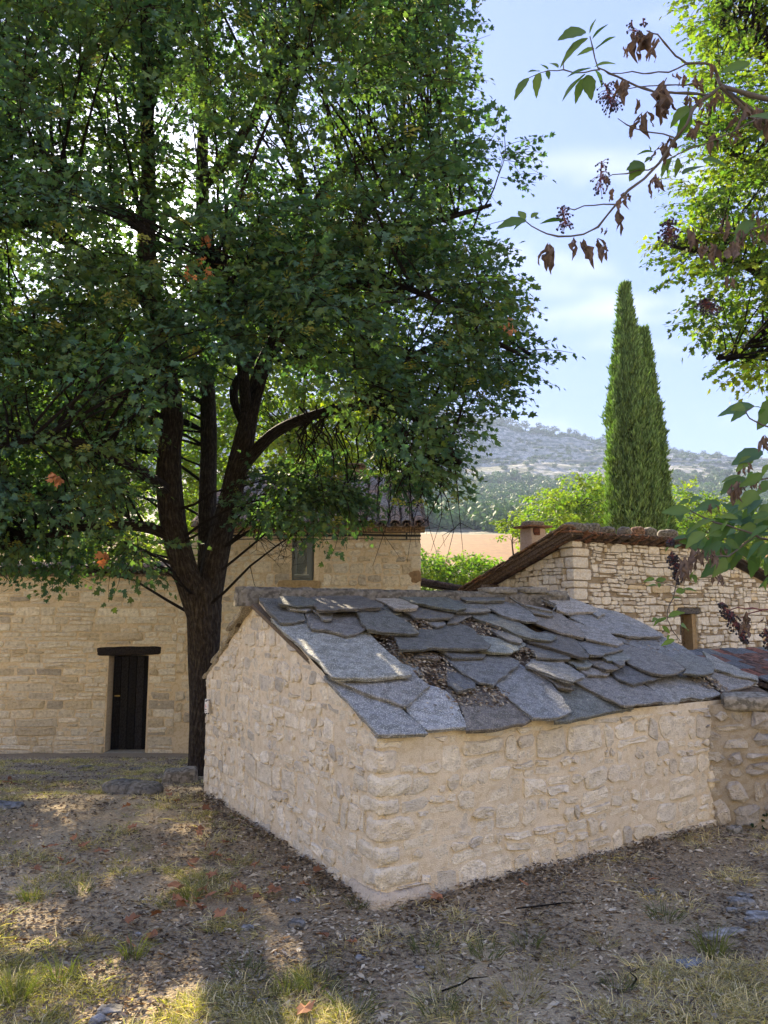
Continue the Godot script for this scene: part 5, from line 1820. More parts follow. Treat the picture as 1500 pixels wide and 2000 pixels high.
func right_maple() -> void:
	var t := thing("sunlit_maple_tree", Vector3(8.6, -0.6, -11.0), "sun-yellowed maple whose crown enters at the right edge above the elder", "tree")
	var sk := []
	var trunk := [Vector3(0, -0.3, 0), Vector3(0.05, 2.0, 0), Vector3(0, 4.2, 0.1), Vector3(-0.1, 7.0, 0.2), Vector3(0.1, 10.5, 0)]
	var b := MB.new()
	b.col = Color(0.24, 0.205, 0.18)
	b.tube(trunk, [0.34, 0.27, 0.22, 0.15, 0.04], 14, true, 1.0, 0.05)
	part("trunk", b.mesh(), M["bark"], t)
	for q in [[1560, 640, 10.8, 0.10, 1490, 540, 10.6, 0.07, 1400, 500, 10.4, 0.05, 1310, 480, 10.2, 0.02], [1600, 420, 11, 0.10, 1500, 330, 10.8, 0.07, 1430, 300, 10.7, 0.05, 1370, 260, 10.6, 0.02], [1600, 220, 11, 0.09, 1500, 120, 10.9, 0.06, 1400, 50, 10.8, 0.03], [1500, 640, 10.6, 0.05, 1440, 690, 10.3, 0.04, 1400, 700, 10.2, 0.02]]:
		sk.append_array(bark_limb("limb", q, t, 8))
	for p in trunk:
		sk.append(p + t.position)
	var crown := poly_of([1360, -300, 1365, 40, 1385, 100, 1370, 150, 1400, 205, 1360, 240, 1350, 330, 1330, 400, 1305, 445, 1290, 490, 1315, 530, 1360, 545, 1380, 575, 1350, 630, 1345, 665, 1410, 680, 1450, 710, 1510, 735, 1900, 760, 1900, -300])
	var cs := clumps(crown, 430, 0.35, func(px, _b): return 9.9 - clampf((px - 1300.0) / 300.0, 0, 1), func(px, _b): return 10.8 + clampf((px - 1280.0) / 100.0, 0, 3.0), func(_a, py): return 0.55 if py > 380 and py < 460 else 1.0, Vector2(1280, -300), Vector2(1900, 760))
	rg.seed = 81
	grow_twigs(t, sk, cs, M["bark"], 3)
	var sp := []
	for i in 4:
		sp.append(maple_spray(200 + i, LIMES, 6, 0.09))
	rg.seed = 82
	hang_sprays(t, "foliage", sp, M["maple_leaf"], cs, 13, Vector3(0.42, 0.32, 0.42), Vector2(0.75, 1.1), at(1700, 400, 11.5), [Color(1, 1, 1), Color(0.65, 0.78, 0.85), Color(1.15, 1.08, 0.8), Color(0.5, 0.62, 0.72)])


func leafy_tree(called: String, label: String, kind: String, group: String, base: Vector3, poly: PackedVector2Array, lo: Vector2, hi: Vector2, n: int, apart: float, front: float, back: float, per: int, meshes: Array, size: Vector2, tints: Array, trunk_r: float) -> void:
	var t := thing(called, base, label, kind, group)
	var cs := clumps(poly, n, apart, func(_a, _b): return front, func(_a, _b): return back, func(_a, _b): return 1.0, lo, hi)
	var top := Vector3.ZERO
	for c in cs:
		top += c
	top /= maxf(cs.size(), 1.0)
	var b := MB.new()
	b.col = Color(0.22, 0.19, 0.16)
	var pts := [Vector3(0, -0.3, 0)]
	var rad := [trunk_r * 1.2]
	for i in range(1, 5):
		pts.append((top - base) * (i / 4.0) + Vector3(rr(-0.15, 0.15), 0, rr(-0.15, 0.15)))
		rad.append(trunk_r * (1.0 - i * 0.2))
	b.tube(pts, rad, 9, true, 1.0, 0.05)
	part("trunk", b.mesh(), M["bark"], t)
	var sk := []
	for p in pts:
		sk.append(p + base)
	grow_twigs(t, sk, cs, M["bark"], 2)
	hang_sprays(t, "foliage", meshes, M["maple_leaf"], cs, per, Vector3(1, 0.8, 1) * apart * 1.15, size, top, tints)


func back_trees() -> void:
	var sp := []
	for i in 3:
		sp.append(maple_spray(300 + i, LIMES, 5, 0.11))
	rg.seed = 91
	var w := [Color(1, 1, 1), Color(1.15, 1.1, 0.9), Color(0.8, 0.95, 0.9)]
	leafy_tree("lime_green_tree", "sunlit lime-green tree behind the farmhouse roof, seen between the maple's limbs", "tree", "trees behind the farmhouse", Vector3(-3.2, -0.8, -24.0), poly_of([430, 560, 540, 500, 700, 500, 770, 620, 780, 760, 760, 880, 700, 940, 430, 950]), Vector2(420, 490), Vector2(800, 960), 180, 0.75, 22.0, 26.0, 12, sp, Vector2(1.3, 1.9), w, 0.25)
	leafy_tree("lime_green_tree", "sunlit lime-green tree behind the farmhouse roof, left of the maple's fork", "tree", "trees behind the farmhouse", Vector3(-9.0, -0.8, -25.0), poly_of([-80, 760, 100, 700, 250, 640, 400, 680, 430, 800, 430, 1110, -80, 1110]), Vector2(-80, 630), Vector2(440, 1110), 230, 0.8, 23.0, 27.0, 11, sp, Vector2(1.3, 1.9), w, 0.25)
	leafy_tree("field_edge_tree", "bright yellow-green bushy tree behind the dry-stone house's chimney", "tree", "", at(1120, 1230, 30.0), poly_of([1030, 1020, 1045, 985, 1075, 965, 1110, 960, 1130, 940, 1170, 935, 1200, 955, 1215, 1045, 1040, 1050]), Vector2(1020, 930), Vector2(1220, 1060), 70, 0.55, 28.0, 32.0, 11, sp, Vector2(1.0, 1.5), [Color(1.1, 1.05, 0.8), Color(0.9, 1, 0.9)], 0.14)
	leafy_tree("thin_shrub", "loose yellow-green shrub just left of the pink chimney, against the wheat", "shrub", "", at(1010, 1150, 24.0), poly_of([982, 1012, 1000, 1008, 1030, 1030, 1030, 1062, 995, 1055]), Vector2(975, 1000), Vector2(1040, 1070), 12, 0.3, 23.7, 24.3, 6, sp, Vector2(0.9, 1.2), [Color(1.1, 1.05, 0.8)], 0.05)
	leafy_tree("field_edge_tree", "yellow-green tree behind the elder leaves, just right of the cypresses", "tree", "", at(1360, 1230, 31.0), poly_of([1300, 990, 1320, 950, 1350, 960, 1400, 990, 1430, 1010, 1520, 1060, 1520, 1130, 1300, 1080]), Vector2(1290, 940), Vector2(1530, 1140), 70, 0.6, 29.5, 32.0, 11, sp, Vector2(1.0, 1.5), [Color(1.1, 1.05, 0.8), Color(0.8, 0.95, 0.9)], 0.14)
	leafy_tree("roadside_bush", "low bright green bushes below the wheat field, left of the dry-stone house", "hedge", "", at(880, 1190, 24.0), poly_of([800, 1092, 830, 1086, 870, 1098, 920, 1092, 965, 1105, 960, 1165, 800, 1175]), Vector2(800, 1085), Vector2(970, 1180), 60, 0.34, 22.5, 25.0, 11, sp, Vector2(0.9, 1.2), [Color(0.95, 1.05, 0.95), Color(0.75, 0.95, 0.9)], 0.06)


func cypresses() -> void:
	var b := MB.new()
	rg.seed = 33
	for i in 22:
		var o := Vector3(rr(-0.06, 0.06), rr(0.0, 0.26), rr(-0.06, 0.06))
		var a := rr(0, TAU)
		var d := Vector3(cos(a) * rr(0.1, 0.5), 1.0, sin(a) * rr(0.1, 0.5)).normalized()
		var s := d.cross(Vector3(cos(a + 1.3), 0.1, sin(a + 1.3))).normalized()
		b.col = Color(0.17, 0.26, 0.09) * rr(0.5, 1.5)
		var l := rr(0.10, 0.2)
		b.quad(o, o + d * l * 0.45 + s * 0.02, o + d * l, o + d * l * 0.45 - s * 0.02)
	var plume := b.mesh(true)
	var list := [
		["tall cypress, the taller and left one of the close pair", 1240.0, 562.0, 22.0, [[0.0, 0.28], [0.25, 0.74], [0.45, 0.71], [0.62, 0.60], [0.78, 0.40], [0.9, 0.17], [0.96, 0.06], [1.0, 0.01]]],
		["slim cypress, the shorter and right one of the close pair", 1275.0, 648.0, 22.9, [[0.0, 0.25], [0.25, 0.56], [0.5, 0.50], [0.7, 0.37], [0.88, 0.16], [0.95, 0.06], [1.0, 0.01]]]]
	for q in list:
		var foot := at(q[1], 1040, q[3])
		foot.y = gh(foot.x, foot.z)
		var t := thing("cypress_tree", foot, q[0], "cypress")
		var tip := at(q[1], q[2], q[3])
		var hgt := tip.y - foot.y
		var tb := MB.new()
		tb.col = Color(0.2, 0.17, 0.15)
		tb.tube([Vector3(0, -0.3, 0), Vector3(0, hgt * 0.4, 0), Vector3(0, hgt * 0.95, 0)], [0.2, 0.13, 0.02], 8)
		part("trunk", tb.mesh(), M["bark"], t)
		var pl := []
		var ti := PackedColorArray()
		var n := int(hgt * 760.0)
		for i in n:
			var h := pow(rg.randf(), 1.15)
			var r := 0.0
			for k in range(1, q[4].size()):
				if h <= q[4][k][0]:
					r = lerpf(q[4][k - 1][1], q[4][k][1], (h - q[4][k - 1][0]) / (q[4][k][0] - q[4][k - 1][0]))
					break
			var a := rr(0, TAU)
			var flute := 1.0 + 0.12 * sin(a * 6.0 + h * 7.0) + 0.30 * nz.get_noise_3d(cos(a) * 2.6, h * hgt * 0.7, sin(a) * 2.6)
			var rad := r * flute * (rr(0.72, 1.0) if rg.randf() < 0.78 else rr(0.3, 1.14))
			var out := Vector3(cos(a), 0, sin(a))
			var up := (Vector3.UP + out * rr(0.05, 0.5)).normalized()
			var s := up.cross(out).normalized()
			pl.append(Transform3D(Basis(s, up, s.cross(up)).rotated(up, rr(0, TAU)).scaled(Vector3.ONE * rr(0.5, 1.05)), out * rad + Vector3(0, h * hgt - 0.12, 0)))
			ti.append(Color(1, 1, 1).lerp(Color(1.35, 1.2, 0.9), rg.randf() * rg.randf()) * rr(0.8, 1.15))
		scatter("foliage", plume, M["needle"], t, pl, ti)


func tuft_ball(seed_: int, n: int, up_bias: float, tone: Color) -> ArrayMesh:
	rg.seed = seed_
	var b := MB.new()
	for i in n:
		var d := Vector3(rr(-1, 1), rr(-0.7, 1), rr(-1, 1)).normalized()
		var o := d * rr(0.45, 1.0) * Vector3(1.0, 0.75, 1.0) + Vector3(0, up_bias, 0)
		var nn := (d + Vector3(rr(-0.6, 0.6), rr(-0.2, 0.8), rr(-0.6, 0.6))).normalized()
		var s := nn.cross(Vector3(rr(-1, 1), rr(-1, 1), rr(-1, 1))).normalized()
		var u := s.cross(nn)
		var k := rr(0.13, 0.26)
		b.col = tone * rr(0.65, 1.35)
		b.quad(o - s * k, o - u * k * 0.7, o + s * k, o + u * k * 0.7)
	return b.mesh(true)


func hill_trees() -> void:
	var balls := []
	for i in 3:
		balls.append(tuft_ball(400 + i, 110, 0.75, Color(0.085, 0.14, 0.05)))
	rg.seed = 41
	var wood := [[], [], []]
	var tint := [PackedColorArray(), PackedColorArray(), PackedColorArray()]
	for i in 5200:
		var d := 165.0 + 300.0 * pow(rg.randf(), 0.8)
		var x := rr(-0.25, 0.62) * d
		if d < 178.0 and rg.randf() < 0.6:
			continue
		if d > 440.0 and rg.randf() < 0.5:
			continue
		var k := i % 3
		var s := rr(2.0, 4.2)
		wood[k].append(Transform3D(Basis(Vector3.UP, rr(0, TAU)).scaled(Vector3(s, s * rr(0.8, 1.25), s)), Vector3(x, gh(x, -d) - 0.6, -d)))
		tint[k].append(Color(1, 1, 1).lerp(Color(1.3, 1.2, 1.0), rg.randf()) * rr(0.7, 1.1))
	for i in 2200:
		var d := rr(455.0, 640.0)
		var x := rr(-0.1, 0.6) * d
		if nz.get_noise_2d(x * 0.02, gh(x, -d) * 0.06) < rr(-0.25, 0.3):
			continue
		var k := i % 3
		var s := rr(1.1, 2.6)
		wood[k].append(Transform3D(Basis(Vector3.UP, rr(0, TAU)).scaled(Vector3(s, s * 0.8, s)), Vector3(x, gh(x, -d) - 0.4, -d)))
		tint[k].append(Color(0.9, 0.9, 0.95) * rr(0.7, 1.1))
	for i in 900:
		var d := rr(684.0, 712.0)
		var x := rr(-0.05, 0.56) * d
		var k := i % 3
		var s := rr(1.6, 4.0)
		wood[k].append(Transform3D(Basis(Vector3.UP, rr(0, TAU)).scaled(Vector3(s * 1.3, s * rr(0.7, 1.2), s)), Vector3(x, gh(x, -d) - 0.8, -d)))
		tint[k].append(Color(1, 1, 1) * rr(0.8, 1.2))
	var far_wood := thing("hillside_wood", Vector3.ZERO, "far hazy green woodland and scrub covering the slopes of the hill", "woodland")
	far_wood.set_meta("kind", "stuff")
	for k in 3:
		scatter("foliage" if k == 0 else "foliage_%03d" % k, balls[k], M["needle"], far_wood, wood[k], tint[k])
	# pines along the crest, one by one
	rg.seed = 42
	var proto: Node3D = null
	var crest := [818, 834, 846, 861, 874, 888, 903, 921, 934, 950, 963, 978, 990, 1003, 1016, 1032, 1047, 1060, 1076, 1090, 1104, 1120, 1133, 1150, 1163, 1178, 1192, 1315, 1328, 1342, 1356, 1369, 1385, 1399, 1413, 1428, 1441, 1458, 1474, 1490]
	for i in crest.size():
		var dist := rr(690, 706)
		var x: float = (crest[i] - 750.0) / FOCAL * dist
		var p := Vector3(x, gh(x, -dist) - 1.0, -dist)
		var o: Node3D
		if proto == null:
			proto = thing("crest_pine", p, "small hazy pine on the skyline of the hill", "pine", "pines along the hill crest")
			var b := MB.new()
			b.col = Color(0.16, 0.13, 0.11)
			b.tube([Vector3(0, -1, 0), Vector3(0.2, 3, 0), Vector3(0, 6.5, 0)], [0.35, 0.25, 0.1], 6)
			part("trunk", b.mesh(), M["bark"], proto)
			var cm := MB.new()
			for q in [[0.0, 6.6, 0.0, 3.2], [1.9, 5.2, 0.6, 2.2], [-1.8, 5.4, -0.4, 2.3], [0.3, 8.4, 0.2, 2.0], [0.6, 4.0, -1.2, 1.7]]:
				var arr: Array = tuft_ball(450 + int(q[1] * 10), 70, 0.0, Color(0.07, 0.10, 0.045)).surface_get_arrays(0)
				var first := cm.v.size()
				for j in arr[Mesh.ARRAY_VERTEX].size():
					cm.col = arr[Mesh.ARRAY_COLOR][j]
					cm.p(arr[Mesh.ARRAY_VERTEX][j] * q[3] * Vector3(1, 0.7, 1) + Vector3(q[0], q[1], q[2]))
				for j in arr[Mesh.ARRAY_INDEX]:
					cm.ix.append(first + j)
			part("crown", cm.mesh(), M["needle"], proto)
			rg.seed = 43
			o = proto
		else:
			o = proto.duplicate()
			o.name = numbered("crest_pine")
			add_child(o)
			o.position = p
		o.rotation.y = rr(0, TAU)
		var sc := rr(0.7, 1.35)
		o.scale = Vector3(sc * rr(1.0, 1.6), sc, sc * rr(1.0, 1.6))


# ------------------------------------------------------------------ the elder at the right edge, close to the camera
func leaflet_mesh(tone: Color, curl: float) -> ArrayMesh:
	# one toothed leaflet: stalk at the origin, tip at +y, length 1, upper face toward +z
	var b := MB.new()
	var n := 8
	var w := [0.03, 0.13, 0.19, 0.215, 0.205, 0.17, 0.12, 0.06, 0.0]
	for i in n + 1:
		var y := float(i) / n
		var z := -curl * y * y
		for k in 3:
			var s: float = [-1.0, 0.0, 1.0][k]
			var tooth := (0.018 if i % 2 == 1 else -0.008) if k != 1 and i > 0 and i < n else 0.0
			b.col = tone * (1.12 if k == 1 else rr(0.9, 1.05))
			b.p(Vector3(s * (w[i] + tooth), y, z + absf(s) * w[i] * 0.35))
	for i in n:
		for k in 2:
			var a := i * 3 + k
			b.q(a, a + 1, a + 4, a + 3)
	return b.mesh()


func withered_mesh(seed_: int) -> ArrayMesh:
	# a dead leaf hanging from the origin down to -y, length 1, crumpled about its midrib
	rg.seed = seed_
	var b := MB.new()
	var n := 7
	var w := [0.015, 0.06, 0.11, 0.135, 0.125, 0.10, 0.06, 0.01]
	for i in n + 1:
		var y := float(i) / n
		var turn := rr(-0.9, 0.9) + y * 1.5
		var cx := 0.06 * sin(y * 5.0 + seed_)
		var f := Vector3(cos(turn), 0, sin(turn))
		for k in 4:
			var s: float = [-1.0, -0.35, 0.35, 1.0][k]
			b.col = Color(0.135, 0.10, 0.08) * rr(0.6, 1.5)
			b.p(Vector3(cx, -y + rr(-0.03, 0.03), 0) + f * s * w[i] * rr(0.6, 1.1) + f.cross(Vector3.UP) * (absf(s) * w[i] * rr(0.2, 0.9) - 0.03))
	for i in n:
		for k in 3:
			var a := i * 4 + k
			b.q(a + 1, a, a + 4, a + 5)
	return b.mesh(rg.randf() < 0.5)


func berry_cluster(w: float, h: float, n: int, lean: float, r: float) -> Array:
	var st := MB.new()
	var be := MB.new()
	var ball := SphereMesh.new()
	ball.radial_segments = 8
	ball.rings = 4
	ball.radius = r
	ball.height = r * 2.0
	var arr := ball.get_mesh_arrays()
	for i in n:
		var y := rg.randf()
		var p := Vector3(lean * y * h + rr(-1, 1) * w * (0.45 + 0.5 * sin(y * PI)), -y * h, rr(-1, 1) * w * 0.6)
		var stem := Vector3(lean * y * h * 0.7, -y * h * 0.72, 0)
		st.tube([stem, stem.lerp(p, 0.6) + Vector3(0, 0.004, 0), p], [0.0010, 0.0008, 0.0005], 3)
		var first := be.v.size()
		for v in arr[Mesh.ARRAY_VERTEX]:
			be.p(v + p)
		for k in range(0, arr[Mesh.ARRAY_INDEX].size(), 3):
			be.ix.append(first + arr[Mesh.ARRAY_INDEX][k])
			be.ix.append(first + arr[Mesh.ARRAY_INDEX][k + 1])
			be.ix.append(first + arr[Mesh.ARRAY_INDEX][k + 2])
	st.tube([Vector3(0, 0.004, 0), Vector3(lean * h * 0.35, -h * 0.36, 0), Vector3(lean * h * 0.7, -h * 0.72, 0)], [0.002, 0.0017, 0.001], 5)
	return [st.mesh(), be.mesh()]


func elder() -> void:
	var base := Vector3(1.35, 0, -1.95)
	var t := thing("elder_bush", base, "elder branches with withered brown leaves and black berry clusters reaching in from the right", "shrub")
	rg.seed = 51
	var up := func(a): return Vector2(970.0 + a.x / 2.83, a.y / 2.83)
	var dn := func(a): return Vector2(1230.0 + a.x / 3.3333, 700.0 + a.y / 3.3333)
	var trunk := MB.new()
	trunk.col = Color(0.2, 0.17, 0.14)
	trunk.tube([Vector3(0.1, -0.1, 0), Vector3(0.12, 0.6, 0.02), Vector3(0.05, 1.3, 0.03), Vector3(0.02, 2.1, 0), Vector3(-0.1, 2.75, 0.03), Vector3(-0.22, 3.2, 0.1)], [0.06, 0.05, 0.042, 0.03, 0.018, 0.006], 9, true, 1.0, 0.06)
	part("trunk", trunk.mesh(), M["bark"], t)
	# stems: crop (0 upper, 1 lower), distance, radius at the start, radius at the end, points
	var stems := [
		[0, 1.75, 0.0085, 0.0065, [1900, 640, 1500, 550, 1400, 525, 1290, 490, 1240, 470]],
		[0, 1.75, 0.0055, 0.0020, [1240, 470, 1225, 430, 1200, 370, 1160, 350, 1050, 352, 990, 310, 930, 240, 890, 190, 830, 170]],
		[0, 1.75, 0.0030, 0.0018, [1050, 352, 950, 400, 850, 405, 750, 395, 640, 405]],
		[0, 1.75, 0.0050, 0.0018, [1240, 475, 1170, 530, 1060, 515, 900, 505, 820, 490, 720, 450, 620, 405, 560, 375, 530, 260, 515, 200]],
		[0, 1.75, 0.0024, 0.0012, [570, 385, 490, 400, 370, 385, 290, 390, 180, 430]],
		[0, 1.75, 0.0022, 0.0010, [370, 385, 375, 320, 420, 250]],
		[0, 1.75, 0.0026, 0.0016, [1100, 460, 1040, 472, 950, 470, 840, 475, 720, 492]],
		[0, 1.74, 0.0062, 0.0018, [1240, 480, 1140, 550, 1080, 610, 1050, 690, 990, 765, 900, 900, 730, 1050, 660, 1130, 560, 1255, 480, 1295, 340, 1307, 240, 1275, 150, 1215]],
		[0, 1.74, 0.0026, 0.0012, [895, 905, 840, 940, 720, 960, 640, 965, 600, 985]],
		[0, 1.74, 0.0026, 0.0012, [660, 1130, 540, 1135, 430, 1160, 370, 1150]],
		[0, 1.74, 0.0026, 0.0012, [980, 760, 840, 730, 720, 690, 670, 655]],
		[0, 1.70, 0.0034, 0.0020, [1800, 560, 1500, 650, 1370, 690, 1230, 760, 1100, 810, 950, 880]],
		[0, 1.78, 0.0040, 0.0018, [1900, 700, 1500, 640, 1380, 600, 1250, 565]],
		[0, 1.85, 0.0040, 0.0016, [1900, 1250, 1500, 1240, 1350, 1290, 1200, 1290, 1090, 1250]],
		[1, 1.55, 0.0040, 0.0014, [1300, 1220, 900, 1180, 820, 1150, 700, 1110, 560, 1070, 430, 1010, 390, 985]],
		[1, 1.55, 0.0030, 0.0012, [1200, 520, 900, 445, 840, 420, 780, 390, 755, 345, 810, 310]],
		[1, 1.55, 0.0030, 0.0012, [1200, 900, 900, 780, 800, 800, 720, 860, 640, 890]],
		[1, 1.55, 0.0028, 0.0014, [820, 1150, 720, 1230, 640, 1290, 560, 1290, 420, 1300, 330, 1290]],
		[1, 1.60, 0.0026, 0.0014, [1200, 1640, 900, 1636, 800, 1625, 700, 1622, 640, 1650]],
		[1, 1.60, 0.0020, 0.0012, [860, 1640, 770, 1662, 720, 1690]],
		[1, 1.72, 0.0020, 0.0010, [330, 1330, 300, 1480, 260, 1600, 245, 1700, 275, 1770, 330, 1840]],
		[1, 1.72, 0.0012, 0.0008, [300, 1490, 240, 1470, 150, 1440]],
		[1, 1.72, 0.0012, 0.0008, [245, 1690, 300, 1670, 360, 1650]],
	]
	for s in stems:
		var pts := []
		var rad := []
		var a: Array = s[4]
		var m := a.size() / 2
		for i in m:
			var q: Vector2 = (up if s[0] == 0 else dn).call(Vector2(a[i * 2], a[i * 2 + 1]))
			if i > 0:
				var before: Vector3 = pts[-1]
				var here := at(q.x, q.y, s[1] + 0.02 * sin(i * 1.7)) - base
				pts.append(before.lerp(here, rr(0.4, 0.6)) + Vector3(rr(-1, 1), rr(-1, 1), rr(-1, 1)) * 0.055 * before.distance_to(here))
				rad.append(0.78 * lerpf(s[2], s[3], (i - 0.5) / (m - 1)) * rr(0.85, 1.0))
			pts.append(at(q.x, q.y, s[1] + 0.02 * sin(i * 1.7)) - base)
			rad.append(0.78 * lerpf(s[2], s[3], float(i) / (m - 1)) * (1.0 + (0.25 if i > 0 and i < m - 1 and i % 2 == 0 else 0.0)))
		var b := MB.new()
		if a[0] > 1190:
			var root := Vector3(0.05, clampf(pts[0].y - 0.35, 0.4, 2.4), 0.03)
			pts.insert(0, root.lerp(pts[0], 0.5) + Vector3(0, 0.06, rr(-0.03, 0.03)))
			pts.insert(0, root)
			rad.insert(0, rad[0] * 1.2)
			rad.insert(0, rad[0] * 1.2)
		b.tube(pts, rad, 6, true)
		part("stem", b.mesh(), M["red_stem"] if s[0] == 1 and s[1] == 1.60 else M["stem"], t)
	# green leaflets, stalk and tip
	var greens := [Color(0.115, 0.19, 0.085), Color(0.135, 0.21, 0.085), Color(0.17, 0.24, 0.075), Color(0.105, 0.18, 0.11)]
	var kinds := []
	for g in greens:
		kinds.append(leaflet_mesh(g, 0.10))
		kinds.append(leaflet_mesh(g * 1.08, 0.28))
	var hi := [490, 172, 342, 205, 515, 185, 545, 100, 530, 215, 612, 125, 505, 212, 330, 330, 540, 270, 440, 300, 550, 272, 650, 190, 540, 372, 655, 322, 520, 378, 385, 412, 490, 412, 350, 545, 485, 430, 428, 572, 500, 415, 525, 548, 545, 390, 602, 470, 236, 395, 175, 390, 285, 385, 242, 350, 235, 403, 210, 520, 280, 388, 290, 437, 178, 430, 90, 548, 160, 440, 122, 515, 340, 375, 292, 328, 160, 1218, 0, 1250, 155, 1215, 120, 1155, 165, 1215, 90, 1250, 190, 1205, 235, 1160, 215, 1210, 245, 1190, 240, 1238, 385, 1205, 870, 842, 785, 828, 850, 835, 850, 800, 870, 872, 822, 872, 812, 902, 722, 930, 800, 902, 738, 990, 1085, 585, 960, 655, 1065, 610, 1010, 775, 1000, 872, 992, 985, 965, 872, 900, 960, 1110, 802, 1010, 830, 1130, 885, 1285, 885, 1030, 965, 1160, 898, 1400, 352, 1240, 392, 1480, 432, 1370, 450, 1420, 1215, 1308, 1330, 1500, 600, 1436, 612, 1230, 770, 1180, 800, 960, 890, 930, 960]
	var lo := [810, 312, 575, 335, 770, 322, 655, 405, 745, 312, 668, 330, 855, 322, 792, 308, 880, 330, 845, 345, 860, 602, 665, 680, 800, 642, 700, 710, 722, 762, 590, 800, 742, 772, 592, 872, 802, 742, 742, 792, 862, 752, 732, 832, 900, 690, 855, 760, 905, 800, 842, 872, 822, 862, 722, 952, 855, 922, 762, 1002, 702, 872, 640, 892, 392, 992, 200, 985, 305, 992, 215, 1078, 322, 992, 328, 1062, 402, 992, 350, 985, 462, 902, 390, 918, 385, 922, 320, 942, 562, 1052, 350, 1102, 642, 1062, 560, 1152, 702, 1042, 590, 1010, 732, 1082, 622, 1040, 482, 1132, 370, 1202, 502, 1142, 430, 1222, 602, 1192, 480, 1300, 622, 1182, 722, 1242, 602, 1202, 662, 1272, 622, 1292, 468, 1422, 627, 1302, 545, 1422, 862, 1152, 732, 1192, 872, 1192, 732, 1292, 882, 1202, 832, 1292, 905, 1242, 822, 1292, 332, 1212, 290, 1232, 255, 1232, 215, 1262, 422, 1382, 380, 1432, 402, 1412, 460, 1468, 822, 1092, 722, 1112, 905, 1092, 762, 1152, 602, 1132, 520, 1152, 685, 1112, 640, 1142, 892, 1442, 870, 1500, 905, 1010, 800, 1030, 700, 980, 640, 1010, 780, 950, 820, 1020]
	var sprig := [160, 1432, 95, 1445, 172, 1477, 105, 1480, 170, 1452, 242, 1430, 190, 1462, 192, 1490, 300, 1522, 375, 1500, 270, 1562, 330, 1555, 352, 1502, 432, 1500, 252, 1682, 340, 1640, 205, 1692, 150, 1742, 175, 1690, 150, 1700, 212, 1742, 266, 1792, 335, 1742, 402, 1755, 262, 1802, 232, 1832, 292, 1832, 200, 1862, 240, 1690, 170, 1720]
	for set_ in [[hi, up, 1.75, 0, 6], [lo, dn, 1.55, 0, 8], [sprig, dn, 1.72, 4, 6]]:
		var a: Array = set_[0]
		for i in range(0, a.size(), 4):
			var q0: Vector2 = set_[1].call(Vector2(a[i], a[i + 1]))
			var q1: Vector2 = set_[1].call(Vector2(a[i + 2], a[i + 3]))
			var dist: float = set_[2] + rr(-0.05, 0.05)
			var p0 := at(q0.x, q0.y, dist)
			var p1 := at(q1.x, q1.y, dist + rr(-0.03, 0.03))
			leaflet(t, kinds[int(set_[3]) + rg.randi() % (int(set_[4]) - int(set_[3]))], p0, p1)
	for i in 48:
		var a := rr(0, TAU)
		var k := sqrt(rg.randf())
		var p0 := at(1455 + cos(a) * 105 * k, 1030 + sin(a) * 75 * k, rr(1.6, 1.82))
		var d := Vector3(rr(-1.0, 0.3), rr(-0.9, 0.25), rr(-0.2, 0.5)).normalized()
		leaflet(t, kinds[rg.randi() % 8], p0, p0 + d * rr(0.045, 0.078))
	for i in 46:
		var p0 := at(rr(1520, 1720), rr(150, 1300), rr(1.5, 1.9))
		var d := Vector3(rr(-1, 0.6), rr(-0.8, 0.5), rr(-0.4, 0.4)).normalized()
		leaflet(t, kinds[rg.randi() % 8], p0, p0 + d * rr(0.06, 0.1))
	# withered leaves: where each hangs from and how long it is, in the upper and lower crops
	var wk := []
	for i in 7:
		wk.append(withered_mesh(500 + i))
	rg.seed = 52
	var dead_hi := [770, 165, 190, 800, 165, 210, 835, 175, 170, 880, 200, 180, 720, 250, 80, 690, 430, 175, 705, 440, 130, 780, 545, 100, 790, 630, 165, 825, 615, 120, 930, 445, 250, 910, 540, 160, 940, 560, 110, 1190, 345, 95, 1085, 420, 90, 1120, 440, 90, 1065, 520, 100, 1130, 540, 115, 1160, 570, 90, 1200, 545, 100, 1240, 500, 90, 1110, 660, 130, 1075, 700, 90, 950, 750, 110, 910, 785, 120, 975, 750, 90, 930, 800, 120, 885, 960, 140, 895, 980, 90, 690, 1070, 110, 710, 1070, 100, 685, 1150, 160, 300, 1345, 175, 280, 1350, 160, 430, 1320, 120, 470, 1330, 180, 560, 1320, 130, 580, 1350, 130, 585, 1255, 50, 640, 1040, 95, 615, 990, 90, 600, 960, 70, 1380, 570, 190, 1420, 580, 170, 1300, 730, 85, 1320, 740, 70, 1480, 640, 170, 1200, 730, 140, 1060, 1260, 150, 1085, 1290, 120, 1160, 1330, 120, 1205, 1340, 170, 1320, 1330, 160, 1280, 1180, 160, 1350, 1260, 130, 1440, 1150, 120, 1280, 1520, 90, 1000, 400, 60, 1030, 400, 90, 1490, 1240, 160, 1400, 1260, 110]
	var dead_lo := [870, 495, 130, 890, 500, 110, 740, 690, 80, 770, 695, 60, 700, 795, 170, 720, 800, 130, 800, 790, 70, 830, 795, 60, 525, 940, 80, 425, 1240, 170, 440, 1245, 140, 330, 1310, 160, 345, 1300, 170, 540, 1240, 140, 520, 1250, 110, 600, 1230, 80, 570, 1395, 95, 590, 1400, 90, 750, 1645, 110, 770, 1690, 135, 745, 1700, 110, 890, 1690, 60]
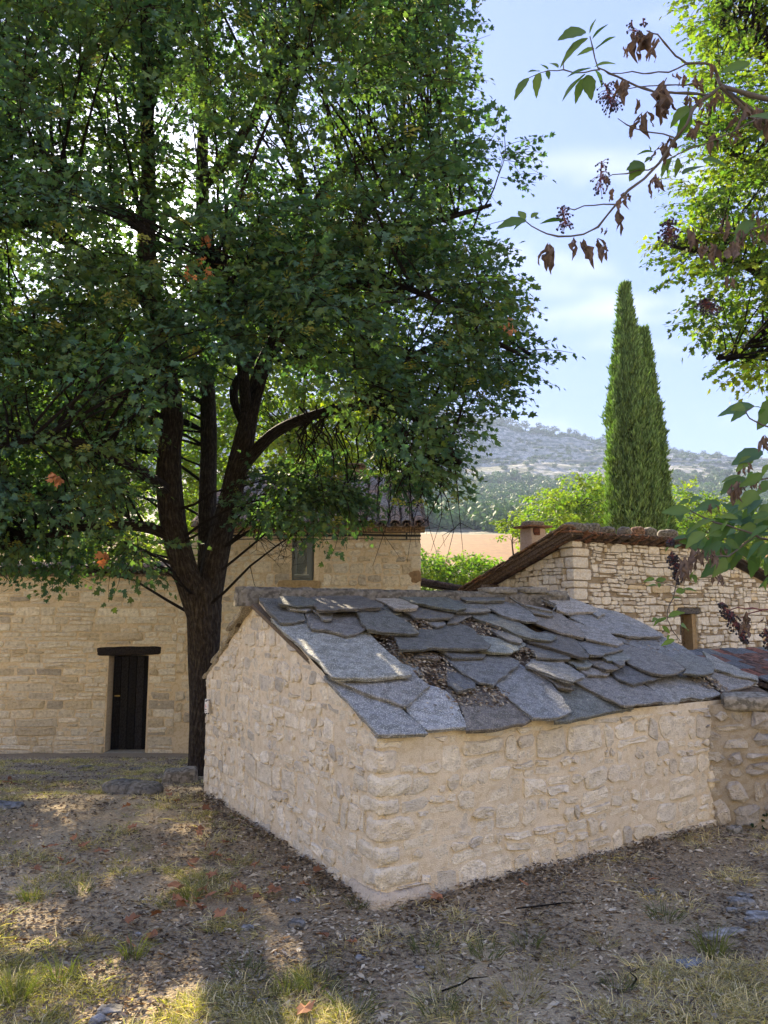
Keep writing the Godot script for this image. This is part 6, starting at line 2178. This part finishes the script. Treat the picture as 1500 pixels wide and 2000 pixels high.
	for set_ in [[dead_hi, up, 1.73, 2.83], [dead_lo, dn, 1.53, 3.333]]:
		var a: Array = set_[0]
		for i in range(0, a.size(), 3):
			var q: Vector2 = set_[1].call(Vector2(a[i], a[i + 1]))
			var dist: float = set_[2] + rr(-0.05, 0.05)
			var l: float = a[i + 2] / set_[3] * dist / FOCAL
			for extra in (2 if i % 2 == 0 else 1):
				part("withered_leaf", wk[rg.randi() % 7], M["dry_leaf"], t, Transform3D(Basis.from_euler(Vector3(rr(-0.2, 0.2), rr(0, TAU), rr(-0.5, 0.5))).scaled(Vector3(l * 1.3, l * 0.85, l * 1.3)), at(q.x + rr(-9, 9), q.y + rr(-4, 6), dist + rr(-0.02, 0.03)) - base))
			part("withered_leaf", wk[rg.randi() % 7], M["dry_leaf"], t, Transform3D(Basis.from_euler(Vector3(rr(-0.2, 0.2), rr(0, TAU), rr(-0.25, 0.25))).scaled(Vector3(l * 1.35, l, l * 1.35)), at(q.x, q.y, dist) - base))
	# berries: crop, px, py, width, height, count, lean
	for q in [[0, 600, 470, 85, 200, 120, 0.25], [0, 745, 130, 60, 90, 26, 0.2], [0, 360, 1150, 62, 170, 75, 0.2], [0, 580, 900, 65, 210, 70, -0.1], [0, 945, 1225, 70, 150, 150, 0.05], [0, 810, 110, 30, 60, 14, 0.0], [1, 270, 1270, 42, 200, 150, 0.25], [1, 600, 1600, 50, 250, 190, 0.58], [1, 880, 1770, 40, 120, 60, 0.2], [1, 265, 1180, 34, 40, 40, 0.1], [0, 1150, 1660, 70, 90, 120, 0.5]]:
		var k: float = 2.83 if q[0] == 0 else 3.3333
		var dist := 1.72 if q[0] == 0 else 1.58
		var s: Vector2 = (up if q[0] == 0 else dn).call(Vector2(q[1], q[2]))
		var f: float = dist / FOCAL / k
		var ms := berry_cluster(q[3] * f, q[4] * f, int(q[5] * 0.7), q[6], 0.0025)
		var cl := part("berry_cluster", ms[1], M["berry"], t, Transform3D(Basis(), at(s.x, s.y, dist) - base))
		part("berry_stalks", ms[0], M["red_stem"], cl)


func leaflet(t: Node3D, me: Mesh, p0: Vector3, p1: Vector3) -> void:
	var y := p1 - p0
	var l := y.length()
	y /= l
	var face := Vector3(0, rr(0.2, 1.0), rr(0.3, 1.0)).normalized().rotated(y, rr(-0.5, 0.5))
	var x := y.cross(face).normalized()
	var z := x.cross(y)
	part("leaflet", me, M["elder_leaf"], t, Transform3D(Basis(x * l * rr(0.9, 1.15), y * l, z * l), p0 - t.position))


# ------------------------------------------------------------------ what lies and grows in the yard
func on_ground(px: float, py: float) -> Vector3:
	var lo := 1.5
	var hi := 40.0
	for i in 40:
		var m := (lo + hi) * 0.5
		var p := at(px, py, m)
		if p.y > gh(p.x, p.z):
			lo = m
		else:
			hi = m
	return at(px, py, lo)


func clump_mesh(seed_: int, n: int, high: float, wide: float, tone: Color, lay: float) -> ArrayMesh:
	rg.seed = seed_
	var b := MB.new()
	for i in n:
		var a := rr(0, TAU)
		var o := Vector3(cos(a), 0, sin(a)) * wide * sqrt(rg.randf())
		var d := Vector3(cos(a) * rr(0.1, lay), 1.0, sin(a) * rr(0.1, lay)).normalized()
		var l := high * rr(0.45, 1.1)
		var s := d.cross(Vector3(cos(a * 3.0), 0.2, sin(a * 3.0))).normalized() * rr(0.0008, 0.002)
		var bend := Vector3(cos(a + rr(-0.6, 0.6)), -0.5, sin(a + rr(-0.6, 0.6))) * l * rr(0.1, 0.5)
		b.col = tone * rr(0.6, 1.35)
		var p0 := b.p(o - s)
		var p1 := b.p(o + s)
		var p2 := b.p(o + d * l * 0.55 + s * 0.8)
		var p3 := b.p(o + d * l * 0.55 - s * 0.8)
		var p4 := b.p(o + d * l + bend)
		b.q(p0, p1, p2, p3)
		b.t(p3, p2, p4)
	return b.mesh(true)


func in_shed(x: float, z: float) -> bool:
	var p := Vector3(x, 0, z) - SHED_A
	var u := (SHED_D - SHED_A).normalized()
	var w := (SHED_B - SHED_A).normalized()
	var det := u.x * w.z - u.z * w.x
	var s := (p.x * w.z - p.z * w.x) / det
	var t := (u.x * p.z - u.z * p.x) / det
	return s > 0.0 and t > 0.0 and s < 4.2 and t < 3.4


func ground_litter() -> void:
	rg.seed = 61
	# flakes of leaf, bark and straw over the bare soil
	var fm := flake_mesh()
	var pl := []
	var ti := PackedColorArray()
	var cols := [Color(0.26, 0.20, 0.13), Color(0.17, 0.135, 0.095), Color(0.38, 0.315, 0.215), Color(0.46, 0.385, 0.265), Color(0.10, 0.08, 0.058), Color(0.54, 0.46, 0.32), Color(0.58, 0.51, 0.37)]
	for i in 120000:
		var d := 2.0 + 11.0 * pow(rg.randf(), 1.7)
		var x := rr(-0.56, 0.56) * d + rr(-0.3, 0.3)
		if in_shed(x, -d):
			continue
		var k := nz.get_noise_2d(x * 0.9, d * 0.9)
		if k > 0.12 and rg.randf() < 0.55:
			continue
		if d < 3.6 and rg.randf() < 0.3:
			continue
		var s := rr(0.3, 0.95) * (1.0 if rg.randf() < 0.93 else 1.6)
		var bas := Basis(Vector3.UP, rr(0, TAU)).rotated(Vector3(rr(-1, 1), 0, rr(-1, 1)).normalized(), rr(0, 0.6)).scaled(Vector3(s, s, s * rr(0.4, 1.0)))
		pl.append(Transform3D(bas, Vector3(x, gh(x, -d) + rr(0.0, 0.012), -d)))
		var c: Color = cols[rg.randi() % 7]
		if k < -0.1:
			c = c.lerp(cols[4], 0.5)
		ti.append(c * rr(0.75, 1.2))
	for i in 6500:
		var along := rg.randf()
		var on_gable := rg.randf() < 0.5
		var e := (SHED_B if on_gable else SHED_D) - SHED_A
		var nn := Vector3(e.z, 0, -e.x).normalized() if on_gable else Vector3(-e.z, 0, e.x).normalized()
		var off := 0.02 + 0.55 * rg.randf() * rg.randf()
		if nz.get_noise_2d(along * 9.0 + (20.0 if on_gable else 0.0), off * 5.0) < rr(-0.45, 0.25):
			continue
		var p := SHED_A + e * along + nn * off
		var s := rr(0.3, 1.1)
		pl.append(Transform3D(Basis(Vector3.UP, rr(0, TAU)).rotated(Vector3(rr(-1, 1), 0, rr(-1, 1)).normalized(), rr(0, 0.9)).scaled(Vector3(s, s, s * rr(0.4, 1.0))), Vector3(p.x, gh(p.x, p.z) + maxf(0.0, 0.05 - off * 0.25) * rg.randf(), p.z)))
		ti.append(cols[[0, 1, 1, 4, 2, 3, 0][rg.randi() % 7]] * rr(0.7, 1.1))
	tag(scatter("leaf_litter", fm, M["dry_leaf"], self, pl, ti), "small brown leaf flakes and chips covering the yard", "leaf litter")
	# straw and short grass: thin on the soil, thick at the bottom of the picture
	var dry := clump_mesh(600, 16, 0.055, 0.045, Color(0.52, 0.45, 0.31), 1.6)
	var green := clump_mesh(601, 18, 0.055, 0.04, Color(0.25, 0.24, 0.12), 1.0)
	var lying := clump_mesh(602, 9, 0.10, 0.06, Color(0.60, 0.53, 0.39), 6.0)
	rg.seed = 62
	var lists := [[], [], []]
	var tints := [PackedColorArray(), PackedColorArray(), PackedColorArray()]
	for i in 80000:
		var d := 1.9 + 10.5 * pow(rg.randf(), 1.5)
		var x := rr(-0.56, 0.56) * d
		if in_shed(x, -d):
			continue
		var p := nz.get_noise_2d(x * 0.8 + 20.0, d * 0.8)
		var q := nz.get_noise_2d(x * 2.3, d * 2.3 + 40.0)
		var near := clampf((4.4 - d) / 1.8, 0.0, 1.0)
		var leftness := clampf((-x * 1.2 + 0.3) / 1.5, 0.0, 1.0)
		var want := p * 1.2 + q * 1.0 + near * 0.8 - 0.26
		if d > 8.0:
			want += 0.25
		if rg.randf() > want + 0.08:
			continue
		var k := 1 if rg.randf() < 0.05 + 0.40 * leftness - (0.2 if d > 5.0 else 0.0) else (2 if rg.randf() < 0.6 else 0)
		lists[k].append(Transform3D(Basis(Vector3.UP, rr(0, TAU)).scaled(Vector3.ONE * rr(0.6, 1.35)), Vector3(x, gh(x, -d) - 0.004, -d)))
		tints[k].append(Color(1, 1, 1).lerp(Color(1.5, 1.3, 0.9), rg.randf()) * rr(0.75, 1.2))
	for k in 3:
		tag(scatter("grass", [dry, green, lying][k], M["grass"], self, lists[k], tints[k]), ["short straw-coloured dry grass scattered on the soil", "thin green grass patches, thickest at the lower left", "loose bleached straw lying flat on the soil"][k], "grass")


func yard_things() -> void:
	rg.seed = 63
	# tufts one can tell apart
	var kinds := [clump_mesh(610, 90, 0.16, 0.055, Color(0.16, 0.17, 0.06), 0.9), clump_mesh(611, 90, 0.11, 0.075, Color(0.36, 0.30, 0.18), 1.5), clump_mesh(612, 80, 0.12, 0.07, Color(0.135, 0.15, 0.065), 1.1)]
	rg.seed = 64
	var protos := {}
	var tufts := [[375, 1757, 0, 1.0], [950, 1865, 2, 1.0], [1030, 1845, 2, 0.9], [830, 1855, 2, 0.9], [1095, 1880, 1, 0.9], [1015, 1950, 1, 1.15], [880, 1905, 1, 1.0], [930, 1970, 1, 0.9], [1180, 1845, 1, 0.75], [1205, 1930, 2, 0.8], [1300, 1795, 2, 1.1], [1395, 1865, 0, 1.2], [1420, 1905, 1, 0.9], [855, 1975, 2, 1.0], [1215, 1985, 1, 1.0], [1465, 1935, 1, 0.8], [1030, 1905, 1, 0.8], [1295, 1905, 1, 0.8], [620, 1930, 2, 1.1], [690, 1975, 2, 1.1], [480, 1900, 2, 1.0], [330, 1770, 2, 0.7], [520, 1750, 1, 0.8], [275, 1660, 1, 0.7], [60, 1760, 0, 0.8], [160, 1745, 2, 0.8], [700, 1770, 2, 0.8], [560, 1940, 0, 0.9], [260, 1870, 0, 0.9], [120, 1920, 0, 1.0], [30, 1955, 0, 1.1], [470, 1690, 1, 0.8], [1330, 1640, 1, 0.8]]
	var labels := ["green tuft ringed by orange leaves, left of the shed's corner", "soft green tuft, left of the pair in front of the shed's front wall", "soft green tuft, right of the pair in front of the shed's front wall", "soft green tuft nearest below the shed's front corner", "round bleached tuft in the open soil at lower right centre", "broad pale straw tuft near the bottom edge, right of centre", "pale straw tuft just right of the white pebble", "pale straw tuft at the bottom edge, below the white pebble", "small brown-straw tuft half way between the shed and the bottom edge", "thin grey-green tuft right of the broad pale straw tuft", "olive tuft between the shed's front wall and the stony patch", "large yellow-green tuft just below the long pale flat stone", "straw tuft right of the blue-grey slate", "grey-green tuft at the bottom edge, centre", "straw tuft at the bottom edge, right of centre", "straw tuft at the right edge below the stony patch", "straw tuft left of the round bleached tuft", "straw tuft just left of the blue-grey slate", "green tuft left of the shed's front corner, near the bottom", "green tuft at the bottom edge below the shed's corner", "grey-green tuft below the pale flat pebble", "small green tuft left of the tuft ringed by orange leaves", "small straw tuft between the orange leaves and the gable wall", "small straw tuft in the litter below the terrace rocks", "yellow-green tuft at the left edge in the shade", "green tuft in the litter, lower left", "small green tuft at the foot of the gable wall near the corner", "yellow-green tuft beside the sunlit patch at bottom centre", "yellow-green tuft in the sunlit grass, lower left", "yellow-green tuft at lower left, in the largest sunlit patch", "yellow-green tuft in the bottom left corner", "dry tuft beside the gable wall among orange leaves", "dry tuft at the foot of the shed's front wall, far right"]
	for i in tufts.size():
		var q: Array = tufts[i]
		var p := on_ground(q[0], q[1])
		var o: Node3D
		if not protos.has(q[2]):
			o = part("grass_tuft", kinds[q[2]], M["grass"], self)
			protos[q[2]] = o
		else:
			o = protos[q[2]].duplicate()
			o.name = numbered("grass_tuft")
			add_child(o)
		o.position = p - Vector3(0, 0.006, 0)
		o.rotation.y = rr(0, TAU)
		o.scale = Vector3.ONE * q[3]
		tag(o, labels[i], "grass tuft", ["yellow-green tufts", "straw tufts", "grey-green tufts"][q[2]])
	# orange leaves
	var leaves := []
	for i in 5:
		var b := MB.new()
		for k in 1:
			maple_leaf(b, Vector3(0, 0.02, -0.03), Vector3(0, 0.15, 1).normalized(), Vector3(rr(-0.4, 0.4), 1, rr(-0.3, 0.3)).normalized(), 0.105, Color(0.30, 0.15, 0.08) * rr(0.6, 1.2))
		for j in b.v.size():
			b.v[j] += Vector3(rr(-0.008, 0.008), 0.016 * absf(sin(b.v[j].x * 40.0 + i)) + rr(0, 0.012), rr(-0.008, 0.008))
		leaves.append(part("fallen_leaf", b.mesh(true), M["dry_leaf"], self))
	var spots := [345, 1745, 340, 1765, 400, 1750, 395, 1785, 430, 1800, 260, 1810, 465, 1745, 555, 1705, 620, 1710, 540, 1755, 630, 1840, 690, 1858, 470, 1790, 310, 1795, 145, 1645, 162, 1660, 115, 1690, 140, 1695, 90, 1662, 65, 1622, 70, 1705, 250, 1582, 320, 1660, 400, 1590, 390, 1635, 440, 1655, 445, 1690, 450, 1760, 500, 1765, 370, 1705, 200, 1672, 260, 1625, 385, 1770, 350, 1780, 410, 1760, 380, 1690, 425, 1680, 500, 1700, 400, 1660, 330, 1560, 345, 1570, 310, 1548, 12, 1535, 25, 1538, 1020, 1735, 850, 1765, 1275, 1730, 595, 1740, 595, 1992, 250, 1860, 300, 1840, 410, 1725]
	for i in range(0, spots.size(), 2):
		for k in (2 if i % 3 == 0 else 1):
			var n := i / 2
			var p := on_ground(spots[i] + rr(-9, 9) * k, spots[i + 1] + rr(-6, 6) * k)
			var o: Node3D
			if n < 5 and k == 0:
				o = leaves[n]
			else:
				o = leaves[(n + k) % 5].duplicate()
				o.name = numbered("fallen_leaf")
				add_child(o)
			o.position = p + Vector3(0, 0.006 + 0.01 * k, 0)
			o.rotation = Vector3(rr(-0.3, 0.3), rr(0, TAU), rr(-0.3, 0.3))
			o.scale = Vector3(rr(0.7, 1.0), 1.0, rr(0.6, 1.0)) * rr(0.6, 1.0)
			tag(o, "curled orange-brown fallen leaf lying on the yard's dark litter", "fallen leaf", "orange leaves on the ground")
	# rocks and flat stones: px, py of the middle of the foot, size, look, label
	var rocks := [
		[258, 1548, Vector3(0.60, 0.15, 0.34), 3.0, Color(0.26, 0.25, 0.23), "low lichen-dark rock at the terrace edge below the black door"],
		[352, 1530, Vector3(0.36, 0.22, 0.30), 5.0, Color(0.42, 0.375, 0.31), "angular pale rock leaning against the shed's far corner by the trunk"],
		[8, 1578, Vector3(0.30, 0.06, 0.18), 4.0, Color(0.30, 0.31, 0.33), "flat blue-grey stone at the left picture edge"],
		[1353, 1886, Vector3(0.145, 0.028, 0.085), 5.0, Color(0.34, 0.37, 0.42), "flat blue-grey slate lying alone on the straw, lower right"],
		[1415, 1828, Vector3(0.25, 0.03, 0.075), 5.0, Color(0.44, 0.42, 0.385), "long pale flat stone, lower edge of the stony patch at right"],
		[1448, 1768, Vector3(0.14, 0.05, 0.10), 4.0, Color(0.38, 0.37, 0.35), "grey lump topmost in the stony patch at right"],
		[1490, 1792, Vector3(0.16, 0.03, 0.11), 5.0, Color(0.42, 0.42, 0.42), "flat grey stone at the right edge of the stony patch"],
		[1468, 1800, Vector3(0.07, 0.03, 0.05), 3.5, Color(0.40, 0.39, 0.37), "small stone in the middle of the stony patch"],
		[1430, 1782, Vector3(0.06, 0.03, 0.05), 3.5, Color(0.36, 0.35, 0.33), "small dark stone left of the grey lump in the stony patch"],
		[1455, 1750, Vector3(0.09, 0.02, 0.05), 4.0, Color(0.40, 0.39, 0.37), "thin chip of stone behind the stony patch"],
		[485, 1814, Vector3(0.075, 0.02, 0.05), 4.5, Color(0.42, 0.42, 0.43), "pale flat pebble below the orange leaves, left of centre"],
		[580, 1812, Vector3(0.085, 0.05, 0.07), 3.5, Color(0.28, 0.27, 0.25), "half-buried brown-grey stone left of the shed's corner"],
		[575, 1760, Vector3(0.07, 0.015, 0.05), 4.5, Color(0.30, 0.32, 0.36), "thin bluish chip near the foot of the gable wall"],
		[922, 1782, Vector3(0.05, 0.025, 0.04), 3.0, Color(0.34, 0.32, 0.29), "small brown stone before the shed's front wall"],
		[820, 1892, Vector3(0.045, 0.015, 0.03), 3.5, Color(0.44, 0.43, 0.41), "white pebble between the straw tufts at lower centre"],
		[1268, 1745, Vector3(0.07, 0.03, 0.05), 3.5, Color(0.33, 0.32, 0.30), "brown-grey stone by the dry grass before the shed's right half"],
		[1435, 1625, Vector3(0.10, 0.06, 0.08), 3.5, Color(0.42, 0.40, 0.36), "pale stone at the foot of the rubble wall"],
		[215, 1975, Vector3(0.10, 0.02, 0.07), 4.5, Color(0.42, 0.40, 0.38), "flat pale stone at the lower left among grass"],
		[190, 1997, Vector3(0.06, 0.03, 0.05), 3.5, Color(0.36, 0.37, 0.40), "small bluish stone at the bottom edge of the picture"],
		[270, 1826, Vector3(0.03, 0.015, 0.025), 3.0, Color(0.45, 0.45, 0.47), "small white pebble left of the pale flat pebble"],
		[512, 1962, Vector3(0.05, 0.03, 0.04), 3.0, Color(0.40, 0.37, 0.33), "small stone beside the sunlit patch at bottom centre"],
		[705, 1872, Vector3(0.05, 0.015, 0.035), 4.0, Color(0.38, 0.38, 0.38), "grey pebble right of a lone orange leaf, below the corner"],
		[265, 1505, Vector3(0.16, 0.05, 0.10), 4.0, Color(0.30, 0.285, 0.25), "flat stone in the grass in front of the black door"],
		[165, 1500, Vector3(0.18, 0.04, 0.12), 4.0, Color(0.27, 0.255, 0.225), "dull stone in the yard left of the black door"],
	]
	for q in rocks:
		var p := on_ground(q[0], q[1])
		var sz: Vector3 = q[2]
		var o := part("rock" if sz.y > 0.1 else "stone", block(sz, q[3], minf(sz.y * 0.3, 0.02), 6.0 / maxf(sz.x, 0.1) * 0.6, 7, q[4]), M["rock"], self, Transform3D(Basis(Vector3.UP, rr(-0.4, 0.4)).rotated(Vector3.FORWARD, rr(-0.06, 0.06)), p + Vector3(0, sz.y * 0.22, 0)))
		tag(o, q[5], "stone")
	# a small dark plant at the foot of the rubble wall
	var pp := on_ground(1482, 1618)
	var pb := MB.new()
	for i in 26:
		maple_leaf(pb, Vector3(rr(-0.07, 0.07), rr(0.02, 0.13), rr(0.0, 0.06)), Vector3(rr(-1, 1), rr(-0.5, 0.6), rr(0, 1)).normalized(), Vector3(rr(-0.5, 0.5), 0.6, 1).normalized(), rr(0.03, 0.05), Color(0.03, 0.06, 0.028) * rr(0.7, 1.3))
	var plant := part("ivy_plant", pb.mesh(true), M["maple_leaf"], self, Transform3D(Basis(), pp + Vector3(0, 0, 0.02)))
	tag(plant, "small dark green ivy sprig at the foot of the rubble wall", "plant")
	# a fallen twig or two
	for q in [[1075, 1772, 0.2, 0.2], [905, 1925, 0.12, 0.6], [1235, 1915, 0.1, 1.2]]:
		var b := MB.new()
		b.col = Color(0.09, 0.075, 0.065)
		var l: float = q[2]
		b.tube([Vector3(-l, 0, 0), Vector3(-l * 0.2, 0.012, 0.02), Vector3(l * 0.4, 0.006, -0.01), Vector3(l, 0.01, 0.03)], [0.004, 0.0045, 0.0035, 0.002], 5)
		var o := part("fallen_twig", b.mesh(), M["bark"], self, Transform3D(Basis(Vector3.UP, q[3]), on_ground(q[0], q[1]) + Vector3(0, 0.008, 0)))
		tag(o, ["long dark twig lying before the shed's front wall", "short dark twig among the straw tufts at lower centre", "thin twig beside the blue-grey slate"][[1075, 905, 1235].find(q[0])], "twig")
